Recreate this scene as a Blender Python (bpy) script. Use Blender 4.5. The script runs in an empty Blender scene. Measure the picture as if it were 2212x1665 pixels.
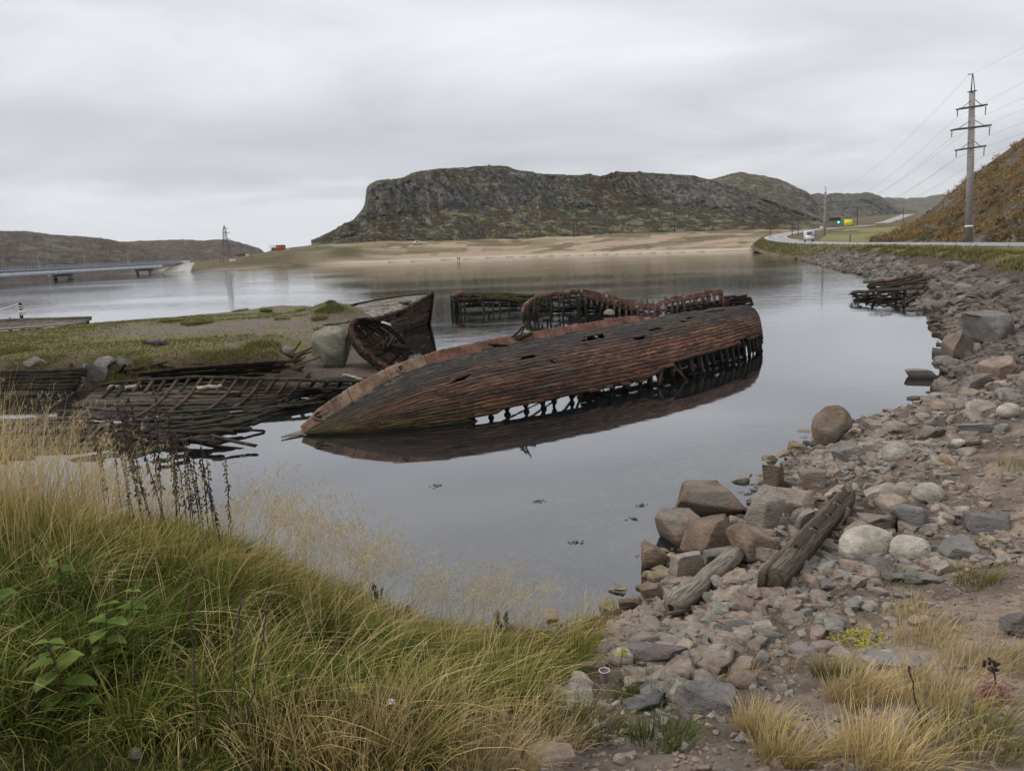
import bpy, bmesh, math, random
import numpy as np
from mathutils import Vector
random.seed(7); RG = np.random.default_rng(11)
SC = bpy.context.scene; COL = SC.collection
R = math.radians
# ------------------------------------------------------------------ camera and pixel helpers
W0, H0, F0, CAMH = 2212.0, 1665.0, 1650.0, 4.4
PITCH = math.atan(295.5/F0); ROLL = math.atan(0.038)
cr, sr, cp, sp = math.cos(ROLL), math.sin(ROLL), math.cos(PITCH), math.sin(PITCH)
AX = np.array((cr, -sr*sp, -sr*cp)); AY = np.array((sr, cr*sp, cr*cp)); AZ = np.array((0, -cp, sp))
CAM = np.array((0.0, 0.0, CAMH))
cd = bpy.data.cameras.new('camera'); cam = bpy.data.objects.new('camera', cd); COL.objects.link(cam)
from mathutils import Matrix
cam.matrix_world = Matrix(((AX[0], AY[0], AZ[0], 0), (AX[1], AY[1], AZ[1], 0), (AX[2], AY[2], AZ[2], CAMH), (0, 0, 0, 1)))
cd.sensor_width = 36; cd.lens = 36*F0/W0; cd.clip_start = .05; cd.clip_end = 20000
SC.camera = cam
def ray(px, py):
    return AX*((px-W0/2)/F0) + AY*(-(py-H0/2)/F0) - AZ
def at(px, py, z=0.0):
    d = ray(px, py); return CAM + d*((z-CAMH)/d[2])
def atY(px, py, Y):
    d = ray(px, py); return CAM + d*(Y/d[1])
def proj(x, y, z):
    dx, dy, dz = x, y, z-CAMH
    a = dx*AX[0]+dy*AX[1]+dz*AX[2]; b = dx*AY[0]+dy*AY[1]+dz*AY[2]; c = -(dx*AZ[0]+dy*AZ[1]+dz*AZ[2])
    c = np.where(c < 1e-3, 1e-3, c)
    return W0/2+F0*a/c, H0/2-F0*b/c
# ------------------------------------------------------------------ numpy noise
def _h(ix, iy, s):
    n = (ix*374761393 + iy*668265263 + s*974634777) & 0xffffffff
    n = ((n ^ (n >> 13))*1274126177) & 0xffffffff
    return ((n ^ (n >> 16)) & 0xffff)/32767.5-1
def vn(x, y, s=0):
    x = np.asarray(x, float); y = np.asarray(y, float)
    fx = np.floor(x); fy = np.floor(y); tx = x-fx; ty = y-fy
    ix = fx.astype(np.int64); iy = fy.astype(np.int64)
    tx = tx*tx*(3-2*tx); ty = ty*ty*(3-2*ty)
    a = _h(ix, iy, s)*(1-tx)+_h(ix+1, iy, s)*tx
    b = _h(ix, iy+1, s)*(1-tx)+_h(ix+1, iy+1, s)*tx
    return a*(1-ty)+b*ty
def fbm(x, y, o=4, s=0, g=.5):
    t = 0; a = 1; n = 0
    for k in range(o):
        t = t+a*vn(x*2**k+13.7*k, y*2**k-7.1*k, s+k); n += a; a *= g
    return t/n
def rfbm(x, y, o=4, s=0):
    t = 0; a = 1; n = 0
    for k in range(o):
        t = t+a*(1-2*np.abs(vn(x*2**k+3.7*k, y*2**k-9.1*k, s+k))); n += a; a *= .5
    return t/n
def sst(a, b, x):
    t = np.clip((x-a)/(b-a), 0, 1); return t*t*(3-2*t)
# ------------------------------------------------------------------ mesh builder
class MB:
    def __init__(s): s.v = []; s.q = []; s.f4 = []; s.f3 = []; s.n = 0
    def add(s, v, f4=None, f3=None, q=None, r=0.0):
        v = np.asarray(v, float).reshape(-1, 3)
        if q is None: q = np.column_stack((v[:, 0], v[:, 1], np.full(len(v), r)))
        s.v.append(v); s.q.append(np.asarray(q, float))
        if f4 is not None and len(f4): s.f4.append(np.asarray(f4, np.int64).reshape(-1, 4)+s.n)
        if f3 is not None and len(f3): s.f3.append(np.asarray(f3, np.int64).reshape(-1, 3)+s.n)
        s.n += len(v)
    def mesh(s, name, mat, off=(0, 0, 0), smooth=False, col=None):
        v = np.concatenate(s.v)-np.asarray(off); q = np.concatenate(s.q)
        f4 = np.concatenate(s.f4) if s.f4 else np.zeros((0, 4), np.int64)
        f3 = np.concatenate(s.f3) if s.f3 else np.zeros((0, 3), np.int64)
        m = bpy.data.meshes.new(name)
        m.vertices.add(len(v)); m.vertices.foreach_set('co', v.astype(np.float32).ravel())
        nl = f4.size+f3.size; m.loops.add(nl)
        m.loops.foreach_set('vertex_index', np.concatenate((f4.ravel(), f3.ravel())).astype(np.int32))
        npol = len(f4)+len(f3); m.polygons.add(npol)
        st = np.concatenate((np.arange(len(f4))*4, f4.size+np.arange(len(f3))*3)).astype(np.int32)
        m.polygons.foreach_set('loop_start', st)
        if smooth: m.polygons.foreach_set('use_smooth', np.ones(npol, bool))
        at_ = m.attributes.new('q', 'FLOAT_VECTOR', 'POINT'); at_.data.foreach_set('vector', q.astype(np.float32).ravel())
        if col is not None:
            a2 = m.attributes.new('gcol', 'FLOAT_VECTOR', 'POINT'); a2.data.foreach_set('vector', col.astype(np.float32).ravel())
        m.materials.append(mat); m.update(calc_edges=True); m.validate()
        return m
    def build(s, name, mat, parent=None, smooth=False, loc=None, col=None):
        off = np.zeros(3)
        if parent is not None: off = wloc(parent)
        elif loc is not None: off = np.asarray(loc, float)
        o = bpy.data.objects.new(name, s.mesh(name, mat, off, smooth, col)); COL.objects.link(o)
        if parent is not None: o.parent = parent
        else: o.location = off
        return o
def wloc(o):
    t = np.zeros(3)
    while o is not None: t = t+np.array(o.location); o = o.parent
    return t
def tag(o, label=None, cat=None, group=None, kind=None):
    if label: o['label'] = label
    if cat: o['category'] = cat
    if group: o['group'] = group
    if kind: o['kind'] = kind
    return o
def thing(name, label, cat, loc=(0, 0, 0), group=None):
    o = bpy.data.objects.new(name, None); COL.objects.link(o); o.location = tuple(float(c) for c in loc); o.empty_display_size = .2
    return tag(o, label, cat, group)
def copy_tree(o, loc=None, parent=None):
    kids = list(o.children); c = o.copy(); COL.objects.link(c)
    if parent is not None: c.parent = parent
    if loc is not None: c.location = tuple(float(k) for k in loc)
    for k in kids: copy_tree(k, None, c)
    return c
def nrm(v):
    v = np.asarray(v, float); l = np.linalg.norm(v, axis=-1, keepdims=True); return v/np.where(l < 1e-9, 1, l)
def frames(P):
    T = nrm(np.gradient(P, axis=0)); up = np.array((0, 0, 1.0))
    if abs(T[:, 2]).mean() > .85: up = np.array((0.3, 1.0, 0))
    A = nrm(np.cross(T, up)); B = np.cross(A, T); return T, A, B
def tube(mb, P, r, n=8, sq=(1, 1), rnd=0.0, rough=0.0, tw=0.0, cap=True):
    P = np.asarray(P, float); m = len(P); r = np.broadcast_to(np.asarray(r, float), (m,))
    T, A, B = frames(P); an = np.arange(n)/n*2*math.pi+tw
    c, s_ = np.cos(an), np.sin(an)
    if n == 4: c, s_ = np.cos(an+math.pi/4)*1.414, np.sin(an+math.pi/4)*1.414
    rr = r[:, None]*(1+rough*RG.uniform(-1, 1, (m, n))) if rough else np.repeat(r[:, None], n, 1)
    V = P[:, None]+A[:, None]*(rr*c*sq[0])[..., None]+B[:, None]*(rr*s_*sq[1])[..., None]
    L = np.concatenate(([0], np.cumsum(np.linalg.norm(np.diff(P, axis=0), axis=1))))
    q = np.stack((np.repeat(L[:, None], n, 1), np.repeat((an*r.mean())[None], m, 0), np.full((m, n), rnd)), -1)
    i = np.arange(m-1)[:, None]*n; j = np.arange(n)[None]; j2 = (j+1) % n
    f = np.stack((i+j, i+j2, i+n+j2, i+n+j), -1).reshape(-1, 4)
    V = V.reshape(-1, 3); q = q.reshape(-1, 3); f3 = []
    if cap:
        V = np.concatenate((V, P[:1], P[-1:])); q = np.concatenate((q, [[0, 0, rnd], [L[-1], 0, rnd]]))
        a, b = m*n, m*n+1
        for k in range(n):
            f3.append((a, (k+1) % n, k)); f3.append((b, (m-1)*n+k, (m-1)*n+(k+1) % n))
    mb.add(V, f, f3, q)
def plank(mb, a, b, w, t, up=(0, 0, 1), rnd=None, seg=5, wob=.012, jag=.08, taper=1.0, sag=0.0):
    a = np.asarray(a, float); b = np.asarray(b, float)
    if rnd is None: rnd = random.random()
    d = b-a; L = np.linalg.norm(d); T = d/L; S = nrm(np.cross(T, np.asarray(up, float))); U = np.cross(S, T)
    V = []; Q = []
    for k in range(seg+1):
        f = k/seg; c = a+d*f + S*random.uniform(-wob, wob)+U*random.uniform(-wob, wob) - np.array((0, 0, sag))*4*f*(1-f)
        ww = w*.5*(1+(taper-1)*f)*random.uniform(.92, 1.04); tt = t*.5
        for x, y in ((-1, -1), (1, -1), (1, 1), (-1, 1)):
            e = random.uniform(-jag, jag) if k in (0, seg) else 0
            V.append(c+S*x*ww+U*y*tt+T*e); Q.append((f*L, x*ww+y*tt*.7, rnd))
    F = []
    for k in range(seg):
        for j in range(4): F.append((k*4+j, k*4+(j+1) % 4, k*4+4+(j+1) % 4, k*4+4+j))
    F += [(3, 2, 1, 0), (seg*4, seg*4+1, seg*4+2, seg*4+3)]
    mb.add(V, F, None, Q)
def box(mb, c, s, rz=0.0, rnd=0.0):
    c = np.asarray(c, float); x, y, z = [k/2 for k in s]; ca, sa = math.cos(rz), math.sin(rz)
    V = [(c[0]+i*x*ca-j*y*sa, c[1]+i*x*sa+j*y*ca, c[2]+k*z) for k in (-1, 1) for i, j in ((-1, -1), (1, -1), (1, 1), (-1, 1))]
    mb.add(V, [(3, 2, 1, 0), (4, 5, 6, 7), (0, 1, 5, 4), (1, 2, 6, 5), (2, 3, 7, 6), (3, 0, 4, 7)], r=rnd)
def prism(mb, pts, h, axis=(0, 0, 1), rnd=0.0):
    P = np.asarray(pts, float); n = len(P); A = np.asarray(axis, float)*h
    V = np.concatenate((P, P+A)); c = len(V); V = np.concatenate((V, [P.mean(0)], [P.mean(0)+A]))
    F = [(i, (i+1) % n, n+(i+1) % n, n+i) for i in range(n)]
    T = [(c, (i+1) % n, i) for i in range(n)]+[(c+1, n+i, n+(i+1) % n) for i in range(n)]
    mb.add(V, F, T, r=rnd)
def grid(mb, V, q=None, rnd=0.0, thick=None):
    V = np.asarray(V, float); m, n = V.shape[:2]
    i = np.arange(m-1)[:, None]*n; j = np.arange(n-1)[None]
    f = np.stack((i+j, i+j+1, i+n+j+1, i+n+j), -1).reshape(-1, 4)
    if q is None:
        q = np.stack((np.repeat(np.arange(m)[:, None], n, 1)*.1, np.repeat(np.arange(n)[None], m, 0)*.1, np.full((m, n), rnd)), -1)
    P = V.reshape(-1, 3); q = np.asarray(q).reshape(-1, 3)
    if thick is None: mb.add(P, f, None, q); return
    N = nrm(np.cross(np.gradient(V, axis=0), np.gradient(V, axis=1))).reshape(-1, 3)*thick
    k = m*n; g = f[:, ::-1]+k
    ed = []
    for a in range(n-1): ed += [(a+1, a, a+k, a+1+k), ((m-1)*n+a, (m-1)*n+a+1, (m-1)*n+a+1+k, (m-1)*n+a+k)]
    for a in range(m-1): ed += [(a*n, a*n+n, a*n+n+k, a*n+k), (a*n+n-1+n, a*n+n-1, a*n+n-1+k, a*n+n-1+n+k)]
    mb.add(np.concatenate((P, P-N)), np.concatenate((f, g, np.array(ed))), None, np.concatenate((q, q)))
def strakes(mb, S, nst, u0, u1, seglen=.3, keep=None, th=.04, lift=.012, gap=.07, pl=(2.5, 5.5), vr=(0, 1), vs=1.0, flip=1, jag=.1, vjit=.06, ncol=None):
    for k in range(nst):
        dv = (vr[1]-vr[0])/nst; va = vr[0]+k*dv; vb = va+dv; u = u0-random.uniform(0, pl[0])
        while u < u1:
            l = random.uniform(*pl); a, b = max(u, u0), min(u+l, u1); u += l
            if b-a < .1: continue
            n = max(2, int((b-a)/seglen)); us = np.linspace(a, b-.012, n+1)
            mid = (us[1:]+us[:-1])/2
            ok = np.ones(n, bool) if keep is None else keep(mid, np.full(n, (va+vb)/2), k)
            i = 0; rnd = random.random(); off0 = random.uniform(0, lift)
            while i < n:
                if not ok[i]: i += 1; continue
                j = i
                while j < n and ok[j]: j += 1
                uu = us[i:j+1]; m = len(uu)
                wa = RG.normal(0, vjit*.5, m)*dv; wb = RG.normal(0, vjit*.5, m)*dv
                ua = uu.copy(); ub = uu.copy()
                if i > 0: ua[0] -= random.uniform(-jag, jag); ub[0] -= random.uniform(-jag, jag)
                if j < n: ua[-1] += random.uniform(-jag, jag); ub[-1] += random.uniform(-jag, jag)
                Pa = S(ua, va+gap*dv*.5+wa); Pb = S(ub, vb-gap*dv*.5+wb)
                N = nrm(np.cross(np.gradient(Pa, axis=0), Pb-Pa))*flip
                o = (off0+RG.normal(0, .004, m))[:, None]; Pa = Pa+N*o; Pb = Pb+N*o
                V = np.stack((Pa, Pb, Pb-N*th, Pa-N*th), 1).reshape(-1, 3)
                q = np.stack((np.repeat(uu[:, None], 4, 1), np.tile(np.array((va, vb, vb, va))*vs, (m, 1)), np.full((m, 4), rnd)), -1).reshape(-1, 3)
                f = []
                for s_ in range(m-1):
                    for c in range(4): f.append((s_*4+c, s_*4+(c+1) % 4, s_*4+4+(c+1) % 4, s_*4+4+c))
                f += [(3, 2, 1, 0), ((m-1)*4, (m-1)*4+1, (m-1)*4+2, (m-1)*4+3)]
                mb.add(V, f, None, q); i = j
def ico(n):
    bm = bmesh.new(); bmesh.ops.create_icosphere(bm, subdivisions=n, radius=1.0)
    v = np.array([p.co[:] for p in bm.verts]); f = np.array([[p.index for p in t.verts] for t in bm.faces]); bm.free(); return v, f
ICO = {k: ico(k) for k in (1, 2, 3, 4, 5)}
BOXN = np.array([(1, 0, 0), (-1, 0, 0), (0, 1, 0), (0, -1, 0), (0, 0, 1), (0, 0, -1)], float)
def rockverts(level, cuts, seed, rough=.03, dmin=.45, dmax=.85, boxy=False):
    rg = np.random.default_rng(seed); v, f = ICO[level]; v = v.copy()
    for k in range(cuts):
        if boxy and k < 6: n = nrm(BOXN[k]+rg.normal(0, .24, 3)); d = rg.uniform(.46, .6)
        else: n = nrm(rg.normal(size=3)); d = rg.uniform(dmin, dmax)
        e = v@n-d
        v = v-np.maximum(e, 0)[:, None]*n
    if rough:
        for sc, am in ((1.6, rough*1.6), (4, rough), (9, rough*.5)):
            v = v*(1+am*(fbm(v[:, 0]*sc+v[:, 2]*sc*.7+seed, v[:, 1]*sc-v[:, 2]*sc*.6, 2, seed)))[:, None]
    v = v-v.mean(0); return v/np.abs(v).max(0), f
# ------------------------------------------------------------------ node materials
class NT:
    def __init__(s, name):
        s.m = bpy.data.materials.new(name); s.m.use_nodes = True; s.t = s.m.node_tree; s.t.nodes.clear()
        s.out = s.n('ShaderNodeOutputMaterial')
    def n(s, k, **kw):
        x = s.t.nodes.new(k)
        for a, b in kw.items(): setattr(x, a, b)
        return x
    def l(s, a, b): s.t.links.new(a, b)
    def put(s, sock, v):
        if isinstance(v, bpy.types.NodeSocket): s.l(v, sock)
        elif isinstance(v, (tuple, list)) and len(v) == 3 and sock.type == 'RGBA': sock.default_value = (*v, 1)
        else: sock.default_value = v
    def attr(s, nm, out='Vector'): return s.n('ShaderNodeAttribute', attribute_name=nm).outputs[out]
    def pos(s): return s.n('ShaderNodeNewGeometry').outputs['Position']
    def nor(s): return s.n('ShaderNodeNewGeometry').outputs['Normal']
    def obj(s): return s.n('ShaderNodeTexCoord').outputs['Object']
    def orand(s): return s.n('ShaderNodeObjectInfo').outputs['Random']
    def sep(s, v, c='XYZ'):
        x = s.n('ShaderNodeSeparateXYZ'); s.put(x.inputs[0], v); return [x.outputs[k] for k in c]
    def comb(s, x, y, z):
        c = s.n('ShaderNodeCombineXYZ'); [s.put(c.inputs[i], k) for i, k in enumerate((x, y, z))]; return c.outputs[0]
    def mul(s, v, k):
        x = s.n('ShaderNodeVectorMath', operation='MULTIPLY'); s.put(x.inputs[0], v); x.inputs[1].default_value = k; return x.outputs[0]
    def ma(s, op, a, b=0.0, c=None, clamp=False):
        x = s.n('ShaderNodeMath', operation=op, use_clamp=clamp); s.put(x.inputs[0], a); s.put(x.inputs[1], b)
        if c is not None: s.put(x.inputs[2], c)
        return x.outputs[0]
    def mr(s, v, a, b, c=0.0, d=1.0):
        x = s.n('ShaderNodeMapRange', interpolation_type='SMOOTHSTEP'); s.put(x.inputs['Value'], v)
        for k, w in zip(('From Min', 'From Max', 'To Min', 'To Max'), (a, b, c, d)): x.inputs[k].default_value = w
        return x.outputs[0]
    def noise(s, v, sc, det=4.0, ro=.55, dist=0.0, out=0):
        x = s.n('ShaderNodeTexNoise'); s.put(x.inputs['Vector'], v); x.inputs['Scale'].default_value = sc; x.inputs['Detail'].default_value = det
        x.inputs['Roughness'].default_value = ro; x.inputs['Distortion'].default_value = dist; return x.outputs[out]
    def voro(s, v, sc, feat='F1', out=0):
        x = s.n('ShaderNodeTexVoronoi', feature=feat); s.put(x.inputs['Vector'], v); x.inputs['Scale'].default_value = sc; return x.outputs[out]
    def ramp(s, f, st, interp='LINEAR'):
        x = s.n('ShaderNodeValToRGB'); s.put(x.inputs[0], f); e = x.color_ramp; e.interpolation = interp
        while len(e.elements) > 1: e.elements.remove(e.elements[-1])
        for i, (p, c) in enumerate(st):
            k = e.elements[0] if i == 0 else e.elements.new(p)
            k.position = p; k.color = (*c, 1) if len(c) == 3 else c
        return x.outputs[0]
    def mix(s, f, a, b, bl='MIX'):
        x = s.n('ShaderNodeMix', data_type='RGBA', blend_type=bl); s.put(x.inputs[0], f); s.put(x.inputs[6], a); s.put(x.inputs[7], b); return x.outputs[2]
    def bump(s, h, st=.5, d=.02, nrm_=None):
        x = s.n('ShaderNodeBump'); s.put(x.inputs['Height'], h); s.put(x.inputs['Strength'], st); x.inputs['Distance'].default_value = d
        if nrm_ is not None: s.l(nrm_, x.inputs['Normal'])
        return x.outputs[0]
    def bsdf(s, col, rough=.9, nor=None, metal=0.0, spec=.25):
        p = s.n('ShaderNodeBsdfPrincipled'); s.put(p.inputs['Base Color'], col); s.put(p.inputs['Roughness'], rough); p.inputs['Metallic'].default_value = metal
        p.inputs['Specular IOR Level'].default_value = spec
        if nor is not None: s.l(nor, p.inputs['Normal'])
        return p.outputs[0]
    def done(s, sh): s.l(sh, s.out.inputs[0]); return s.m
def simple(name, c, var=.25, sc=8.0, rough=.8, metal=0.0, bump=.2, bd=.01, spec=.25):
    t = NT(name); o = t.obj(); n = t.noise(o, sc, 5)
    d = tuple(k*(1-var) for k in c); e = tuple(min(1, k*(1+var)) for k in c)
    return t.done(t.bsdf(t.ramp(n, [(.3, d), (.7, e)]), rough, t.bump(n, bump, bd), metal, spec))
def wood(name, cols, gs=1.0, moss=0.0, mosscol=(.07, .075, .02), wet=True, rough=.85, rust=0.0):
    t = NT(name); q = t.attr('q'); r = t.sep(q)[2]
    v = t.mul(q, (.8*gs, 9*gs, 7.3)); v2 = t.mul(q, (2.2*gs, 40*gs, 3.1))
    n = t.noise(v, 1.6, 6, .6, .3); n2 = t.noise(v2, 1.5, 4, .6); p = t.noise(t.pos(), 1.1, 5)
    f = t.ma('ADD', t.ma('MULTIPLY', n, .55), t.ma('ADD', t.ma('MULTIPLY', r, .25), t.ma('MULTIPLY', p, .3)))
    f = t.ma('SUBTRACT', f, .05)
    c = t.ramp(f, [(.28+.14*i*4/max(1, len(cols)-1), k) for i, k in enumerate(cols)])
    c = t.mix(t.mr(n2, .42, .6, .75, 0), c, tuple(k*.35 for k in cols[0]))
    if moss: c = t.mix(t.ma('MULTIPLY', t.mr(t.noise(t.pos(), 2.6, 5, .65), .5, .62), moss), c, mosscol)
    if rust: c = t.mix(t.ma('MULTIPLY', t.mr(t.noise(t.pos(), 1.7, 5, .6), .5, .64), rust), c, (.13, .05, .025))
    if wet: c = t.mix(t.mr(t.sep(t.pos())[2], .03, .22, .75, 0), c, (.012, .011, .008))
    h = t.ma('ADD', n, t.ma('MULTIPLY', n2, .5))
    return t.done(t.bsdf(c, rough, t.bump(h, .9, .025)))
M = {}
M['wood_dark'] = wood('dark_wood', [(.012, .010, .009), (.035, .025, .019), (.075, .052, .038), (.12, .09, .065)], moss=.25)
M['wood_mossy'] = wood('mossy_wood', [(.014, .012, .009), (.04, .032, .02), (.08, .07, .03), (.12, .11, .05)], moss=.7)
M['wood_brown'] = wood('brown_wood', [(.025, .017, .012), (.07, .045, .03), (.14, .09, .06), (.2, .14, .1)], moss=.2, rust=.4)
M['wood_hull'] = wood('weathered_hull_planks', [(.035, .024, .018), (.11, .075, .055), (.2, .145, .11), (.3, .24, .19)], moss=.1, rust=.5)
M['wood_pale'] = wood('pale_deck_wood', [(.14, .12, .1), (.29, .255, .21), (.4, .36, .3), (.48, .43, .37)], moss=.1, wet=False)
M['drift'] = wood('driftwood', [(.21, .18, .145), (.27, .235, .19), (.33, .29, .24), (.37, .33, .28)], gs=.8, wet=False)
M['beam'] = wood('weathered_beam', [(.08, .066, .052), (.16, .13, .098), (.24, .195, .15), (.3, .255, .2)], wet=False, moss=.15)
M['bark'] = wood('bark', [(.06, .045, .034), (.15, .11, .08), (.25, .19, .14), (.32, .26, .2)], gs=2.2, wet=False)
M['wood_inner'] = wood('inner_planks', [(.025, .019, .015), (.07, .052, .039), (.135, .102, .076), (.2, .16, .12)], moss=.35)
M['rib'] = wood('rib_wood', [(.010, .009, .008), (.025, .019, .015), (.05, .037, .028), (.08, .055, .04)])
# main hull
t = NT('hull_planking'); q = t.attr('q'); u, v, r = t.sep(q)
wq = t.ma('MULTIPLY', t.ma('SUBTRACT', t.noise(t.mul(q, (.5, 1.6, 0)), 1.0, 4, .6), .5), .55); q = t.comb(u, t.ma('ADD', v, wq), r)
n = t.noise(t.mul(q, (.55, 13, 2.3)), 1.0, 7, .66, .5); n2 = t.noise(t.mul(q, (2.6, 46, 5)), 1.0, 5, .6)
pn = t.noise(t.mul(q, (.4, 1.9, 0)), 1.0, 6, .62, .3)
f = t.ma('ADD', t.ma('MULTIPLY', n, .75), t.ma('ADD', t.ma('MULTIPLY', r, .07), t.ma('MULTIPLY', pn, .38)))
base = t.ramp(f, [(.36, (.012, .011, .010)), (.5, (.052, .030, .022)), (.62, (.112, .060, .039)), (.76, (.17, .1, .066)), (.9, (.21, .155, .115))])
rustc = t.ramp(f, [(.36, (.026, .015, .011)), (.48, (.105, .043, .025)), (.64, (.215, .088, .045)), (.86, (.32, .155, .085))])
vb = t.ma('ADD', v, t.ma('MULTIPLY', t.ma('SUBTRACT', pn, .5), 1.2))
stern = t.ma('MULTIPLY', t.mr(vb, .95, 1.45), t.mr(t.ma('ADD', u, t.ma('MULTIPLY', pn, 4)), 8.0, 13.0))
bow = t.ma('MULTIPLY', t.mr(vb, 1.7, 2.5), t.mr(u, 6.5, 3.5))
mid = t.ma('MULTIPLY', t.mr(vb, .6, 1.5, 0, .68), t.mr(t.noise(t.mul(q, (.5, 2.2, 3)), 1.3, 4), .42, .6))
c = t.mix(t.ma('MAXIMUM', t.ma('MAXIMUM', stern, bow), mid), base, rustc)
blk = t.ma('MULTIPLY', t.mr(vb, 1.15, .4), .78)
c = t.mix(blk, c, t.ramp(n, [(.36, (.010, .010, .010)), (.55, (.035, .033, .030)), (.75, (.085, .082, .072))]))
ms = t.ma('MULTIPLY', t.mr(vb, .65, .1), t.mr(t.noise(t.pos(), 5, 5, .7), .47, .6))
c = t.mix(ms, c, (.12, .122, .085))
al = t.ma('MULTIPLY', t.ma('MULTIPLY', t.mr(t.sep(t.pos())[2], .6, .12), t.mr(u, 6.8, 3.5)), t.mr(t.noise(t.mul(q, (1.2, 4, 1)), 1.5, 5, .7), .47, .56))
c = t.mix(al, c, (.17, .15, .026))
c = t.mix(t.mr(n2, .40, .56, .85, 0), c, (.007, .006, .006))
crk = t.noise(t.mul(q, (7, 3.5, 9)), 1.0, 5, .7)
c = t.mix(t.mr(crk, .36, .43, .8, 0), c, (.008, .007, .006))
bp_ = t.noise(t.mul(q, (.55, 3.2, 4)), 1.0, 8, .74, .8)
c = t.mix(t.mr(bp_, .48, .57, 0, .7), c, (.014, .012, .011))
gry = t.ma('MULTIPLY', t.mr(t.noise(t.mul(q, (.8, 5, 11)), 1.0, 5, .65), .56, .66), .35)
c = t.mix(gry, c, (.12, .105, .09))
c = t.mix(t.mr(t.sep(t.pos())[2], .02, .14, .8, 0), c, (.009, .009, .007))
M['hull'] = t.done(t.bsdf(c, t.mr(n, .3, .7, .7, .95), t.bump(t.ma('ADD', n, t.ma('MULTIPLY', n2, .8)), 1.0, .04), spec=.3))
# rusty plate
def rustmat(name, cols, paint=None, pf=.58):
    t = NT(name); p = t.pos(); n = t.noise(p, 2.2, 7, .65, .2); n2 = t.noise(p, 14, 5, .65)
    c = t.ramp(t.ma('ADD', t.ma('MULTIPLY', n, .7), t.ma('MULTIPLY', n2, .3)), [(.36, cols[0]), (.46, cols[1]), (.54, cols[2]), (.66, cols[3])])
    if paint: c = t.mix(t.mr(t.noise(p, 3.4, 5, .7), pf, pf+.05), c, paint)
    return t.done(t.bsdf(c, .8, t.bump(n2, .6, .01), spec=.3))
M['rust'] = rustmat('rusty_plate', [(.045, .028, .02), (.11, .05, .034), (.165, .078, .052), (.24, .145, .105)])
M['rust_tan'] = rustmat('rusty_bow_plate', [(.06, .042, .03), (.14, .085, .056), (.205, .135, .09), (.28, .21, .155)])
M['rust_paint'] = rustmat('rusty_painted_plate', [(.025, .016, .013), (.07, .036, .027), (.12, .06, .042), (.18, .1, .075)], (.42, .36, .31), .59)
M['rust_dark'] = rustmat('dark_rust', [(.015, .010, .009), (.045, .024, .018), (.08, .04, .028), (.13, .07, .05)])
M['rust_orange'] = rustmat('orange_rust', [(.035, .022, .017), (.09, .048, .03), (.16, .09, .057), (.27, .18, .12)])
# rock
def rockmat(name, cols, lichen=0.0, licol=(.3, .32, .26), wet=True, sc=1.0, obj=True):
    t = NT(name); o = t.pos(); r = t.ma('FRACT', t.ma('ADD', t.sep(t.attr('q'))[2], t.orand()))
    n = t.noise(o, 2.3*sc, 6, .6, .3); n2 = t.noise(o, 26*sc, 5, .7); n3 = t.noise(t.mul(o, (1, 1, 3.5)), 6*sc, 5, .65, .6)
    c = t.ramp(r, [(i/(len(cols)-1), k) for i, k in enumerate(cols)])
    lum = t.ramp(t.ma('ADD', t.ma('MULTIPLY', n, .5), t.ma('ADD', t.ma('MULTIPLY', n2, .3), t.ma('MULTIPLY', n3, .2))), [(.34, (.34, .32, .31)), (.5, (.98, .96, .93)), (.66, (1.7, 1.7, 1.68))])
    c = t.mix(1.0, c, lum, 'MULTIPLY')
    c = t.mix(t.ma('MULTIPLY', t.mr(t.noise(o, 1.1*sc, 4), .5, .62), .45), c, (.2, .19, .175))
    if lichen: c = t.mix(t.ma('MULTIPLY', t.mr(t.noise(o, 4*sc, 6, .7), .5, .6), lichen), c, licol)
    if wet: c = t.mix(t.mr(t.ma('ADD', t.sep(o)[2], t.ma('MULTIPLY', n, .12)), .08, .24, .72, 0), c, (.030, .022, .014))
    h = t.ma('ADD', t.ma('MULTIPLY', n3, 1.0), t.ma('MULTIPLY', n2, .35))
    return t.done(t.bsdf(c, .85, t.bump(h, 1.0, .05/sc), spec=.3))
M['rock'] = rockmat('grey_brown_rock', [(.27, .235, .205), (.25, .195, .158), (.2, .185, .178), (.32, .25, .19), (.23, .175, .15), (.18, .18, .17), (.35, .3, .25)])
M['riprap'] = rockmat('embankment_rock', [(.125, .105, .09), (.15, .118, .095), (.1, .093, .09), (.19, .155, .125), (.115, .09, .08), (.092, .093, .09), (.24, .205, .175)])
M['bedrock'] = rockmat('submerged_stone', [(.26, .2, .13), (.2, .16, .11), (.3, .25, .17)], wet=False)
M['rock_brown'] = rockmat('brown_rock', [(.15, .105, .078), (.2, .146, .107), (.135, .1, .078), (.23, .175, .13)])
M['rock_grey'] = rockmat('grey_rock', [(.17, .165, .16), (.2, .185, .175), (.15, .155, .155)], .2, (.22, .22, .2))
M['rock_dark'] = rockmat('dark_rock', [(.11, .1, .105), (.14, .12, .115), (.1, .105, .11)])
M['rock_white'] = rockmat('pale_boulder', [(.42, .385, .325), (.38, .35, .3)], .1, sc=1.5)
M['lichen'] = rockmat('lichen_boulder', [(.23, .195, .15), (.21, .185, .145)], .9, (.15, .175, .135), wet=True, sc=.8)
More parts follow.
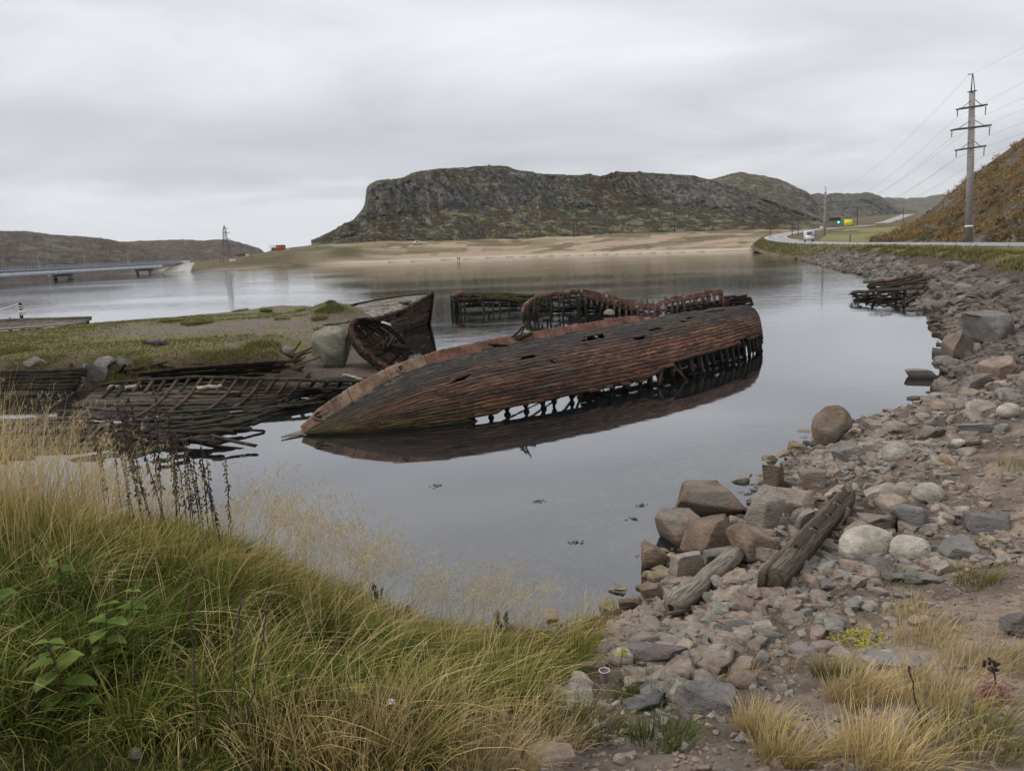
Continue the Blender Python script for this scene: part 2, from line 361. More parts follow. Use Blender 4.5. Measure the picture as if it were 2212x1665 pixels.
# ground: painted material zones, gap shade painted into the rubble soil, plus fine noise
t = NT('ground'); g = t.attr('gcol'); p = t.pos()
n = t.noise(p, 9, 8, .7); n2 = t.noise(p, 60, 4, .7); n3 = t.noise(p, .9, 5, .6)
vo = t.voro(p, 28, 'F1', 1)
lum = t.ramp(t.ma('ADD', t.ma('MULTIPLY', n, .5), t.ma('ADD', t.ma('MULTIPLY', n2, .3), t.ma('MULTIPLY', n3, .2))), [(.3, (.38, .37, .36)), (.5, (.95, .95, .95)), (.7, (1.6, 1.6, 1.6))])
c = t.mix(1.0, g, lum, 'MULTIPLY')
c = t.mix(t.mr(t.sep(p)[2], .03, .14, .35, 0), c, (.06, .05, .032))
M['ground'] = t.done(t.bsdf(c, .95, t.bump(t.ma('ADD', n, t.ma('MULTIPLY', n2, .5)), .8, .05), spec=.15))
# hills
def hillmat(name, rock, heath, sc=1.0, lich=.5, rust=.4, bushes=0.0):
    t = NT(name); p = t.pos(); x_, y_, z_ = t.sep(p); z = t.ma('ABSOLUTE', t.sep(t.nor())[2])
    p2 = t.comb(t.ma('ADD', x_, t.ma('MULTIPLY', z_, .55)), y_, t.ma('MULTIPLY', z_, 2.0))     # layers dip along the slope
    pv_ = t.comb(x_, y_, t.ma('MULTIPLY', z_, .3))
    a = t.noise(p2, .013*sc, 6, .6, .5); b = t.noise(p2, .06*sc, 8, .72, .6); d = t.noise(p2, .4*sc, 7, .75); e = t.noise(pv_, .13*sc, 6, .7, .4)
    ck = t.n('ShaderNodeTexVoronoi', feature='DISTANCE_TO_EDGE'); t.l(t.comb(t.ma('ADD', x_, t.ma('MULTIPLY', b, 14/sc)), y_, t.ma('MULTIPLY', z_, .8)), ck.inputs['Vector']); ck.inputs['Scale'].default_value = .075*sc
    rk = t.ramp(t.ma('ADD', t.ma('MULTIPLY', d, .45), t.ma('MULTIPLY', e, .55)), [(.36, tuple(k*.4 for k in rock)), (.5, rock), (.62, tuple(k*1.75 for k in rock))])
    rk = t.mix(t.mr(ck.outputs[0], .0, .07, .75, 0), rk, tuple(k*.25 for k in rock))
    hh = t.ramp(d, [(.32, tuple(k*.4 for k in heath)), (.52, heath), (.7, tuple(k*1.8 for k in heath))])
    hh = t.mix(t.ma('MULTIPLY', t.mr(t.noise(p, .03*sc, 5, .6), .5, .58), rust), hh, t.ramp(d, [(.3, (.05, .025, .014)), (.7, (.2, .095, .04))]))
    veg = t.mr(t.ma('ADD', t.ma('MULTIPLY', z, .35), t.ma('ADD', t.ma('MULTIPLY', b, .7), t.ma('MULTIPLY', a, .6))), .76, .86)
    c = t.mix(veg, rk, hh)
    li = t.ma('MULTIPLY', t.mr(z, .3, .7), t.mr(t.ma('ADD', t.ma('MULTIPLY', b, .65), t.ma('MULTIPLY', e, .35)), .5, .57))
    c = t.mix(t.ma('MULTIPLY', li, lich), c, t.ramp(d, [(.35, (.17, .165, .11)), (.65, (.34, .33, .235))]))
    if bushes: c = t.mix(t.ma('MULTIPLY', t.mr(t.noise(p, .12, 6, .7), .5, .58), bushes), c, t.ramp(d, [(.3, (.09, .045, .02)), (.7, (.3, .17, .06))]))
    return t.done(t.bsdf(c, .95, t.bump(t.ma('ADD', d, t.ma('ADD', t.ma('MULTIPLY', b, 1.8), t.ma('MULTIPLY', e, 1.0))), 1.0, 2.6/sc), spec=.1))
M['cliff'] = hillmat('cliff_rock', (.235, .225, .22), (.072, .07, .042), 1.0, .9, .45)
M['hill_mid'] = hillmat('moor_rock', (.31, .305, .3), (.15, .135, .09), .6, .9, .45)
M['hill_far'] = hillmat('distant_rock', (.2, .2, .205), (.14, .135, .1), .4, .6, .25)
M['hill_left'] = hillmat('purple_heath_rock', (.16, .15, .15), (.105, .085, .072), .8, .45, .35)
M['hill_right'] = hillmat('autumn_slope', (.22, .2, .185), (.15, .115, .065), 4.0, .25, .5, .35)
# plants
def plantmat(name, bottom, top, var, trans=.3):
    t = NT(name); q = t.sep(t.attr('q')); r = t.ma('FRACT', t.ma('ADD', q[2], 0))
    b = t.ramp(r, bottom); a = t.ramp(r, top)
    c = t.mix(t.mr(q[0], .25, .95), b, a)
    c = t.mix(1.0, c, t.ramp(t.noise(t.pos(), 1.7, 3), [(.35, (1-var,)*3), (.65, (1+var,)*3)]), 'MULTIPLY')
    d = t.n('ShaderNodeBsdfDiffuse'); t.l(c, d.inputs[0]); tr = t.n('ShaderNodeBsdfTranslucent'); t.l(c, tr.inputs[0])
    mx = t.n('ShaderNodeMixShader'); mx.inputs[0].default_value = trans; t.l(d.outputs[0], mx.inputs[1]); t.l(tr.outputs[0], mx.inputs[2])
    return t.done(mx.outputs[0])
M['grass'] = plantmat('green_grass', [(0, (.04, .07, .014)), (.5, (.095, .125, .026)), (1, (.2, .18, .055))], [(0, (.075, .12, .024)), (.4, (.2, .21, .05)), (.65, (.42, .34, .11)), (1, (.58, .45, .21))], .3)
M['drygrass'] = plantmat('dry_grass', [(0, (.27, .2, .07)), (.5, (.42, .31, .13)), (1, (.52, .4, .2))], [(0, (.48, .35, .15)), (.5, (.64, .49, .25)), (1, (.76, .62, .37))], .2)
M['seed'] = plantmat('seed_heads', [(0, (.42, .34, .2)), (1, (.55, .45, .28))], [(0, (.5, .4, .25)), (1, (.66, .56, .38))], .1, .4)
M['turf'] = plantmat('short_turf', [(0, (.07, .085, .022)), (1, (.13, .12, .04))], [(0, (.12, .13, .04)), (.5, (.22, .19, .075)), (1, (.38, .29, .15))], .2)
M['leaf'] = plantmat('nettle_leaf', [(0, (.09, .14, .035)), (1, (.16, .2, .05))], [(0, (.11, .17, .05)), (1, (.2, .24, .07))], .15)
M['yleaf'] = plantmat('yellow_leaf', [(0, (.32, .3, .04)), (1, (.42, .36, .06))], [(0, (.36, .34, .05)), (1, (.5, .42, .08))], .1)
M['stalk'] = simple('dead_stalk', (.052, .036, .03), .4, 30)
M['redstalk'] = simple('red_brown_stalk', (.075, .045, .034), .3, 30)
M['bush'] = plantmat('autumn_leaves', [(0, (.22, .13, .06)), (.4, (.34, .23, .09)), (.7, (.19, .14, .08)), (1, (.12, .105, .06))], [(0, (.27, .15, .06)), (.4, (.42, .29, .11)), (.7, (.23, .17, .09)), (1, (.14, .13, .065))], .2)
M['white'] = simple('white_paint', (.75, .75, .73), .06, 5, .6)
M['rope'] = simple('white_rope', (.72, .72, .7), .15, 60, .9, 0, .5, .01)
M['steel'] = simple('dark_steel', (.1, .095, .095), .3, 4, .6)
M['galv'] = simple('galvanised_steel', (.3, .31, .33), .15, 3, .5)
M['oldpaint'] = simple('flaking_pale_paint', (.4, .37, .32), .35, 9, .8)
M['concrete'] = simple('pole_concrete', (.27, .245, .235), .2, 1.5, .9)
M['concrete2'] = simple('abutment_concrete', (.36, .35, .32), .3, .3, .9, bd=.2)
M['asphalt'] = simple('wet_asphalt', (.2, .2, .21), .15, .6, .42, spec=.6)
M['paintline'] = simple('road_paint', (.75, .75, .73), .1, 2, .6)
M['girder'] = simple('pale_girder_paint', (.62, .64, .67), .12, .6, .6)
M['bluerail'] = simple('blue_railing_paint', (.26, .35, .5), .15, 1, .6)
M['orange'] = simple('orange_paint', (.42, .11, .06), .2, .6, .7)
M['brick'] = simple('brown_cladding', (.17, .08, .065), .2, .8, .8)
M['greenp'] = simple('green_cladding', (.05, .12, .1), .2, .8, .8)
M['black'] = simple('black_rubber', (.015, .015, .016), .2, 8, .7)
M['glass'] = simple('dark_window', (.03, .035, .04), .1, 5, .15, spec=.6)
M['plastic'] = simple('white_plastic', (.7, .72, .74), .12, 9, .35)
M['wire'] = simple('wire', (.2, .2, .21), .1, 3, .5)
M['red'] = simple('red_plastic', (.5, .05, .04), .1, 9, .4)
M['yellow'] = simple('yellow_sign', (.75, .75, .02), .05, 3, .5)
M['weed'] = simple('seaweed', (.02, .018, .008), .3, 20, .5)
M['grey_cloth'] = simple('dark_cloth', (.04, .045, .06), .2, 8)
M['skin'] = simple('skin', (.4, .25, .18), .1, 8)
t = NT('green_lamp'); e = t.n('ShaderNodeEmission'); e.inputs[0].default_value = (.05, 1, .55, 1); e.inputs[1].default_value = 3; M['lamp'] = t.done(e.outputs[0])
t = NT('cup_print'); q = t.sep(t.attr('q')); zz = t.ma('ADD', q[1], t.ma('PINGPONG', t.ma('MULTIPLY', q[0], 1.0), .12))
bands = t.ramp(t.ma('FRACT', t.ma('MULTIPLY', zz, 1.55)), [(0, (.42, .05, .05)), (.2, (.7, .68, .65)), (.27, (.04, .05, .07)), (.48, (.05, .22, .36)), (.66, (.7, .68, .65)), (.74, (.05, .05, .06)), (.88, (.4, .05, .05))], 'CONSTANT')
M['cup'] = t.done(t.bsdf(bands, .5))
# water
t = NT('water'); p = t.pos(); xyz = t.sep(p)
far = t.mr(xyz[1], 16, 55)
patch = t.mr(t.noise(t.mul(p, (.35, 1, 1)), .05, 3, .5), .4, .62, .25, 1)
w1 = t.noise(t.mul(p, (.55, 2.2, 1)), 1.2, 3, .5, .4); w2 = t.noise(t.mul(p, (.9, 2.1, 1)), .32, 2, .5)
w3 = t.noise(t.mul(p, (1, 1.5, 1)), 5, 2, .5)
h = t.ma('ADD', t.ma('MULTIPLY', w1, 1.0), t.ma('ADD', t.ma('MULTIPLY', w2, 1.6), t.ma('MULTIPLY', w3, .06)))
bp = t.n('ShaderNodeBump'); t.l(h, bp.inputs['Height']); bp.inputs['Distance'].default_value = .05
t.l(t.ma('ADD', t.ma('MULTIPLY', t.ma('MULTIPLY', far, patch), .30), .02), bp.inputs['Strength'])
fr = t.n('ShaderNodeFresnel'); fr.inputs['IOR'].default_value = 1.45; t.l(bp.outputs[0], fr.inputs['Normal'])
gl = t.n('ShaderNodeBsdfGlossy'); gl.inputs['Roughness'].default_value = .03; gl.inputs['Color'].default_value = (.97, .98, 1, 1); t.l(bp.outputs[0], gl.inputs['Normal'])
tr = t.n('ShaderNodeBsdfTransparent'); tr.inputs['Color'].default_value = (.6, .62, .58, 1)
df = t.n('ShaderNodeBsdfDiffuse'); df.inputs['Color'].default_value = (.03, .038, .042, 1)
m0 = t.n('ShaderNodeMixShader'); m0.inputs[0].default_value = .2; t.l(tr.outputs[0], m0.inputs[1]); t.l(df.outputs[0], m0.inputs[2])
mx = t.n('ShaderNodeMixShader'); t.l(t.ma('POWER', fr.outputs[0], .7), mx.inputs[0]); t.l(m0.outputs[0], mx.inputs[1]); t.l(gl.outputs[0], mx.inputs[2])
M['water'] = t.done(mx.outputs[0])
# ------------------------------------------------------------------ world: overcast sky
SUN_EL, SUN_AZ = 42.0, 262.0     # azimuth from +Y towards +X (from the left, a little behind the camera)
wd = bpy.data.worlds.new('World'); SC.world = wd; wd.use_nodes = True; nt = wd.node_tree; nt.nodes.clear()
class WT(NT):
    def __init__(s): s.t = nt; s.out = s.n('ShaderNodeOutputWorld')
t = WT(); d = t.n('ShaderNodeTexCoord').outputs['Generated']; x, y, z = t.sep(d)
zz = t.ma('ADD', t.ma('MAXIMUM', z, 0.0), .16)
pv = t.comb(t.ma('DIVIDE', x, zz), t.ma('DIVIDE', y, zz), 0.0)
n = t.noise(t.mul(pv, (.8, 1.0, 1)), 1.1, 6, .5, .5); n2 = t.noise(t.mul(pv, (.5, 1.0, 1)), .5, 3, .5, .8)
zc = t.ma('MAXIMUM', z, 0.0)
basec = t.ramp(zc, [(0, (.67, .685, .72)), (.07, (.66, .672, .705)), (.16, (.665, .677, .712)), (.27, (.74, .752, .785)), (.42, (.86, .868, .895)), (1, (.93, .935, .96))])
c = t.mix(1.0, basec, t.ramp(t.ma('ADD', t.ma('MULTIPLY', n, .5), t.ma('MULTIPLY', n2, .5)), [(.36, (.72, .72, .74)), (.5, (.99, .99, .99)), (.64, (1.24, 1.24, 1.23))]), 'MULTIPLY')
# pale break in the cloud low over the left hills, darker bank above it
azm = t.ma('ARCTAN2', x, y)
lft = t.ma('MULTIPLY', t.mr(azm, -.02, -.2), t.mr(azm, -.75, -.45))
wob = t.ma('MULTIPLY', t.ma('SUBTRACT', t.noise(t.mul(pv, (1, .8, 1)), 1.3, 5, .6), .5), .09)
zw = t.ma('ADD', z, wob)
br = t.ma('MULTIPLY', t.ma('MULTIPLY', t.mr(zw, .075, .04), lft), .8)
c = t.mix(br, c, (.72, .74, .78))
dk = t.ma('MULTIPLY', t.ma('MULTIPLY', t.mr(zw, .07, .10), t.mr(zw, .22, .13)), t.mr(azm, .3, -.1))
c = t.mix(t.ma('MULTIPLY', dk, .5), c, (.44, .45, .50))
sky = t.n('ShaderNodeTexSky', sky_type='NISHITA'); sky.sun_disc = False; sky.sun_elevation = R(SUN_EL); sky.sun_rotation = R(SUN_AZ)
b1 = t.n('ShaderNodeBackground'); t.l(sky.outputs[0], b1.inputs[0]); b1.inputs[1].default_value = .06
b2 = t.n('ShaderNodeBackground'); t.l(c, b2.inputs[0]); b2.inputs[1].default_value = 1.0
mx = t.n('ShaderNodeMixShader'); mx.inputs[0].default_value = .92; t.l(b1.outputs[0], mx.inputs[1]); t.l(b2.outputs[0], mx.inputs[2])
t.l(mx.outputs[0], t.out.inputs[0])
ld = bpy.data.lights.new('sun', 'SUN'); ld.energy = 1.4; ld.angle = R(18); ld.color = (1, .96, .9)
lo = bpy.data.objects.new('sun', ld); COL.objects.link(lo)
sd = Vector((math.sin(R(SUN_AZ))*math.cos(R(SUN_EL)), math.cos(R(SUN_AZ))*math.cos(R(SUN_EL)), math.sin(R(SUN_EL))))
lo.rotation_euler = (-sd).to_track_quat('-Z', 'Y').to_euler(); lo.location = (0, -30, 60)
SC.view_settings.view_transform = 'Standard'; SC.view_settings.look = 'None'; SC.view_settings.exposure = 0.22; SC.view_settings.gamma = 1
SC.cycles.use_denoising = True; SC.cycles.max_bounces = 6; SC.cycles.transparent_max_bounces = 12; SC.cycles.caustics_reflective = False; SC.cycles.caustics_refractive = False
# ------------------------------------------------------------------ land outlines (metres, water level z = 0)
def px2(L, z=0.0): return [tuple(at(a, b, z)[:2]) for a, b in L]
SHORE = px2([(1650, 541), (1770, 569), (1880, 598), (1960, 630), (2015, 680), (2045, 735), (2050, 800), (2035, 838), (1985, 872), (1850, 908), (1775, 965), (1700, 1018), (1590, 1110), (1500, 1195), (1455, 1248), (1390, 1288), (1320, 1330), (1250, 1375)])
MAIN = SHORE + [(-.6, 8.1), (-2.2, 8.7), (-4.2, 9.6), (-6.6, 10.6), (-9.5, 11.9), (-14, 14), (-22, 17), (-40, 20), (-70, 10), (-70, -60), (300, -60), (420, 300)]
SPIT = px2([(-300, 870), (0, 852), (150, 848), (300, 838), (450, 832), (600, 832), (700, 828), (800, 826), (862, 806), (885, 778), (880, 748), (860, 722), (830, 700)]) + [tuple(at(a, b, 1.0)[:2]+np.array((0, 2.2))) for a, b in ((800, 672), (740, 662), (640, 664), (560, 668), (480, 673), (400, 682), (300, 692), (200, 699), (60, 712), (-300, 742))]
FAR = px2([(352, 592), (415, 587), (500, 581), (600, 577), (700, 573), (800, 569), (950, 562.5), (1100, 556), (1250, 551.5), (1400, 547.5), (1550, 543.5), (1650, 540)]) + [(110, 285), (150, 260), (420, 420), (4000, 3000), (-1000, 5000)] + [tuple(atY(332, 560, 900)[:2])]
def sdist(x, y, poly):
    P = np.array(poly); n = len(P); d = np.full(x.shape, 1e18); ins = np.zeros(x.shape, bool)
    for i in range(n):
        a, b = P[i], P[(i+1) % n]; e = b-a; L = e@e
        t_ = np.clip(((x-a[0])*e[0]+(y-a[1])*e[1])/L, 0, 1)
        d = np.minimum(d, (x-a[0]-e[0]*t_)**2+(y-a[1]-e[1]*t_)**2)
        c = (a[1] > y) != (b[1] > y)
        ins ^= c & (x < (b[0]-a[0])*(y-a[1])/((b[1]-a[1]) if b[1] != a[1] else 1e-9)+a[0])
    d = np.sqrt(d); return np.where(ins, d, -d)
HUM = at(712, 668, 1.2); HUM2 = at(738, 684, 1.1); BEACH = at(740, 805, .2); BUMP2 = at(600, 672, 1.0)
YT = np.array([(-800, 590), (330, 574), (420, 569), (480, 559), (560, 549), (601, 541), (674, 533), (720, 530), (800, 526), (1000, 521), (1200, 515), (1400, 506), (1600, 500), (1700, 499), (1800, 498), (1900, 492), (2000, 485), (2300, 470)], float)
EMB = np.array([(0, 2.6), (60, 2.6), (120, 2.45), (200, 2.2), (290, 2.0), (600, 2.0)], float)
def fall(x, y, want=False):
    x = np.asarray(x, float); y = np.asarray(y, float); sh = x.shape; x = x.ravel(); y = y.ravel()
    s1 = sdist(x, y, MAIN); s2 = sdist(x, y, SPIT); s3 = sdist(x, y, FAR)
    rr = np.hypot(x, y)
    wig = np.where(rr < 60, .35*fbm(x*.55, y*.55, 3, 5), 1.2*fbm(x*.08, y*.08, 3, 6))
    a1 = s1+wig*np.where(rr < 60, .8, .6); a2 = s2+.35*fbm(x*.7, y*.7, 3, 8); a3 = s3+3*fbm(x*.03, y*.03, 3, 9)
    near = np.interp(a1, [0, 1, 4, 8, 13, 20], [0, .3, 1.0, 2.15, 2.7, 2.9])
    near = near+.62*np.exp(-(x**2+(y-.5)**2)/40.0)
    top = np.interp(y, EMB[:, 0], EMB[:, 1])
    emb = np.minimum(np.interp(a1, [0, 3.5, 6.5, 8], [0, 1.35, 2.6, 2.62]), top)
    w = sst(13, 24, y+np.maximum(0, x-6)*.4)
    z1 = near*(1-w)+emb*w
    # grass mound at left is a bank of its own
    mw = sst(.9, -.9, x-.295*(y-6.6)-.55)*sst(14, 11, y)
    z1 = z1*(1-mw)+(np.interp(a1, [0, .5, 1.4, 2.5, 4.5, 8], [0, .65, 1.35, 1.8, 2.2, 2.6])*(1-(rw := sst(-3.6, -.4, x)))+np.interp(a1, [0, .5, 1.4, 2.5, 4.5, 8], [0, .18, .5, .95, 1.75, 2.5])*rw)*mw+mw*.3*np.exp(-(x**2+(y-.5)**2)/40.0)
    rubble = sst(.1, 1.2, a1)*(1-sst(5.5, 8.5, a1)*w)
    z1 = z1+rubble*np.where(rr < 45, (.07*fbm(x*1.6, y*1.6, 4, 21)+.05*fbm(x*6, y*6, 3, 25)), .2*fbm(x*.6, y*.6, 4, 22))
    # spit
    px_, _ = proj(x, y, np.full_like(x, 1.0))
    hb = 1.12*(1-.72*sst(585, 665, px_)*sst(1.5, -1.0, (y-BEACH[1]-3.6)))
    z2 = np.where(a2 > 0, hb*sst(0, 1.5, a2)*(.85+.15*sst(1, 4, a2)), 0)
    z2 = z2+(.62*np.exp(-((x-HUM[0])**2/1.4+(y-HUM[1])**2/1.6))+.75*np.exp(-((x-HUM2[0])**2/2.6+(y-HUM2[1])**2/3.2))+.18*np.exp(-((x-BUMP2[0])**2+(y-BUMP2[1])**2)/3))*(a2 > 0)
    z2 = z2+(a2 > .2)*(.07*fbm(x*.8, y*.8, 4, 31)+.03*fbm(x*4, y*4, 3, 33))
    # far land
    yt = np.interp(px_, YT[:, 0], YT[:, 1])
    D = 470.0; zt_ = CAMH+(537-.038*(px_-1106)-yt)/F0*D*1.02
    fr = np.clip(a3/np.maximum(D-(y-np.maximum(a3, 0)), 40), 0, 1.6)
    z3 = np.where(a3 > 0, np.maximum(zt_, 1.5)*np.minimum(fr, 1)**.75, 0)
    z3 = np.minimum(z3, .02+np.maximum(a3, 0)*.13)
    dune = sst(15, 45, a3)
    z3 = z3+dune*(1.0*rfbm(x*.022, y*.035, 4, 41)+.25*fbm(x*.15, y*.2, 3, 43))*sst(520, 700, px_)+dune*.5*fbm(x*.05, y*.05, 4, 44)
    z3 = z3+2.6*np.exp(-((px_-740)/45)**2)*sst(14, 28, a3)*sst(75, 40, a3)
    land = np.maximum(np.maximum(np.where(a1 > 0, z1, -1), np.where(a2 > 0, z2, -1)), np.where(a3 > 0, z3, -1))
    dm = np.maximum(np.maximum(a1, a2), a3)
    bed = -np.minimum(3.0, .22*np.maximum(0, -dm))-.02+.06*fbm(x*1.3, y*1.3, 3, 51)*sst(0, 1, -dm)
    z = np.where(dm > 0, np.maximum(land, .0), bed)
    if want: return [k.reshape(sh) for k in (z, a1, a2, a3, px_, w, mw)]
    return z.reshape(sh)
def zt(x, y): return float(fall(np.array([x]), np.array([y]))[0])
TT = np.concatenate((np.geomspace(1.2, 60, 500), np.geomspace(60.5, 900, 400)))
def hit(px, py):
    d = ray(px, py); P = CAM+d*TT[:, None]; g = np.maximum(fall(P[:, 0], P[:, 1]), 0.0); b = P[:, 2] < g
    i = int(np.argmax(b)) if b.any() else len(TT)-1
    if i == 0: return P[0]
    a0 = P[i-1, 2]-g[i-1]; a1 = P[i, 2]-g[i]; f = a0/(a0-a1+1e-9); p = P[i-1]+(P[i]-P[i-1])*f; p[2] = g[i-1]+(g[i]-g[i-1])*f
    return p
# ------------------------------------------------------------------ ground sheet (fan of rings, finer near the shore)
ang = R(1)*np.concatenate((np.linspace(-110, -46, 34)[:-1], np.linspace(-46, 46, 620), np.linspace(46, 110, 34)[1:]))
rad = np.concatenate((np.geomspace(.25, 60, 560)[:-1], np.geomspace(60, 3300, 320)))
RRm, AAm = np.meshgrid(rad, ang, indexing='ij')
GX = RRm*np.sin(AAm); GY = RRm*np.cos(AAm)
GZ, S1, S2, S3, GPX, GW, GM = fall(GX, GY, True)
def cmix(a, b, f): return a*(1-f[..., None])+np.array(b)*f[..., None]
col = np.zeros(GX.shape+(3,))+np.array((.05, .048, .034)); _sh = sst(-3.2, -.4, S1)[..., None]; col = col*(1-_sh)+np.array((.17, .145, .1))*_sh      # bed
nf = fbm(GX*.5, GY*.5, 4, 61); nf2 = fbm(GX*2.2, GY*2.2, 4, 63); nfar = fbm(GX*.03, GY*.05, 5, 65)
near = np.zeros_like(col)+np.array((.215, .17, .138))
near = cmix(near, (.3, .235, .175), sst(-.05, .3, nf)*sst(1.5, 3, S1)*sst(1.0, 3.5, GX)*sst(22, 15, GY))
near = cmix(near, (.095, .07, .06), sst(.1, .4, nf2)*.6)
near = cmix(near, (.105, .08, .065), sst(4.4, 3.2, S1+nf)*(1-np.clip(GM, 0, 1))*sst(22, 12, GY)*.8*(1-sst(-.05, .3, nf)*sst(1.5, 3, S1)*sst(1.0, 3.5, GX)))  # damp rubble soil, darkened to paint in the shade between stones
near = cmix(near, (.13, .105, .092), GW*sst(.2, 1, S1))
near = cmix(near, (.085, .062, .05), GW*sst(2.5, 4.5, S1+1.2*nf))
near = cmix(near, (.14, .115, .05), GW*sst(5, 6.2, S1+.8*nf))
near = cmix(near, (.055, .055, .022), np.clip(GM*1.2, 0, 1))
lawn = sst(0, .25, nf)*sst(4.2, 2.5, GY)*sst(-2, 3, GX); near = cmix(near, (.1, .09, .04), lawn*.7)
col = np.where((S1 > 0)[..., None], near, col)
spit = np.zeros_like(col)+np.array((.165, .138, .108))
_, PYs = proj(GX, GY, np.full_like(GX, 1.05))
gr = np.clip(sst(.0, .25, nf+.55*sst(600, 250, GPX)-.12)+sst(0, .2, fbm(GX*.6, GY*.9, 3, 67)-.1), 0, 1)
path = np.clip(sst(19, 5, np.abs(PYs-(700+ (650-GPX)*.055)))*sst(80, 330, GPX)*.9, 0, 1)
spit = cmix(spit, (.15, .14, .055), gr*(1-path)); spit = cmix(spit, (.14, .105, .062), sst(4.2, 2.6, S2+1.6*nf2)*sst(24.5, 22.5, GY-.0*GX)*.0+sst(3.8, 2.2, S2+1.2*nf)*(PYs > 735)*.8)
spit = cmix(spit, (.07, .052, .04), sst(1.7, .9, S2)*.95)
spit = cmix(spit, (.13, .1, .085), sst(600, 680, GPX)*sst(4.5, 3, S2)*.8)
spit = cmix(spit, (.1, .1, .04), np.exp(-((GX-HUM2[0])**2/2.2+(GY-HUM2[1])**2/2.6)))
spit = cmix(spit, (.08, .1, .03), np.exp(-((GX-HUM[0])**2/1.2+(GY-HUM[1])**2/1.6)))
col = np.where(((S2 > 0) & (S1 <= 0))[..., None], spit, col)
farc = np.zeros_like(col)+np.array((.13, .1, .055))
sand = np.clip(sst(620, 800, GPX)*sst(1850, 1600, GPX), 0, 1)
farc = cmix(farc, (.34, .26, .182), sand*(1-.97*sst(-.06, .1, nfar+.4*fbm(GX*.12, GY*.2, 4, 69)-.02)))
farc = cmix(farc, (.20, .165, .09), sst(.1, .25, fbm(GX*.05, GY*.09, 4, 70))*sand*.8)
farc = cmix(farc, (.085, .072, .035), sst(0, .2, nfar)*(1-sand))
farc = cmix(farc, (.075, .07, .032), np.exp(-((GPX-745)/50)**2)*sst(12, 24, S3)*sst(80, 50, S3))
farc = cmix(farc, (.46, .395, .3), sst(640, 800, GPX)*sst(12, 5, S3)*.9)
farc = cmix(farc, (.3, .25, .17), sst(640, 560, GPX)*sst(6, 2, S3)*.8)
farc = cmix(farc, (.1, .08, .04), sst(470, 520, GY)*.9)
farc = cmix(farc, (.2, .19, .075), sst(1640, 1720, GPX)*sst(0, .25, fbm(GX*.04, GY*.02, 3, 71)+.1))
col = np.where(((S3 > 0) & (S1 <= 0) & (S2 <= 0))[..., None], farc, col)
mb = MB(); grid(mb, np.stack((GX, GY, GZ), -1))
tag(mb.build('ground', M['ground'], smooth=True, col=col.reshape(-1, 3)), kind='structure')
mb = MB(); ww = np.array((-2600., -1200, -500, -150, -50, -15, 0, 15, 50, 150, 500, 1200, 2600)); hh = np.array((-60., 0, 20, 60, 200, 600, 1500, 3000))
A, B = np.meshgrid(ww, hh, indexing='ij'); grid(mb, np.stack((A, B, np.zeros_like(A)), -1)[:, ::-1])
tag(mb.build('water', M['water']), kind='structure')
# ------------------------------------------------------------------ hills
def hill(name, sil, Dc, Df, prof, mat, zf=2.0, nu=420, nv=130, amp=3.0, fs=.03, seed=0, back=.35, cut=2.0):
    sil = np.array(sil, float); px = np.linspace(sil[0, 0], sil[-1, 0], nu); py = np.interp(px, sil[:, 0], sil[:, 1])
    py = py+RG.normal(0, .2, nu)+.9*rfbm(px*.06, px*0+seed, 4, seed)*amp/6
    dc = np.interp(px, *zip(*Dc)) if not np.isscalar(Dc) else np.full(nu, float(Dc)); df = np.interp(px, *zip(*Df)) if not np.isscalar(Df) else np.full(nu, float(Df))
    prof = np.array(prof, float); v = np.linspace(0, 1, nv)
    fh = np.interp(v, prof[:, 0], prof[:, 1]); fd = np.interp(v, prof[:, 0], prof[:, 2])
    V = np.zeros((nu, nv+14, 3))
    for i in range(nu):
        d = ray(px[i], py[i]); d = d/d[1]; zc = CAMH+d[2]*dc[i]; Y = df[i]+(dc[i]-df[i])*fd
        V[i, :nv, 0] = d[0]*Y; V[i, :nv, 1] = Y; V[i, :nv, 2] = zf+(zc-zf)*fh
        k = np.linspace(1/14, 1, 14); Yb = dc[i]+(dc[i]-df[i])*back*3*k
        V[i, nv:, 0] = d[0]*Yb; V[i, nv:, 1] = Yb; V[i, nv:, 2] = zc-(zc-zf)*k**1.6
    a = V[..., 0]+V[..., 1]*.6; b = V[..., 2]*1.7+V[..., 1]*.25
    dsp = amp*(.7*rfbm(a*fs, b*fs, 5, seed+1)+.5*fbm(a*fs*4, b*fs*2.2, 4, seed+2)+.42*rfbm(a*fs*10, b*fs*8, 4, seed+3))
    dsp = dsp+amp*1.1*rfbm(a*fs*2.6+.6*vn(a*fs, b*fs*2, seed), b*fs*.35, 4, seed+7)*np.concatenate((np.clip(np.gradient(fh)/np.maximum(np.gradient(fd), 1e-4)-.6, 0, 1.4), np.zeros(14)))[None]
    env = np.ones(nv+14); env[:6] = np.linspace(0, 1, 6); env[nv-10:nv] = np.linspace(1, .12, 10); env[nv:] = .12
    dsp = dsp*env
    dirs = V[..., :2]/np.linalg.norm(V[..., :2], axis=-1, keepdims=True)
    V[..., :2] -= dirs*dsp[..., None]; V[..., 2] += dsp*.28
    mb = MB(); grid(mb, V); o = mb.build(name, mat, smooth=True); tag(o, kind='structure'); return V[:, :nv]
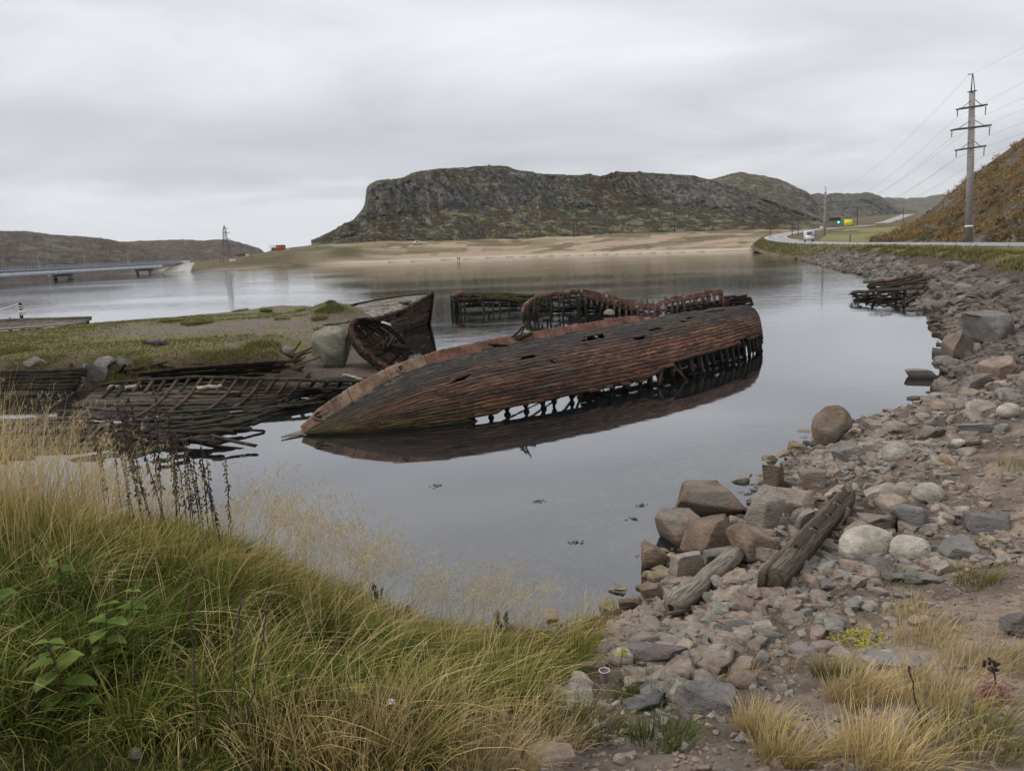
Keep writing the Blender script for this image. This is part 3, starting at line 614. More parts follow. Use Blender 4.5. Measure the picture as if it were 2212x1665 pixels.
CL = [(672, 521), (691, 514), (727, 496), (750, 484), (764, 477), (775, 465), (782, 457), (787, 446), (789, 436), (791, 415), (794, 407), (800, 401), (812, 394), (822, 392), (850, 388), (873, 384), (890, 378), (906, 375), (930, 370), (953, 366), (980, 366), (1008, 368), (1030, 364), (1041, 363), (1092, 364), (1110, 370), (1128, 373), (1165, 380), (1210, 383), (1249, 386), (1274, 383), (1296, 387), (1316, 382), (1340, 379), (1384, 379), (1420, 385), (1497, 388), (1560, 404), (1610, 420), (1650, 436), (1700, 452), (1760, 470), (1800, 482), (1850, 492)]
cliffV = hill('cliff_hill', CL, [(672, 600), (800, 590), (1060, 700), (1500, 820), (1850, 700)], [(672, 470), (1000, 480), (1300, 490), (1600, 500), (1850, 520)],
     [(0, 0, 0), (.2, .22, .22), (.34, .40, .36), (.5, .62, .44), (.66, .82, .52), (.8, .92, .72), (1, 1, 1)], M['cliff'], zf=7, nu=760, nv=200, amp=6.0, fs=.022, seed=100)
midV = hill('rocky_hill', [(1380, 392), (1420, 388), (1500, 388), (1545, 387), (1570, 378), (1590, 374), (1605, 372), (1630, 377), (1650, 380), (1680, 388), (1710, 400), (1740, 413), (1757, 428), (1775, 448), (1795, 466), (1820, 478), (1870, 488), (1930, 490)], 1150, [(1380, 780), (1600, 700), (1930, 760)],
     [(0, 0, 0), (.3, .3, .35), (.5, .5, .5), (.75, .82, .7), (1, 1, 1)], M['hill_mid'], zf=8, nu=420, nv=150, amp=9, fs=.014, seed=200)
hill('low_spur', [(1500, 490), (1600, 474), (1680, 466), (1730, 462), (1780, 470), (1830, 484), (1880, 494)], 640, 520, [(0, 0, 0), (.5, .5, .5), (1, 1, 1)], M['hill_mid'], zf=8, nu=220, nv=60, amp=2.5, fs=.03, seed=230)
hill('valley_moor', [(1700, 480), (1790, 476), (1850, 470), (1900, 466), (1960, 460), (2060, 455), (2200, 440)], 1300, 560, [(0, 0, 0), (.5, .45, .5), (1, 1, 1)], M['hill_right'], zf=10, nu=220, nv=60, amp=4, fs=.02, seed=250)
hill('far_hill', [(1700, 445), (1740, 425), (1757, 418), (1785, 419), (1800, 417), (1840, 418), (1870, 415), (1885, 417), (1910, 428), (1925, 440), (1950, 452), (2010, 460)], 1700, 1250, [(0, 0, 0), (.3, .2, .35), (.6, .7, .6), (1, 1, 1)], M['hill_far'], zf=10, nu=260, nv=100, amp=14, fs=.009, seed=300)
hill('distant_ridge', [(1860, 436), (1890, 430), (1920, 426), (1960, 429), (2000, 425), (2035, 420), (2100, 410), (2200, 405)], 2600, 2000, [(0, 0, 0), (.5, .5, .5), (1, 1, 1)], M['hill_far'], zf=20, nu=180, nv=60, amp=13, fs=.006, seed=350)
hill('left_hill', [(-500, 488), (-200, 494), (0, 499), (55, 499), (120, 507), (200, 512), (235, 517), (266, 523), (300, 534), (350, 552), (420, 572)], 900, [(-500, 430), (0, 480), (420, 640)], [(0, 0, 0), (.4, .38, .3), (.7, .75, .6), (1, 1, 1)], M['hill_left'], zf=-1, nu=360, nv=110, amp=7, fs=.018, seed=400)
hill('left_far_hill', [(180, 530), (230, 526), (266, 522), (328, 519), (394, 517), (440, 520), (474, 517), (500, 519), (521, 525), (545, 531), (560, 536), (572, 548)], 1300, 900, [(0, 0, 0), (.4, .38, .3), (.7, .75, .6), (1, 1, 1)], M['hill_left'], zf=-1, nu=300, nv=90, amp=9, fs=.014, seed=450)
slopeV = hill('bush_slope', [(1880, 516), (1905, 510), (1920, 505), (1940, 498), (1960, 488), (1985, 474), (2000, 462), (2020, 447), (2040, 428), (2060, 412), (2080, 393), (2100, 378), (2120, 364), (2160, 336), (2185, 318), (2212, 298), (2260, 268), (2400, 195), (2700, 120)], [(1880, 235), (2000, 215), (2212, 185), (2700, 170)], [(1880, 205), (1960, 178), (2080, 145), (2212, 120), (2700, 90)],
     [(0, 0, 0), (.3, .3, .25), (.6, .62, .55), (1, 1, 1)], M['hill_right'], zf=2.2, nu=420, nv=150, amp=1.6, fs=.07, seed=500)
# ------------------------------------------------------------------ the large wreck lying on its side
A0 = at(652, 939); B0 = at(1634, 744); CH = (B0-A0)[:2]; CL_ = np.linalg.norm(CH); CH = CH/CL_; PN = np.array((CH[1], -CH[0]))
def onchord(px, py):
    d = ray(px, py); n = np.array((PN[0], PN[1], 0)); tt = ((A0-CAM)@n)/(d@n); p = CAM+d*tt
    return (p[:2]-A0[:2])@CH, p[2]
rid = np.array([onchord(a, b) for a, b in [(655, 938), (700, 908), (760, 868), (850, 817), (950, 780), (1060, 753), (1200, 726), (1300, 708), (1400, 690), (1500, 673), (1560, 665), (1600, 662), (1618, 663), (1628, 672), (1634, 690)]])
rid = np.concatenate((rid, [[CL_, .62]])); rid[0, 1] = .03
WA = np.array([(0, .12), (.6, .72), (1.2, 1.12), (2.2, 1.7), (3.3, 2.15), (6.1, 2.62), (9.4, 2.85), (12.6, 2.75), (15, 2.4), (17, 1.95), (18.5, 1.5), (19.6, 1.0), (20.3, .55), (CL_, .12)])
def hullS(u, v):
    u = np.asarray(u, float); v = np.asarray(v, float)
    uc = np.clip(u, 0, CL_); zr = np.interp(uc, rid[:, 0], rid[:, 1]); w = np.interp(uc, WA[:, 0], WA[:, 1])
    a = v*math.pi/2; s = np.sin(np.minimum(a, math.pi/2))**.92+np.maximum(0, a-math.pi/2)*-.25; c = np.cos(a)
    xy = A0[:2]+np.outer(uc, CH)+np.outer(w*s, PN)
    return np.column_stack((xy, zr*np.sign(c)*np.abs(c)**.95-.0))
VT = np.array([(0, 1.2), (3.2, 1.15), (3.8, .95), (5, .93), (8, .91), (10.2, .91), (10.7, .83), (12, .78), (14, .75), (17, .74), (19, .77), (20.2, .88), (CL_, 1.1)])
holes = [(6.9, .47, .3, .03), (7.1, .50, .14, .05), (9.6, .23, .5, .025), (9.3, .26, .25, .03), (14.8, .2, .35, .02), (4.0, .42, .25, .02), (6.3, .36, .35, .02), (12.4, .28, .4, .02), (16.9, .15, .5, .02), (11.2, .4, .3, .02)]
def keepH(u, v, k):
    rgk = np.random.default_rng(k*7+3); j = rgk.uniform(-.03, .03)
    ok = v < np.interp(u, VT[:, 0], VT[:, 1])+j+.02*vn(u*3, np.full(len(u), k*5.0), 3)
    for a, b, du, dv in holes: ok &= ~((np.abs(u-a) < du*(.7+.5*rgk.random())) & (np.abs(v-b) < dv))
    if rgk.random() < .4:
        c = rgk.uniform(1, CL_-2); ok &= ~((np.abs(u-c) < rgk.uniform(.1, .3)) & (v < .35) & (rgk.random() < .5))
    return ok
wreck = thing('ship_wreck', 'large ship hull on its side in the calm near water, rusty red and black planks', 'ship wreck', (A0+B0)/2*np.array((1, 1, 0)))
mb = MB(); strakes(mb, hullS, 25, .05, CL_-.02, .24, keepH, th=.045, lift=.006, gap=.035, pl=(4.5, 9.5), vr=(0, 1.14), vs=2.6, flip=1, jag=.25, vjit=.035)
mb.build('hull_planking', M['hull'], wreck)
mb = MB()   # splinters and lifted plank ends
for k in range(110):
    u = random.uniform(.6, CL_-.8); v = random.uniform(.03, min(.95, np.interp(u, VT[:, 0], VT[:, 1]))); l = random.uniform(.15, .7)
    p = hullS([u, u+l], [v, v+random.uniform(-.006, .006)]); n = nrm(np.append(PN*math.sin(v*1.57), math.cos(v*1.57)))
    plank(mb, p[0]+n*.015, p[1]+n*random.uniform(.015, .05), random.uniform(.015, .05), .012, n, seg=3, wob=.006, jag=.05, taper=.5)
mb.build('splinters', M['wood_dark'], wreck)['kind'] = 'stuff'
def innerS(u, v):
    P = hullS(u, v); C = np.column_stack((A0[:2]+np.outer(np.asarray(u, float), CH), np.zeros(len(u)))); return P-nrm(P-C)*np.minimum(.24, .5*np.linalg.norm(P-C, axis=1, keepdims=True))
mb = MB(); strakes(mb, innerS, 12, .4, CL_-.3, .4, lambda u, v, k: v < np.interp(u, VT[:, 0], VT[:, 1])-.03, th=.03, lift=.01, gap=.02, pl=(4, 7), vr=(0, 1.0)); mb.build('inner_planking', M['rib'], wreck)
def backS(u, v):
    u = np.asarray(u, float); z = np.interp(u, rid[:, 0], rid[:, 1]); w_ = np.interp(u, WA[:, 0], WA[:, 1]); v = np.asarray(v, float)*np.ones_like(u)
    return np.column_stack((A0[:2]+np.outer(u, CH)+np.outer(w_*(.1-.35*np.sin(v*1.5)), PN), z*(1-v*1.12)-.08))
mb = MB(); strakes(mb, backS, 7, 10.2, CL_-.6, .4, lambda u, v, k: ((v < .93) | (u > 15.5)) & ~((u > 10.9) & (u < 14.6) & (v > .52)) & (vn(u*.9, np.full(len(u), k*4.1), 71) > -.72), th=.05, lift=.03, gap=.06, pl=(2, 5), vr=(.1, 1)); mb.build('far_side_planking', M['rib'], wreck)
for u in np.arange(1.0, CL_-.3, .55):
    u = u+random.uniform(-.09, .09); vv = np.linspace(.12, random.choice((1.12, 1.12, 1.12, 1.08)), 16)
    P = hullS(np.full(16, u)+np.linspace(0, random.uniform(-.06, .06), 16), vv)
    ctr = np.append(A0[:2]+CH*u, 0); nn = nrm(P-ctr); P = P-nn*.11
    mb = MB(); tube(mb, P, random.uniform(.05, .068), 4, (1.15, 1), random.random(), .12); mb.build('rib', M['rib'], wreck, smooth=False)
for vv_, a, b in ((.5, 2.5, 19.4), (.8, 9.5, 19.8)):
    us = np.linspace(a, b, 40); P = hullS(us, np.full(40, vv_)); P = P-nrm(P-np.column_stack((A0[:2]+np.outer(us, CH), np.zeros(40))))*.2
    mb = MB(); tube(mb, P, .07, 4, (1, 1.3), random.random(), .1); mb.build('stringer', M['rib'], wreck)
mb = MB()
def hp(u, v, off=0.0):
    p = hullS([u], [v])[0]; return p+nrm(p-np.append(A0[:2]+CH*u, 0))*off
for a, b, w in (((10.2, .86), (10.9, .80), .13), ((10.95, .79), (10.55, .99), .12), ((17.2, .70), (18.9, .72), .16), ((18.7, .66), (19.3, .85), .09), ((6.0, .89), (10.3, .865), .09), ((11.4, .74), (12.1, 1.02), .08), ((13.2, .72), (13.3, 1.05), .07)):
    mb = MB(); plank(mb, hp(*a, .05), hp(*b, .07), w, .05, np.append(PN, .3), seg=6, wob=.015); mb.build('loose_plank', M['wood_brown'], wreck)
# rusty bulwark strip on the upper edge, in plates
su = np.linspace(.02, 13.4, 140); rz = np.interp(su, rid[:, 0], rid[:, 1])
wid = np.interp(su, [0, .6, 1.5, 3, 6, 12.5, 13.4], [.2, .38, .40, .37, .31, .27, .14])
def stripP(u, f):
    u = np.asarray(u, float); z = np.interp(u, rid[:, 0], rid[:, 1]); w_ = np.interp(u, su, wid)
    xy = A0[:2]+np.outer(u, CH)+np.outer(.05-w_*.62*f, PN); return np.column_stack((xy, z-.0+w_*.80*f))
cuts = [0, 1.45, 2.6, 3.9, 5.1, 6.3, 7.4, 8.5, 9.6, 10.7, 11.8, 13.3]
for i in range(len(cuts)-1):
    uu = np.linspace(cuts[i]+.008, cuts[i+1]-.008, 26); ff = np.linspace(-.16, 1, 8); V = np.zeros((26, 8, 3))
    for j, f in enumerate(ff):
        V[:, j] = stripP(uu, f+RG.normal(0, .018, 26)*(f > .9))
    V += nrm(np.append(PN*.8, .62))*(random.uniform(-.006, .012)) + RG.normal(0, .0035, (26, 8, 1))*np.append(PN, .5)
    mb = MB(); grid(mb, V, rnd=random.random(), thick=-.03); mb.build('bulwark_plate', M['rust_tan' if i < 3 else 'rust'], wreck)
def ring(mb, c, n, r1, r2, ax=None, el=1.0, k=40, h=.03):
    n = nrm(n); a = nrm(np.append(CH, 0)-n*(np.append(CH, 0)@n)); b = np.cross(n, a); an = np.linspace(0, 2*math.pi, k+1)
    V = np.zeros((k+1, 13, 3))
    for j, t_ in enumerate(np.linspace(0, 2*math.pi, 13)):
        rr_ = r1+r2*np.cos(t_)
        V[:, j] = c+np.outer(np.cos(an)*(rr_+(el-1)*r1), a)+np.outer(np.sin(an)*rr_, b)+n*(r2*math.sin(t_)+h)
    grid(mb, V)
def disc(mb, c, n, r, el=1.0, k=30):
    n = nrm(n); a = nrm(np.append(CH, 0)-n*(np.append(CH, 0)@n)); b = np.cross(n, a)
    P = [c+a*math.cos(x)*r*el+b*math.sin(x)*r for x in np.linspace(0, 2*math.pi, k, False)]; prism(mb, P, .004, n)
sn = np.append(PN*.8, .62)
c = stripP([3.05], .5)[0]; mb = MB(); ring(mb, c, sn, .105, .035, h=.05); ring(mb, c, sn, .14, .02, h=.012); fl = mb.build('fairlead', M['rust_tan'], wreck, True); mb = MB(); disc(mb, c+nrm(sn)*.03, sn, .1); mb.build('fairlead_shade_disc', M['black'], fl)  # black disc paints the dark inside the fairlead hole
c = stripP([.62], .42)[0]; mb = MB(); ring(mb, c, sn, .13, .035, el=1.9, h=.02); hw = mb.build('hawse_hole', M['rust_tan'], wreck, True); mb = MB(); disc(mb, c+nrm(sn)*.026, sn, .105, 1.9); ho = mb.build('hawse_shade_disc', M['black'], hw)  # black oval disc stands for the shade inside the hawse hole
mb = MB(); plank(mb, c+nrm(sn)*.04-np.append(CH*.2, .02), c+nrm(sn)*.05+np.append(CH*.16, .06), .035, .02, sn); mb.build('hawse_bar', M['rust_tan'], hw)
e = stripP([7.2], .8)[0]; mb = MB(); plank(mb, e, e+np.array((.35, .1, .33)), .09, .06, (1, 0, 0)); mb.build('upright_splinter', M['wood_dark'], wreck); mb = MB(); plank(mb, e+np.array((.1, 0, -.06)), e+np.array((.6, .15, .10)), .13, .1); plank(mb, e+np.array((.28, .1, .1)), e+np.array((.42, .1, .42)), .1, .05, (1, 0, 0), taper=.5)
mb.build('deck_timber', M['wood_mossy'], wreck)
e = stripP([6.2], .25)[0]; mb = MB(); plank(mb, e+np.array((-.35, 0, .12)), e+np.array((.5, .1, .02)), .12, .04); plank(mb, e+np.array((-.3, 0, .06)), e+np.array((.45, .1, -.03)), .06, .04)
mb.build('deck_timber', M['wood_mossy'], wreck)
mb = MB(); e = stripP([13.2], .3)[0]; plank(mb, e, e+np.append(CH*.55, -.02), .16, .02, sn, seg=4); mb.build('torn_plate', M['rust'], wreck)
mb = MB(); P = A0+np.append(-CH*.55, .03); prism(mb, [P, P+np.append(CH*.5+PN*.12, -.02), P+np.append(CH*1.0+PN*.05, .02), P+np.append(CH*.7-PN*.16, .03), P+np.append(CH*.3-PN*.12, .01)], .03); mb.build('stem_tip', M['drift'], wreck)
# weed growing along the waterline of its bow
# ------------------------------------------------------------------ broken boat shell below the bank (inside planks showing)
def curve(L): 
    P = np.array([at(*p) for p in L]); s = np.concatenate(([0], np.cumsum(np.linalg.norm(np.diff(P, axis=0), axis=1)))); return P, s
def shell(G, Bm, bulge=0.0, bdir=(0, 1, -.3)):
    bd = np.array(bdir); sg = np.concatenate(([0], np.cumsum(np.linalg.norm(np.diff(G, axis=0), axis=1)))); L = sg[-1]
    sb = np.linspace(0, 1, len(Bm)); sgn = sg/L
    def S(u, v):
        u = np.clip(np.asarray(u, float)/L, 0, 1); v = np.asarray(v, float)*np.ones_like(u)
        g = np.column_stack([np.interp(u, sgn, G[:, k]) for k in range(3)]); b = np.column_stack([np.interp(u, sb, Bm[:, k]) for k in range(3)])
        return g*(1-v)[:, None]+b*v[:, None]+np.outer(np.sin(np.clip(v, -.1, 1.1)*math.pi)*bulge, bd)
    return S, L
Gb = np.array([at(210, 836, .5), at(310, 824, .62), at(416, 818, .68), at(575, 822, .62), at(720, 826, .5), at(858, 826, .42)])
Bb = np.array([at(120, 886, .1), at(230, 902, .02), at(330, 905, -.05), at(440, 897, -.05), at(560, 880, -.05), at(700, 852, -.05), at(850, 832, .1)])
Sb, Lb = shell(Gb, Bb, .28, (0, .6, -.5))
wb = thing('boat_wreck', 'flattened boat shell with bare inner planks lying below the spit bank, behind the dry grass', 'boat wreck', (*Gb[2][:2], 0))
mb = MB(); strakes(mb, Sb, 9, 0, Lb, .3, lambda u, v, k: (u < Lb-.8-k*.35) & (vn(u*.6, np.full(len(u), k*3.7), 8) > -.62), th=.05, lift=.05, gap=.22, pl=(2, 5), vr=(.16, 1), flip=-1, jag=.2, vjit=.15); mb.build('planking', M['wood_inner'], wb)
def edge(mb, P, w, t_, mat=None, n=14, lift=0.0):
    P = np.asarray(P); s = np.concatenate(([0], np.cumsum(np.linalg.norm(np.diff(P, axis=0), axis=1)))); q_ = np.linspace(0, s[-1], n*len(P))
    X = np.column_stack([np.interp(q_, s, P[:, k]) for k in range(3)])+RG.normal(0, .008, (len(q_), 3)); X[:, 2] += lift
    tube(mb, X, w, 4, (1, t_), random.random(), .08)
mb = MB(); edge(mb, Gb, .07, .6, lift=.05); mb.build('gunwale', M['wood_mossy'], wb)
mb = MB(); edge(mb, Gb+np.array((0, -.03, -.2)), .035, 1.2); mb.build('rail', M['wood_dark'], wb)
for u in np.arange(.6, Lb-.8, .42):
    P = Sb(np.full(9, u), np.linspace(-.02, random.uniform(.25, .4) if random.random() < .6 else 1.0, 9))+np.array((0, -.03, .02)); mb = MB(); tube(mb, P, .04, 4, (1.2, 1), random.random(), .1); mb.build('rib', M['rust_dark' if random.random() < .5 else 'rib'], wb)
for a, b in ((236, 262), (276, 305), (432, 482)):
    mb = MB(); p = at(a, 836, .5)+np.array((0, -.1, 0)); p2 = at(b, 833, .5)+np.array((0, -.1, 0)); plank(mb, p, p2, .03, .12, seg=5, wob=.02); mb.build('painted_board', M['oldpaint'], wb)
for x in (483, 560):
    c0 = at(x, 828, .58)+np.array((0, -.08, 0)); mb = MB()
    for k in range(9):
        cc = c0+np.array((.02*math.sin(k), -.045*k, -.065*k)); an = np.linspace(0, 2*math.pi, 11)
        ax_ = np.array((1, 0, 0)) if k % 2 else np.array((0, 1, .2)); P = cc+np.outer(np.cos(an)*.022, ax_)+np.outer(np.sin(an)*.045, (0, -.4, 1)); tube(mb, P, .009, 5, cap=False)
    mb.build('chain', M['rust_dark'], wb)
mb = MB()
for a, b, w in (((330, 890), (655, 878), .1), ((420, 905), (700, 868), .14), ((350, 918), (560, 905), .12), ((540, 880), (600, 868), .1), ((575, 886), (640, 866), .12), ((300, 905), (470, 900), .16), ((410, 925), (520, 915), .1), ((640, 870), (770, 838), .1)):
    plank(mb, at(*a, random.uniform(.05, .2)), at(*b, random.uniform(.05, .22)), w, .07, wob=.03)
mb.build('fallen_plank', M['wood_mossy'], wb)
for x, y, h in ((585, 858, .34), (608, 872, .22), (625, 890, .24), (557, 868, .2), (663, 850, .15)):
    mb = MB(); p = at(x, y, -.1); plank(mb, p, p+np.array((random.uniform(-.05, .05), 0, h+.12)), .09, .07, (0, 1, 0), seg=3); mb.build('post', M['wood_dark'], wb)
# dark heap of frames in front of it
wh = thing('timber_heap', 'dark heap of broken frames and planks half sunk behind the tall dry grass', 'timber heap', (*at(340, 950)[:2], 0))
Gh = np.array([at(x, y, .14) for x, y in ((-160, 912), (60, 905), (180, 900), (300, 906), (420, 902), (540, 886), (640, 868), (720, 852))]); Bh = np.array([at(x, y, -.03) for x, y in ((-160, 1020), (40, 1010), (180, 1000), (300, 985), (420, 965), (510, 935), (600, 898), (690, 866))])
Shh, Lhh = shell(Gh, Bh, .03, (0, 0, 1))
mb = MB(); strakes(mb, Shh, 15, 0, Lhh, .25, lambda u, v, k: (vn(u*.7, np.full(len(u), k*5.3), 55) > -.45) & ((v < .8) | (vn(u*1.1, np.full(len(u), k*2.3), 56) > .0)), th=.08, lift=.10, gap=.08, pl=(1.2, 4), flip=1, jag=.25, vjit=.35); mb.build('sunken_planking', M['wood_dark'], wh)
for k in range(30):
    a = at(random.uniform(120, 470), random.uniform(905, 965), random.uniform(.05, .3)); d = np.array((random.uniform(.5, 1.7), random.uniform(-.4, .6), random.uniform(-.2, .12)))
    mb = MB(); plank(mb, a, a+d, random.uniform(.06, .16), random.uniform(.04, .08), wob=.02); mb.build('plank', M['wood_dark'], wh)
# timber wall in the bank
wt = thing('timber_wall', 'low black timber wall holding the near bank of the grassy spit', 'timber wall', (*at(120, 812, .5)[:2], 0))
for k in range(7):
    mb = MB(); plank(mb, at(-60, 806+k*7, .75-.12*k), at(186-k*5, 800+k*8, .72-.12*k), .16, .07, (0, 1, .2), seg=9, wob=.03); mb.build('plank', M['wood_dark'], wt)
for x in (20, 68, 110, 160):
    mb = MB(); p = at(x, 838, .0)+np.array((0, -.06, 0)); plank(mb, p, p+np.array((0, .05, .85)), .14, .12, (0, 1, 0)); mb.build('post', M['wood_dark'], wt)
# dark sheer planks of a buried hull in the bank
Gc = np.array([at(300, 806, .72), at(400, 795, .78), at(510, 786, .8), at(590, 781, .78), at(645, 779, .72)]); Bc = np.array([at(296, 832, .15), at(400, 826, .12), at(510, 822, .1), at(590, 815, .12), at(652, 795, .45)])
Sc, Lc = shell(Gc, Bc, .12, (0, -1, 0)); wc = thing('buried_hull', 'dark reddish strip of planked hull side sticking out of the spit bank', 'hull remnant', (*Gc[2][:2], 0))
mb = MB(); strakes(mb, Sc, 5, 0, Lc, .25, lambda u, v, k: (u < Lc-.1-k*.5) & (vn(u*1.1, np.full(len(u), k*2.7), 18) > -.7), th=.05, lift=.05, gap=.12, pl=(2, 4), flip=-1, jag=.2, vjit=.2); mb.build('planking', M['wood_dark'], wc)
mb = MB(); edge(mb, Gc, .05, .7); plank(mb, at(588, 818, .12), at(658, 790, .5), .2, .07); plank(mb, at(610, 802, .35), at(655, 797, .4), .12, .05); mb.build('sheer_plank', M['wood_brown'], wc)
for k in range(7):
    mb = MB(); a = at(628+random.uniform(-8, 12), 790-k*4, .6); plank(mb, a, a+np.array((random.uniform(.4, .9), random.uniform(0, .5), random.uniform(.2, .55))), .13, .04); mb.build('broken_plank', M['wood_dark'], wc)
for k in range(14):
    x = random.uniform(205, 640); y = 800+random.uniform(-6, 22)-(x-205)*.03; a = hit(x, y); mb = MB(); plank(mb, a+np.array((0, 0, .02)), a+np.array((random.uniform(.3, 1.1)*random.choice((-1, 1)), random.uniform(-.5, .1), random.uniform(.0, .4))), random.uniform(.08, .2), .06, seg=4); tag(mb.build('bank_timber', M[random.choice(('wood_dark', 'wood_dark', 'wood_brown'))], None, loc=a), 'short broken timber sticking out of the eroded spit bank', 'timber', 'broken timbers along the spit bank')
# ------------------------------------------------------------------ bow with pale deck
def wp(L, d): return np.array([atY(a, b, k) for (a, b), k in zip(L, d)])
nearS = wp([(700, 706), (755, 699), (813, 690), (873, 671), (905, 653), (933, 636)], [36.5, 38.3, 40.2, 42.6, 44.3, 45.6])
farS = wp([(700, 676), (769, 658), (815, 649), (870, 641), (905, 637), (933, 636)], [42, 43.4, 44.6, 45.6, 45.9, 45.6])
wlS = np.array([at(702, 752, -.0), at(760, 744), at(815, 732), at(870, 716), at(905, 705), at(923, 698)]); wlS[:, 2] = -.15
wp_ = thing('bow_wreck', 'upright wooden bow with pale grey deck run aground at the end of the spit', 'boat wreck', (*nearS[2][:2], 0))
Sn, Ln = shell(nearS, wlS, .1, (.5, -.8, 0))
mb = MB(); strakes(mb, Sn, 11, 0, Ln, .3, lambda u, v, k: vn(u*.8, np.full(len(u), k*3.1), 28) > -.75, th=.05, lift=.03, gap=.1, pl=(1.5, 4), flip=-1, vjit=.12); mb.build('hull_planking', M['wood_hull'], wp_)
wlF = farS.copy(); wlF[:, 2] = -.15; wlF[-1] = wlS[-1]; Sf, Lf = shell(farS, wlF, .1, (0, .8, 0))
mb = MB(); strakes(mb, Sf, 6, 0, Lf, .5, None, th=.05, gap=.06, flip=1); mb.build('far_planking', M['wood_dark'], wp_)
Sd, Ld = shell(nearS+np.array((0, .1, -.02)), farS+np.array((0, -.1, -.02)), .05, (0, 0, 1))
mb = MB(); strakes(mb, Sd, 16, 1.6, Ld-.15, .5, lambda u, v, k: vn(u*.6, np.full(len(u), k*2.9), 81) > -.8, th=.04, lift=.015, gap=.06, pl=(3, 6), flip=1); mb.build('deck', M['wood_pale'], wp_)
mb = MB(); edge(mb, nearS, .085, .9, lift=.02); mb.build('gunwale', M['wood_mossy'], wp_)
mb = MB(); edge(mb, farS, .07, .8, lift=.02); mb.build('gunwale', M['wood_dark'], wp_)
mb = MB(); st = np.array([wlS[-1]+np.array((.0, 0, -.2)), wlS[-1]*.5+nearS[-1]*.5+np.array((.05, 0, 0)), nearS[-1]+np.array((.05, 0, .12))]); tube(mb, st, .1, 4, (1, 1.3), .3, .05); mb.build('stem', M['wood_dark'], wp_)
for u in np.arange(2.0, Ln-.5, .62):
    p = Sn([u], [0])[0]; mb = MB(); plank(mb, p+np.array((-.2, .35, .06)), p+np.array((.16, .5, .08)), .16, .1); mb.build('cleat', M['rust_dark'], wp_)
mb = MB(); box(mb, (nearS[3]+farS[3])/2+np.array((0, 0, .1)), (.5, 1.2, .12), .5); mb.build('hatch', M['wood_pale'], wp_)
for k in range(6):
    a = at(905+k*7, 690-k*6, .5)+np.array((0, -.0, .1)); 
for a, b in (((924, 690), (940, 672)), ((905, 762), (927, 742))): pass
wf = thing('broken_plank_stub', 'short broken plank poking out of the water beside the tilted boat bow', 'plank', (*at(918, 758)[:2], 0)); mb = MB(); p = at(924, 766, -.1); plank(mb, p, p+np.array((-.22, .05, .36)), .3, .06, (0, 1, .2)); mb.build('board', M['wood_dark'], wf); mb = MB(); plank(mb, p+np.array((.06, -.03, .05)), p+np.array((-.1, .0, .22)), .05, .05, (0, 1, .2)); mb.build('batten', M['rust_dark'], wf)
# ------------------------------------------------------------------ small tilted bow by the boulder
rimL = wp([(772, 691), (760, 698), (757, 712), (765, 732), (784, 757), (815, 783), (842, 797), (860, 803)], [28.6, 28.4, 28.2, 28.0, 27.8, 27.7, 27.6, 27.6])
rimR = wp([(772, 691), (790, 689), (812, 691), (835, 702), (858, 720), (874, 738), (884, 752), (889, 762)], [28.6, 28.9, 29.2, 29.4, 29.5, 29.5, 29.4, 29.2])
tb = thing('tilted_boat_bow', 'small wooden boat bow tipped on its side beside the lichened boulder, showing its hollow inside', 'boat wreck', (*rimL[4][:2], 0))
sgn_ = np.linspace(0, 1, 8)
def St(u, v):
    u = np.clip(np.asarray(u, float)/3.0, 0, 1); v = np.asarray(v, float)*np.ones_like(u)
    a = np.column_stack([np.interp(u, sgn_, rimL[:, k]) for k in range(3)]); b = np.column_stack([np.interp(u, sgn_, rimR[:, k]) for k in range(3)])
    dep = np.interp(u, [0, .12, .35, 1], [.12, .5, .85, .75])
    return a*(1-v)[:, None]+b*v[:, None]+np.outer(np.ones_like(u), (0, 0, 0))+(np.sin(v*math.pi)*dep)[:, None]*np.array((-.25, .75, -.45))
mb = MB(); strakes(mb, St, 12, .05, 2.97, .12, lambda u, v, k: ~((u > .35) & (u < .95) & (v < .55) & (vn(u*3, np.full(len(u), k*1.3), 44) > .25)) & ~((u > 2.3) & (v > .3) & (v < .7) & (k % 3 == 0)), th=.04, lift=.03, gap=.12, pl=(.8, 2), flip=-1, vjit=.1); mb.build('planking', M['wood_brown'], tb)
mb = MB(); edge(mb, rimL, .065, 1.4); mb.build('rim', M['rust_dark'], tb)
mb = MB(); edge(mb, rimR, .05, 1.1); mb.build('rim', M['wood_dark'], tb)
mb = MB(); edge(mb, rimL+np.array((-.05, .03, -.13)), .07, 1.2); mb.build('outer_strake', M['wood_dark'], tb)
mb = MB()
for a, b in (((822, 742), (886, 752)), ((812, 750), (880, 760)), ((838, 728), (845, 756))): plank(mb, atY(*a, 28.3), atY(*b, 28.5), .2, .05, (0, -1, .4))
for a, b in (((838, 748), (850, 730)), ((828, 757), (832, 735))): plank(mb, atY(*a, 28.0), atY(*b, 28.1), .09, .07, (0, -1, .4))
mb.build('inner_board', M['wood_dark'], tb)
for u in (.7, 1.1, 1.5, 1.9, 2.3, 2.7):
    P = St(np.full(9, u), np.linspace(.02, .98, 9))+np.array((.02, -.05, .03)); mb = MB(); tube(mb, P, .035, 4, rnd=random.random()); mb.build('rib', M['wood_dark'], tb)
mb = MB(); plank(mb, atY(826, 696, 29.0), atY(842, 701, 29.1), .16, .08); mb.build('white_lump', M['white'], tb)
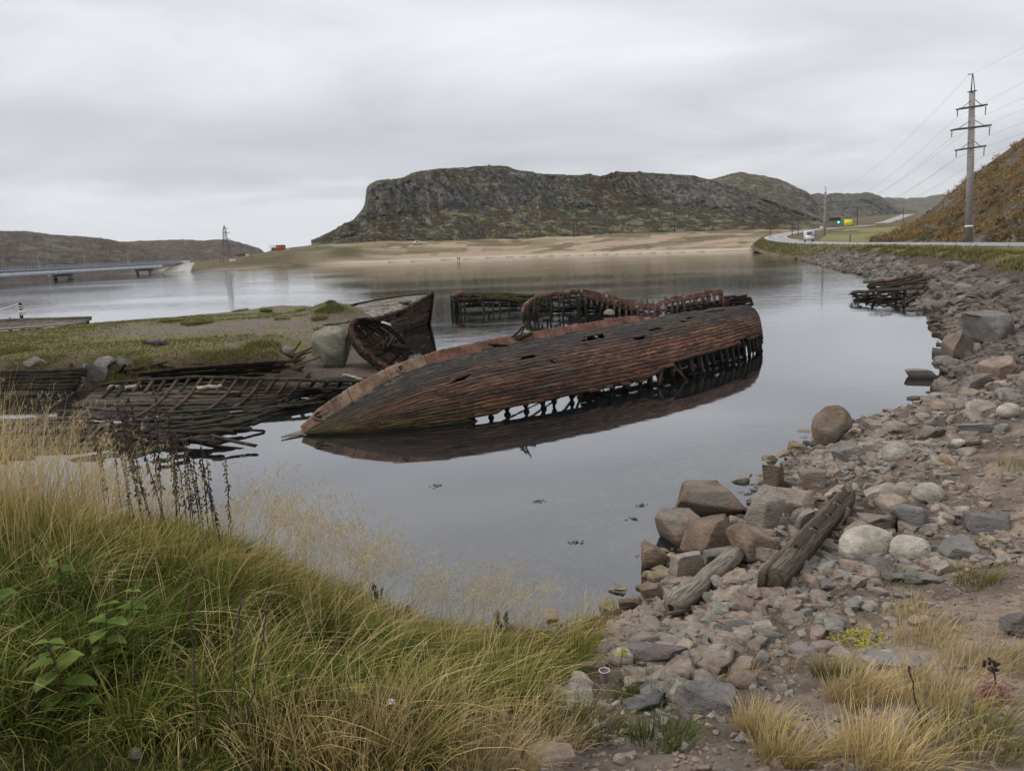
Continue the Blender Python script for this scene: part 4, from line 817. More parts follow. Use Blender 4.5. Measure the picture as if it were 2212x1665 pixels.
# ------------------------------------------------------------------ skeleton wrecks farther out
def skel(name, label, top, d, mattop, ribstep=.45, ribmat='rib', depth=1.6, thick=.1, rails=(.3, .6), back=1.6, dens=1.0, wr=None, tw=1.0, hb=None):
    P = wp(top, [d]*len(top) if np.isscalar(d) else d); root = thing(name, label, 'ship wreck', (*P.mean(0)[:2], 0))
    s = np.concatenate(([0], np.cumsum(np.linalg.norm(np.diff(P, axis=0), axis=1)))); L = s[-1]
    f = lambda u: np.array([np.interp(u, s, P[:, k]) for k in range(3)])
    if mattop: mb = MB(); edge(mb, P, thick, tw); mb.build('gunwale', M[mattop], root)
    for u in np.arange(.15, L, ribstep):
        if random.random() > dens: continue
        p = f(u); q_ = np.linspace(0, 1, 7); bw = back*random.uniform(.9, 1.1)
        X = np.stack([p+np.array((.0, -bw*math.sin(k*1.5), -(p[2]+.25)*(1-math.cos(k*1.5)) if False else -(p[2]+.3)*k**1.25)) for k in q_])
        X[1:] += RG.normal(0, .03, (6, 3))+np.outer(np.linspace(0, 1, 6), (random.gauss(0, .16), 0, 0)); X = X[:random.choice((7, 7, 7, 5, 4))]; mb = MB(); tube(mb, X, random.uniform(.035, .075), 4, (1.1, 1), random.random(), .2); mb.build('rib', M[ribmat], root)
    for r_ in rails:
        mb = MB(); X = np.array([f(u)+np.array((0, -back*math.sin(r_*1.5)+.05, -(f(u)[2]+.3)*r_**1.25)) for u in np.linspace(0, L, 24)]); tube(mb, X, .05, 4, (.6, 1.5), random.random(), .1); mb.build('stringer', M[ribmat], root)
    return root, f, L, P
w1, f1, L1, P1 = skel('skeleton_wreck', 'low mossy ship skeleton standing in the water, farthest left of the rotten frames', [(976, 647), (990, 640), (1030, 637), (1090, 637), (1140, 642), (1190, 648)], 56.50, 'wood_mossy', .42, back=1.0, thick=.19, rails=(.12, .35), dens=.8)
mb = MB(); p = atY(978, 668, 56.50); 
for k in range(6): plank(mb, atY(975+k*4, 640+k, 56.39-.1*k), at(976+k*3, 664, -.2), .16, .1, (0, 1, 0))
mb.build('stem_post', M['wood_dark'], w1)
mb = MB(); prism(mb, [atY(979, 640, 56.27), atY(1001, 641, 56.27), atY(1002, 630, 56.27), atY(992, 628, 56.27), atY(985, 632, 56.27)], .5, (0, 1, 0)); mb.build('rusty_cap', M['rust'], w1)
mb = MB()
for k in range(9): a = atY(1000+k*18, 640, 56.39); plank(mb, a, a+np.array((random.uniform(.4, 1), 0, random.uniform(-.05, .08))), .2, .12)
mb.build('moss_topped_plank', M['wood_mossy'], w1)
w2, f2, L2, P2 = skel('arched_wreck', 'ship skeleton with a rusty arched rim curving into the water, middle of the frames', [(1131, 690), (1131, 676), (1137, 661), (1148, 651), (1165, 642), (1190, 637), (1220, 635), (1250, 631), (1275, 637), (1310, 649), (1350, 662), (1400, 676)], [49.28, 49.28, 49.50, 49.73, 50.06, 50.40, 50.62, 50.85, 50.85, 50.62, 50.40, 49.95], None, .3, back=.9, rails=(.25, .6), dens=.82)
mb = MB(); X = wp([(1131, 690), (1130, 676), (1135, 661), (1147, 650), (1165, 641), (1190, 636), (1220, 634), (1252, 629)], [49.28, 49.28, 49.50, 49.73, 50.06, 50.40, 50.62, 50.85]); edge(mb, X, .12, 1.2); mb.build('arched_rim', M['rust_orange'], w2)
for k in range(6):
    a = atY(1212+k*9, 637+k*2, 50.62-.06*k); b = atY(1352+k*12, 674+k*1.2, 49.95-.06*k); mb = MB(); plank(mb, a, b, .18, .07, (0, -1, .3), seg=10, wob=.03); mb.build('planking_strip', M['wood_dark'], w2)
for k in range(3):
    mb = MB(); a = atY(1160+k*30, 646+k*4, 51.07); plank(mb, a, atY(1330, 668+k*6, 51.30), .14, .08, seg=8, wob=.04); mb.build('inner_beam', M['rib'], w2)
for k in range(16):
    x0 = 1142+k*13; mb = MB(); p = at(x0, 668+RG.uniform(-3, 4), -.2); plank(mb, p, p+np.array((random.uniform(-.1, .1), .3, max(.25, 1.35-abs(k-6)*.07))), .09, .07, (0, 1, 0), seg=4, wob=.02); mb.build('rib', M['rib'], w2)
def bulw(root, top, bot, d, mat, n=30, nm='bulwark_plating', hole=0):
    T_ = wp(top, [d]*len(top)); B_ = wp(bot, [d-.12]*len(bot)); S_, L_ = shell(T_, B_, 0)
    uu = np.linspace(0, L_, n); V = np.stack([S_(uu, np.full(n, v)) for v in np.linspace(0, 1, 5)], 1); V = V+RG.normal(0, .015, V.shape); V[:, 0, 2] += RG.normal(0, .035, n); V[:, -1, 2] += RG.normal(0, .03, n)
    mb = MB(); grid(mb, V, thick=.03); mb.build(nm, M[mat], root); return S_, L_
w3 = thing('rusty_bulwark_wreck', 'sagging ship side with rusty bulwark plating and a square post, right of the arched frames', 'ship wreck', (*atY(1430, 680, 49.62)[:2], 0))
bulw(w3, [(1258, 625), (1275, 626), (1320, 638), (1370, 650), (1420, 656), (1425, 657)], [(1258, 636), (1275, 640), (1318, 652), (1368, 666), (1418, 673), (1425, 673)], 49.95, 'rust_paint', 40)
bulw(w3, [(1422, 655), (1438, 645), (1480, 638), (1530, 628), (1560, 623)], [(1422, 662), (1440, 656), (1480, 650), (1530, 641), (1562, 637)], 49.73, 'rust_paint', 40)
for L_, d in (([(1262, 643), (1320, 658), (1365, 672), (1420, 682), (1470, 672), (1520, 660), (1562, 652)], 49.62), ([(1270, 652), (1330, 668), (1380, 680), (1430, 686), (1490, 676), (1562, 662)], 49.73)):
    X = wp(L_, [d]*len(L_)); mb = MB(); edge(mb, X, .1, 1.1); mb.build('stringer', M['wood_dark'], w3)
for k in range(24):
    x0 = 1264+k*12.6; yt_ = np.interp(x0, [1258, 1320, 1370, 1422, 1440, 1480, 1530, 1562], [636, 652, 666, 672, 658, 650, 641, 637]); mb = MB()
    a = atY(x0, yt_-2, 49.735); b = atY(x0+random.uniform(-4, 4), yt_+random.uniform(14, 26), 49.28); plank(mb, a, b, .14, .1, (0, 1, 0), seg=3, wob=.02); mb.build('frame', M['rust_dark'], w3)
for k in range(10):
    x0 = 1440+k*13; p = at(x0, 674-k*1.2, -.2); mb = MB(); plank(mb, p, p+np.array((random.uniform(-.2, .2), .3, random.uniform(.6, 1.0))), .1, .08, (0, 1, 0)); mb.build('rib', M['rib'], w3)
for a, b, w in (((1480, 660), (1622, 644), .2), ((1480, 666), (1625, 650), .2), ((1490, 671), (1628, 657), .16), ((1500, 676), (1600, 668), .14), ((1450, 678), (1560, 655), .14), ((1560, 642), (1612, 640), .14)):
    mb = MB(); plank(mb, atY(*a, 49.39), atY(*b, 49.62), w, .12, (0, -1, .3), seg=8, wob=.03); mb.build('hull_plank', M['wood_dark'], w3)
mb = MB(); box(mb, atY(1568, 652, 49.17), (.42, .3, .78)); box(mb, atY(1570, 641, 49.17), (.55, .42, .08)); box(mb, atY(1570, 648, 49.17), (.46, .36, .04)); mb.build('square_post', M['rust_dark'], w3)
mb = MB(); plank(mb, at(1600, 662, 0), atY(1606, 646, 49.50), .1, .1, (0, 1, 0)); plank(mb, at(1622, 660, 0), atY(1623, 645, 49.62), .08, .1, (0, 1, 0)); mb.build('end_post', M['wood_dark'], w3)
mb = MB()
for k in range(9): p = atY(1385+k*13, 655-(k > 3)*k*1.6, 50.06); plank(mb, p, p+np.array((0, 0, random.uniform(.08, .25))), .07, .05, (0, 1, 0), seg=2)
mb.build('stanchion', M['rust_dark'], w3)
def backing(root, L_, d, dy, rows, miss, mat, seed):
    G_ = wp(L_, [d]*len(L_)); Bq = wp([(a, b+(dy if np.isscalar(dy) else dy[i])) for i, (a, b) in enumerate(L_)], [d]*len(L_)); S_, l_ = shell(G_, Bq, .15, (0, -1, 0))
    mb = MB(); strakes(mb, S_, rows, 0, l_, .3, lambda u, v, k: vn(u*.9, np.full(len(u), k*3.3), seed)*.5+.5 > miss, th=.06, lift=.06, gap=.15, pl=(1, 3.5), flip=1, jag=.3, vjit=.3); mb.build('remaining_planking', M[mat], root)
backing(w1, [(980, 643), (1030, 640), (1090, 640), (1140, 645), (1185, 651)], 56.0, 12, 4, .3, 'wood_mossy', 61)
backing(w1, [(980, 652), (1030, 651), (1090, 652), (1150, 655)], 57.5, 12, 4, .4, 'rib', 62)
backing(w2, [(1138, 668), (1150, 656), (1170, 647), (1200, 643), (1250, 639), (1310, 655), (1370, 668)], 51.4, [6, 18, 26, 32, 36, 18, 8], 8, .47, 'rib', 63)
backing(w3, [(1262, 641), (1320, 656), (1370, 669), (1420, 676), (1440, 663), (1500, 651), (1562, 643)], 50.5, 17, 5, .22, 'rib', 64)
backing(w3, [(1440, 662), (1500, 655), (1562, 648), (1610, 646)], 49.9, 20, 5, .35, 'wood_dark', 65)
# mossy stone seen between the frames
# ------------------------------------------------------------------ wreck against the embankment
w4 = thing('wreck_remains', 'collapsed dark wreck of planks and a timber frame against the rocky road embankment', 'ship wreck', (*at(1925, 650)[:2], 0))
for a, b, z1, z2, w, m in (((1833, 633), (1990, 620), .55, .9, .3, 'wood_brown'), ((1836, 637), (1960, 624), .42, .75, .2, 'wood_dark'), ((1838, 641), (1960, 633), .25, .5, .22, 'wood_dark'), ((1840, 645), (1985, 640), .12, .3, .2, 'wood_dark'), ((1884, 618), (1990, 598), .7, 1.5, .22, 'wood_brown'), ((1905, 622), (2003, 602), .75, 1.35, .25, 'wood_brown'), ((1925, 622), (2003, 610), .7, 1.15, .2, 'wood_dark'),
        ((1872, 617), (1960, 604), .15, .8, .5, 'wood_mossy'), ((1890, 608), (1990, 592), .8, 1.5, .35, 'rust_dark'), ((1950, 654), (2000, 612), .05, 1.0, .16, 'wood_brown'), ((1975, 654), (2004, 616), .05, .95, .14, 'wood_dark'), ((1962, 656), (2006, 622), .0, .85, .12, 'wood_dark'), ((1985, 652), (2010, 625), .05, .8, .14, 'wood_dark')):
    a = (a[0]+random.uniform(-8, 8), a[1]); z1 += random.uniform(-.15, .1); z2 += random.uniform(-.35, .1); mb = MB(); plank(mb, at(*a, max(z1, .05)), at(*b, z2), w*random.uniform(.6, 1), .09, (random.uniform(-.4, .4), -1, random.uniform(.1, .9)), seg=8, wob=.07, jag=.3, sag=random.uniform(0, .15)); mb.build('plank', M['wood_dark' if m == 'wood_brown' and random.random() < .7 else m], w4)
for k in range(9):
    a = at(random.uniform(1842, 1985), random.uniform(640, 654), random.uniform(-.05, .2)); mb = MB(); plank(mb, a, a+np.array((random.uniform(-1.8, 1.8), random.uniform(-.8, .8), random.uniform(-.15, .5))), random.uniform(.1, .22), .08, wob=.04); mb.build('plank', M['rib'], w4)
for x, y0, y1, z in ((1934, 650, 622, 0), (1951, 653, 618, 0), (1889, 646, 630, .1), (1850, 645, 632, .1), (1870, 648, 632, .05)):
    p = at(x, y0, z-.1); mb = MB(); plank(mb, p, atY(x+random.uniform(-4, 6), y1, p[1]), .14, .12, (0, 1, 0)); mb.build('post', M['wood_dark'], w4)
mb = MB(); plank(mb, at(1845, 648, 0), at(1862, 635, .5), .05, .05); plank(mb, at(1862, 648, 0), at(1848, 636, .5), .05, .05); mb.build('cross_brace', M['wood_dark'], w4)
for k in range(11): a = at(random.uniform(1845, 1960), random.uniform(630, 642), random.uniform(.3, .6)); mb = MB(); plank(mb, a, a+np.array((random.uniform(-.8, .8), random.uniform(-.3, .3), random.uniform(-.2, .3))), .12, .06); mb.build('plank', M['wood_dark'], w4)
v, f = ICO[3]; by = thing('buoy', 'small white float caught in the wreck against the embankment', 'buoy', at(1935, 638, .25)); mb = MB(); mb.add(v*.14*np.array((.9, .9, 1.1))+at(1935, 638, .25), None, f); mb.build('float', M['white'], by, True); mb = MB(); tube(mb, [at(1935, 638, .25)+np.array((0, 0, -.15)), at(1935, 638, .25)+np.array((.05, 0, -.4))], .012, 5); mb.build('line', M['rope'], by)
# ------------------------------------------------------------------ rocks
HC = {}
def rockobj(name, label, cat, c, size, mat, seed, cuts=9, level=4, rz=None, tilt=0.0, group=None, rough=.03, sink=.18, dmin=.45, dmax=.85, base=True, boxy=False):
    v, f = rockverts(level, cuts, seed, rough, dmin, dmax, boxy); v = v*np.array(size)/2
    a = random.uniform(0, 6.28) if rz is None else rz; ct, st_ = math.cos(tilt), math.sin(tilt)
    v = np.column_stack((v[:, 0]*ct-v[:, 2]*st_, v[:, 1], v[:, 0]*st_+v[:, 2]*ct))
    v = np.column_stack((v[:, 0]*math.cos(a)-v[:, 1]*math.sin(a), v[:, 0]*math.sin(a)+v[:, 1]*math.cos(a), v[:, 2]))
    if base: c = np.array(c)+np.array((0, 0, -v[:, 2].min()-sink*size[2]))
    mb = MB(); mb.add(v+c, None, f, np.column_stack((v[:, :2], np.full(len(v), 0))))
    o = mb.build(name, mat if not isinstance(mat, str) else M[mat], None, not boxy, loc=c); tag(o, label, cat, group); return o
# (base-centre px, width px, height px, depth ratio, material, cuts, label, kind)
BIG = [
 ((1806, 962), 92, 92, .8, 'rock_brown', 3, 'rounded brown boulder standing alone at the water edge by the rubble point', 'boulder', 0, .1),
 ((1536, 1122), 176, 74, .8, 'rock_brown', 9, 'large flat-topped brown block leaning out over the water, topmost at the rubble corner', 'boulder', .3, .0),
 ((1492, 1180), 120, 85, .8, 'rock_brown', 9, 'dark brown block in the water just beneath the large flat-topped block', 'boulder', .3, .1),
 ((1662, 1150), 92, 100, .6, 'rock', 9, 'upright wedge-shaped grey-brown slab right of the large flat-topped block', 'boulder', -.2, .0),
 ((1548, 1205), 135, 88, .9, 'rock_brown', 8, 'sloping tan block below the flat-topped block near the water', 'boulder', .5, .1),
 ((1640, 1215), 110, 78, .8, 'rock_brown', 9, 'squat brown block between the tan sloping block and the squared beam', 'boulder', 0, .1),
 ((1492, 1262), 84, 92, .8, 'rock', 8, 'grey angular block at the water edge above the pale driftwood log', 'boulder', .8, .12),
 ((1560, 1232), 85, 58, .8, 'rock_grey', 9, 'greenish grey angular stone just above the pale driftwood log', 'stone', .2, .15),
 ((1416, 1228), 54, 80, .7, 'rock_brown', 8, 'small pointed brown rock standing in shallow water off the rubble shore', 'rock', .1, .2),
 ((1948, 992), 66, 52, .9, 'rock_white', 0, 'round pale boulder near the sandy patch, farthest of the pale boulders', 'boulder', 0, .12),
 ((1892, 1210), 136, 78, .8, 'rock_white', 2, 'long rounded pale boulder beside the squared beam, largest of the pale boulders', 'boulder', .1, .15),
 ((1980, 1215), 96, 58, .8, 'rock_white', 2, 'smaller whitish boulder just right of the long pale boulder', 'boulder', 0, .1),
 ((2017, 1088), 68, 42, .9, 'rock_white', 0, 'smooth oval grey boulder on the sandy patch above the angular stones', 'boulder', 0, .15),
 ((1728, 1108), 92, 62, .8, 'rock', 8, 'dark grey rounded block behind the far end of the squared beam', 'boulder', .2, .15),
 ((1988, 1140), 92, 62, .8, 'rock_grey', 8, 'blue-grey angular stone above the two pale boulders', 'boulder', .4, .12),
 ((2158, 738), 128, 74, .7, 'rock_grey', 7, 'large tilted grey slab high on the right bank', 'boulder', -.3, .1),
 ((2076, 775), 68, 62, .8, 'rock_brown', 7, 'brown block at the water edge below the large grey slab', 'boulder', .1, .1),
 ((2000, 818), 70, 26, .6, 'rock', 6, 'low flat rock lying in the water off the right shore', 'rock', 0, .25),
 ((2168, 815), 88, 50, .8, 'rock', 9, 'grey faceted stone below the large tilted slab', 'stone', .5, .12),
 ((2120, 838), 68, 42, .7, 'rock', 9, 'flat grey stone beside the water below the faceted stone', 'stone', .2, .12),
 ((2112, 940), 80, 24, .5, 'rock_grey', 6, 'thin flat slab lying like a plank on the right shore', 'stone', -.1, .05),
 ((1672, 1062), 52, 66, .7, 'rock_brown', 9, 'pointed triangular brown stone behind the upright grey slab', 'stone', .5, .1),
 ((1768, 1058), 66, 52, .8, 'rock_brown', 9, 'reddish brown block left of the sandy patch', 'stone', .4, .12),
 ((1750, 1150), 62, 58, .8, 'rock', 8, 'grey-green block against the left side of the squared beam', 'stone', .1, .12),
 ((1840, 1000), 66, 40, .8, 'rock', 9, 'rough grey stone just below the lone brown boulder', 'stone', .3, .12),
 ((1938, 1108), 72, 50, .8, 'rock', 9, 'pinkish angular stone left of the blue-grey stone', 'stone', .6, .12),
 ((1915, 1085), 80, 45, .8, 'rock', 9, 'greenish brown stone above the far end of the squared beam', 'stone', .2, .12),
 ((1905, 1250), 84, 50, .8, 'rock_dark', 9, 'dark purple-grey stone in front of the long pale boulder', 'stone', .1, .12),
 ((1540, 1545), 148, 92, .8, 'rock_grey', 8, 'large grey-green angular rock in the foreground, right of the grass mound', 'rock', .3, .15),
 ((1420, 1440), 150, 46, .6, 'rock_dark', 7, 'long dark slab lying beside the patterned paper cup', 'stone', .1, .15),
 ((1345, 1438), 62, 42, .7, 'rock_white', 2, 'pale tan stone next to the patterned paper cup', 'stone', 0, .2),
 ((1395, 1535), 110, 42, .7, 'rock_dark', 9, 'low dark broken stone left of the large foreground rock', 'stone', .2, .2),
 ((1652, 1445), 34, 40, .8, 'rock_grey', 7, 'small upright pale grey stone on the gravel above the foreground rock', 'stone', .2, .1),
 ((1672, 1300), 52, 34, .8, 'rock', 8, 'purple-grey stone touching the near end of the squared beam', 'stone', 0, .1),
 ((1590, 1320+60), 60, 40, .8, 'rock_dark', 9, 'dark stone in the gravel below the driftwood log', 'stone', .7, .15),
 ((1412, 1302), 55, 50, .9, 'rock_brown', 8, 'brown stone at the water edge left of the driftwood log', 'stone', .7, .15),
 ((1362, 1322), 50, 42, .9, 'rock_brown', 7, 'tan rounded stone at the left end of the rubble shore', 'stone', .3, .15),
 ((2085, 1210), 75, 60, .8, 'rock_grey', 7, 'bluish grey sloping slab right of the whitish boulder', 'stone', -.5, .2),
 ((2150, 1150), 100, 52, .8, 'rock_dark', 9, 'dark grey stone in the heap at the right edge below the dirt path', 'stone', .3, .2),
 ((2075, 968), 30, 22, .8, 'rock_white', 2, 'pale small boulder on the right shore beyond the thin slab', 'stone', 0, .2),
 ((2188, 905), 50, 36, .8, 'rock_white', 2, 'pale boulder at the right edge above the dirt path', 'stone', 0, .2),
 ((2205, 1375), 60, 60, .8, 'rock_dark', 7, 'black stone cut off by the right edge of the view', 'stone', 0, .2),
 ((1945, 1440), 110, 24, .8, 'rock_grey', 5, 'flat pale grey slab sunk in the dirt among the dry tufts', 'stone', 0, .4),
 ((1985, 1262), 130, 18, .4, 'rock_grey', 6, 'long thin slab lying on the dirt below the whitish boulder', 'stone', .1, .3),
 ((1195, 1652), 120, 42, .7, 'rock', 6, 'broad brownish stone half buried at the bottom edge of the view', 'stone', 0, .35),
 ((288, 1640), 28, 22, .8, 'rock_grey', 5, 'small grey stone in the short turf at the bottom left', 'stone', 0, .2),
]
for i, (b, w, h, dr, m, cu, lab, nm, tl, sk) in enumerate(BIG):
    p = hit(*b) if b[1] < 1660 else hit(b[0], 1655)
    if p[2] < .02: p = at(b[0], b[1], 0)
    D = p[1]*cp-(p[2]-CAMH)*sp; k = D/F0; sx, sz = w*k, h*k*1.06; sy = max(sx*dr, .05)
    p = p+np.array((0, sy*.4, 0)); p[2] = max(zt(p[0], p[1]), -.25)
    if nm == 'rock' and p[2] < .1: p[2] = -.1; sz += .12
    rockobj(nm if nm != 'stone' else 'stone', lab, nm, p, (sx, sy, sz), m, 200+i*3, cu+2 if cu > 3 else cu, 4, rz=random.uniform(-.35, .35), tilt=tl*.25, sink=sk, dmin=.55 if cu > 3 else .6, dmax=.75 if cu > 3 else .85, boxy=cu > 3, rough=.03 if cu > 3 else .05)
# large lichened boulder on the spit
p = hit(712, 797); k = p[1]/F0
lb = rockobj('lichened_boulder', 'big upright pale boulder with grey-green lichen standing on the spit beside the tilted boat', 'boulder', p+np.array((0, .6, -.05)), (92*k, 80*k, 100*k), 'lichen', 77, 4, 5, rz=.2, tilt=.28, sink=.05, dmin=.7, dmax=.9, rough=.04)
for b, w, h, m, lab in (((195, 832), 62, 52, 'rock_grey', 'grey block propping the bank of the spit beside the black timber wall'), ((222, 798), 45, 28, 'rock_grey', 'pale grey stone on top of the spit bank above the timber wall'), ((266, 795), 38, 24, 'rock_grey', 'rounded grey stone on the bank edge right of the timber wall'), ((330, 748), 32, 18, 'rock_dark', 'dark stone in a small grass tuft on the gravel of the spit'), ((664, 818), 18, 24, 'rock_dark', 'small upright dark stone on the beach below the lichened boulder'), ((622, 770), 36, 26, 'rock_dark', 'dark stone at the bank corner left of the lichened boulder'), ((353, 745), 22, 16, 'rock_dark', 'rusty brown stone right of the grass tuft on the spit'), ((70, 795), 60, 26, 'rock', 'brownish stone in the turf edge above the timber wall, leftmost on the spit')):
    p = hit(*b); k = (p[1]*cp-(p[2]-CAMH)*sp)/F0; rockobj('stone', lab, 'stone', p+np.array((0, w*k*.3, 0)), (w*k, w*k*.8, h*k*1.1), m, int(b[0]), 7, 4, sink=.1)
p = at(1316, 682, 0); rockobj('rock', 'yellowish mossy stone in the water in front of the arched ship frames', 'rock', p+np.array((0, 0, -.1)), (.95, .6, .55), 'lichen', 9, 6, 4, tilt=.1, sink=.0)
p = np.array((cliffV[int(760*(1057-672)/1178), -1])); rockobj('perched_boulder', 'lone boulder perched on the summit of the flat-topped cliff', 'boulder', p, (3.2, 3.2, 3.4), 'rock_dark', 5, 5, 3, sink=.05)
# --- scattered stones: candidates along the shores
cand = []
def scatter(n, gen, smin, smax, pw, zone):
    P, S = [], []
    while len(P) < n:
        x, y = gen()
        P.append((x, y)); S.append(smin*(smax/smin)**(random.random()**pw))
    P = np.array(P); S = np.array(S); Z, s1, s2, s3, pxx, w, mw = fall(P[:, 0], P[:, 1], True)
    return P, S, Z, s1, s2, mw
SH = np.array(SHORE); SHL = np.concatenate(([0], np.cumsum(np.linalg.norm(np.diff(SH, axis=0), axis=1))))
def along(u):
    i = min(np.searchsorted(SHL, u, side='right')-1, len(SH)-2); f = (u-SHL[i])/(SHL[i+1]-SHL[i]); d = SH[i+1]-SH[i]; d = d/np.linalg.norm(d)
    return SH[i]+(SH[i+1]-SH[i])*f, np.array((-d[1], d[0]))*1
TOT = SHL[-1]
def gen_near():
    u = TOT-random.uniform(0, 17); p, n = along(u); s = random.gauss(2.0, 1.9); return p+n*s
def gen_mid():
    u = TOT-17-random.uniform(0, 42); p, n = along(u); return p+n*random.uniform(-.6, 5.6)
def gen_far():
    u = random.uniform(0, TOT-40); p, n = along(u); return p+n*random.uniform(-1.2, 5.6)
def gen_fore():
    return np.array((random.uniform(-1.5, 6.5), random.uniform(1.9, 10)))
def gen_bed():
    u = TOT-random.uniform(0, 12); p, n = along(u); return p-n*abs(random.gauss(0, 1.8))
def gen_spit():
    return np.array((random.uniform(-16, -4), random.uniform(19, 36)))
def GXflat(x, y): return ((x-5.3)/2.6)**2+((y-10.6)/2.4)**2 < 1 or ((x-2.6)/1.3)**2+((y-5.3)/1.0)**2 < 1 or ((x-3.9)/1.6)**2+((y-6.6)/.9)**2 < 1
ALL = []; CUP = hit(1302, 1466); LOG = (hit(1452, 1340), hit(1592, 1224))
def seg_d(x, y, a, b): t_ = max(-.05, min(1.02, ((x-a[0])*(b[0]-a[0])+(y-.03-a[1])*(b[1]-a[1]))/((b[0]-a[0])**2+(b[1]-a[1])**2))); return math.hypot(x-a[0]-(b[0]-a[0])*t_, y-a[1]-(b[1]-a[1])*t_)
def gen_rub(): return np.array((random.uniform(.2, 7.5), random.uniform(4.6, 17)))
for n, g, a, b, pw, zone in ((21000, gen_rub, .055, .26, 1.35, 'near'), (700, gen_near, .10, .52, 1.7, 'near'), (1500, gen_near, .035, .14, 1.0, 'near'), (1500, gen_mid, .12, .75, 2.0, 'mid'), (4000, gen_mid, .08, .2, 1.0, 'mid'), (6500, gen_far, .3, 1.25, 1.4, 'far'),
        (15000, gen_fore, .014, .085, 1.4, 'fore'), (9000, gen_near, .015, .05, 1.0, 'near'), (1100, gen_bed, .08, .45, 1.3, 'bed'), (700, gen_spit, .02, .12, 2.0, 'spit')):
    P, S, Z, s1, s2, mw = scatter(n, g, a, b, pw, zone)
    for i in range(n):
        x, y = P[i]; s = S[i]
        if abs(x-CUP[0]) < .2 and -.8 < y-CUP[1] < .3 and s > .03: continue
        if s > .07 and zone != 'bed' and seg_d(x, y, *LOG) < .17: continue
        if zone == 'bed':
            if s1[i] > -.05 or s2[i] > 0: continue
        elif zone == 'spit':
            if s2[i] < .1: continue
        else:
            if s1[i] < (-.35 if zone != 'far' else -.8): continue
            if s1[i] < 0 and s > .4 and zone == 'near': continue
            if mw[i] > .35 and s > .05: continue
            if mw[i] > .35 and y > 3.0: continue
            if zone in ('near', 'fore'):
                # sandy flats stay emptier
                if GXflat(x, y) and random.random() < .85 and s > .04: continue
                if s > .16 and s1[i] > 3.2: continue
                if g is gen_rub and (s1[i] > 3.9+1.2*float(vn(x*.9, y*.9, 12)) or y < 4.9): continue
            if zone == 'near' and s1[i] > 5: continue
            if zone in ('mid', 'far') and s1[i] > 3.6+1.2*float(vn(x*.35, y*.35, 14)) and (s > .25 or random.random() < .75): continue
            if zone == 'fore' and s > .05 and random.random() < .4: continue
        ALL.append((x, y, Z[i], s, zone))
pp = np.array([a[:4] for a in ALL]); qx, qy = proj(pp[:, 0], pp[:, 1], pp[:, 2])
dist = np.linalg.norm(pp[:, :3]-CAM, axis=1); app = pp[:, 3]/dist
vis = (qx > -10) & (qx < 2222) & (qy > 0) & (qy < 1670) & (pp[:, 2] > .05) & np.array([a[4] in ('near', 'mid', 'far', 'fore') for a in ALL]) & (pp[:, 1] > 1.5)
order = np.argsort(-np.where(vis, app, 0)); top = set(order[:245].tolist())
protos = [rockverts(3, c+4, 900+i, .035, .46, .7, True) for i, c in enumerate((8, 9, 10, 11, 8, 12, 9, 10, 7, 11, 13, 9))]
protoM = []
for i, (v, f) in enumerate(protos):
    mb = MB(); mb.add(v*.5, None, f, np.zeros((len(v), 3))); protoM.append(mb.mesh('stone', M['rock'], smooth=False))
protoR = [m.copy() for m in protoM]; [m.materials.clear() or m.materials.append(M['riprap']) for m in protoR]
small = [rockverts(2, 11, 1300+i, .0, .45, .7, True) for i in range(14)]; med = [rockverts(3, 12, 1400+i, .04, .45, .7, True) for i in range(14)]
ZL = {'near': ('angular brown or grey stone among the loose rubble of the near right shore', 'stones in the near shore rubble'), 'mid': ('angular stone on the right bank between the large grey slab and the dark wreck remains', 'stones on the right bank'),
      'far': ('riprap stone on the embankment below the road', 'riprap stones under the road'), 'fore': ('loose stone in the dirt and gravel of the foreground', 'stones in the foreground dirt')}
mbs = {'riprap': MB(), 'gravel': MB(), 'bed_stones': MB()}
for i, (x, y, z, s, zone) in enumerate(ALL):
    flat = random.uniform(.38, .75)
    if i in top:
        o = bpy.data.objects.new('stone', random.choice(protoR if zone in ('mid', 'far') else protoM)); COL.objects.link(o); o.location = (x, y, z+s*flat*.18)
        o.scale = (s*1.15, s*random.uniform(.65, 1), s*flat); o.rotation_euler = (random.uniform(-.35, .35), random.uniform(-.35, .35), random.uniform(0, 6.28)); tag(o, ZL[zone][0], 'stone', ZL[zone][1])
        continue
    v, f = random.choice(med if app[i] > .012 else small); v = v*np.array((s*1.15, s*random.uniform(.65, 1), s*flat))*.5
    a, b2 = random.uniform(0, 6.28), random.uniform(-.4, .4)
    v = np.column_stack((v[:, 0]*math.cos(b2)-v[:, 2]*math.sin(b2), v[:, 1], v[:, 0]*math.sin(b2)+v[:, 2]*math.cos(b2)))
    v = np.column_stack((v[:, 0]*math.cos(a)-v[:, 1]*math.sin(a), v[:, 0]*math.sin(a)+v[:, 1]*math.cos(a), v[:, 2]))+np.array((x, y, z+s*flat*.15))
    mbs['bed_stones' if zone == 'bed' else 'riprap' if zone in ('mid', 'far') else 'gravel'].add(v, None, f, np.column_stack((v[:, :2], np.full(len(v), random.random()))))
for k, m_, lab in (('riprap', 'riprap', 'smaller angular stones covering the embankment and right bank'), ('gravel', 'rock', 'loose gravel and small stones on the near shore and spit'), ('bed_stones', 'bedrock', 'brownish stones lying under the shallow water')):
    tag(mbs[k].build(k, M[m_]), lab, 'stones' if k != 'gravel' else 'gravel', kind='stuff')
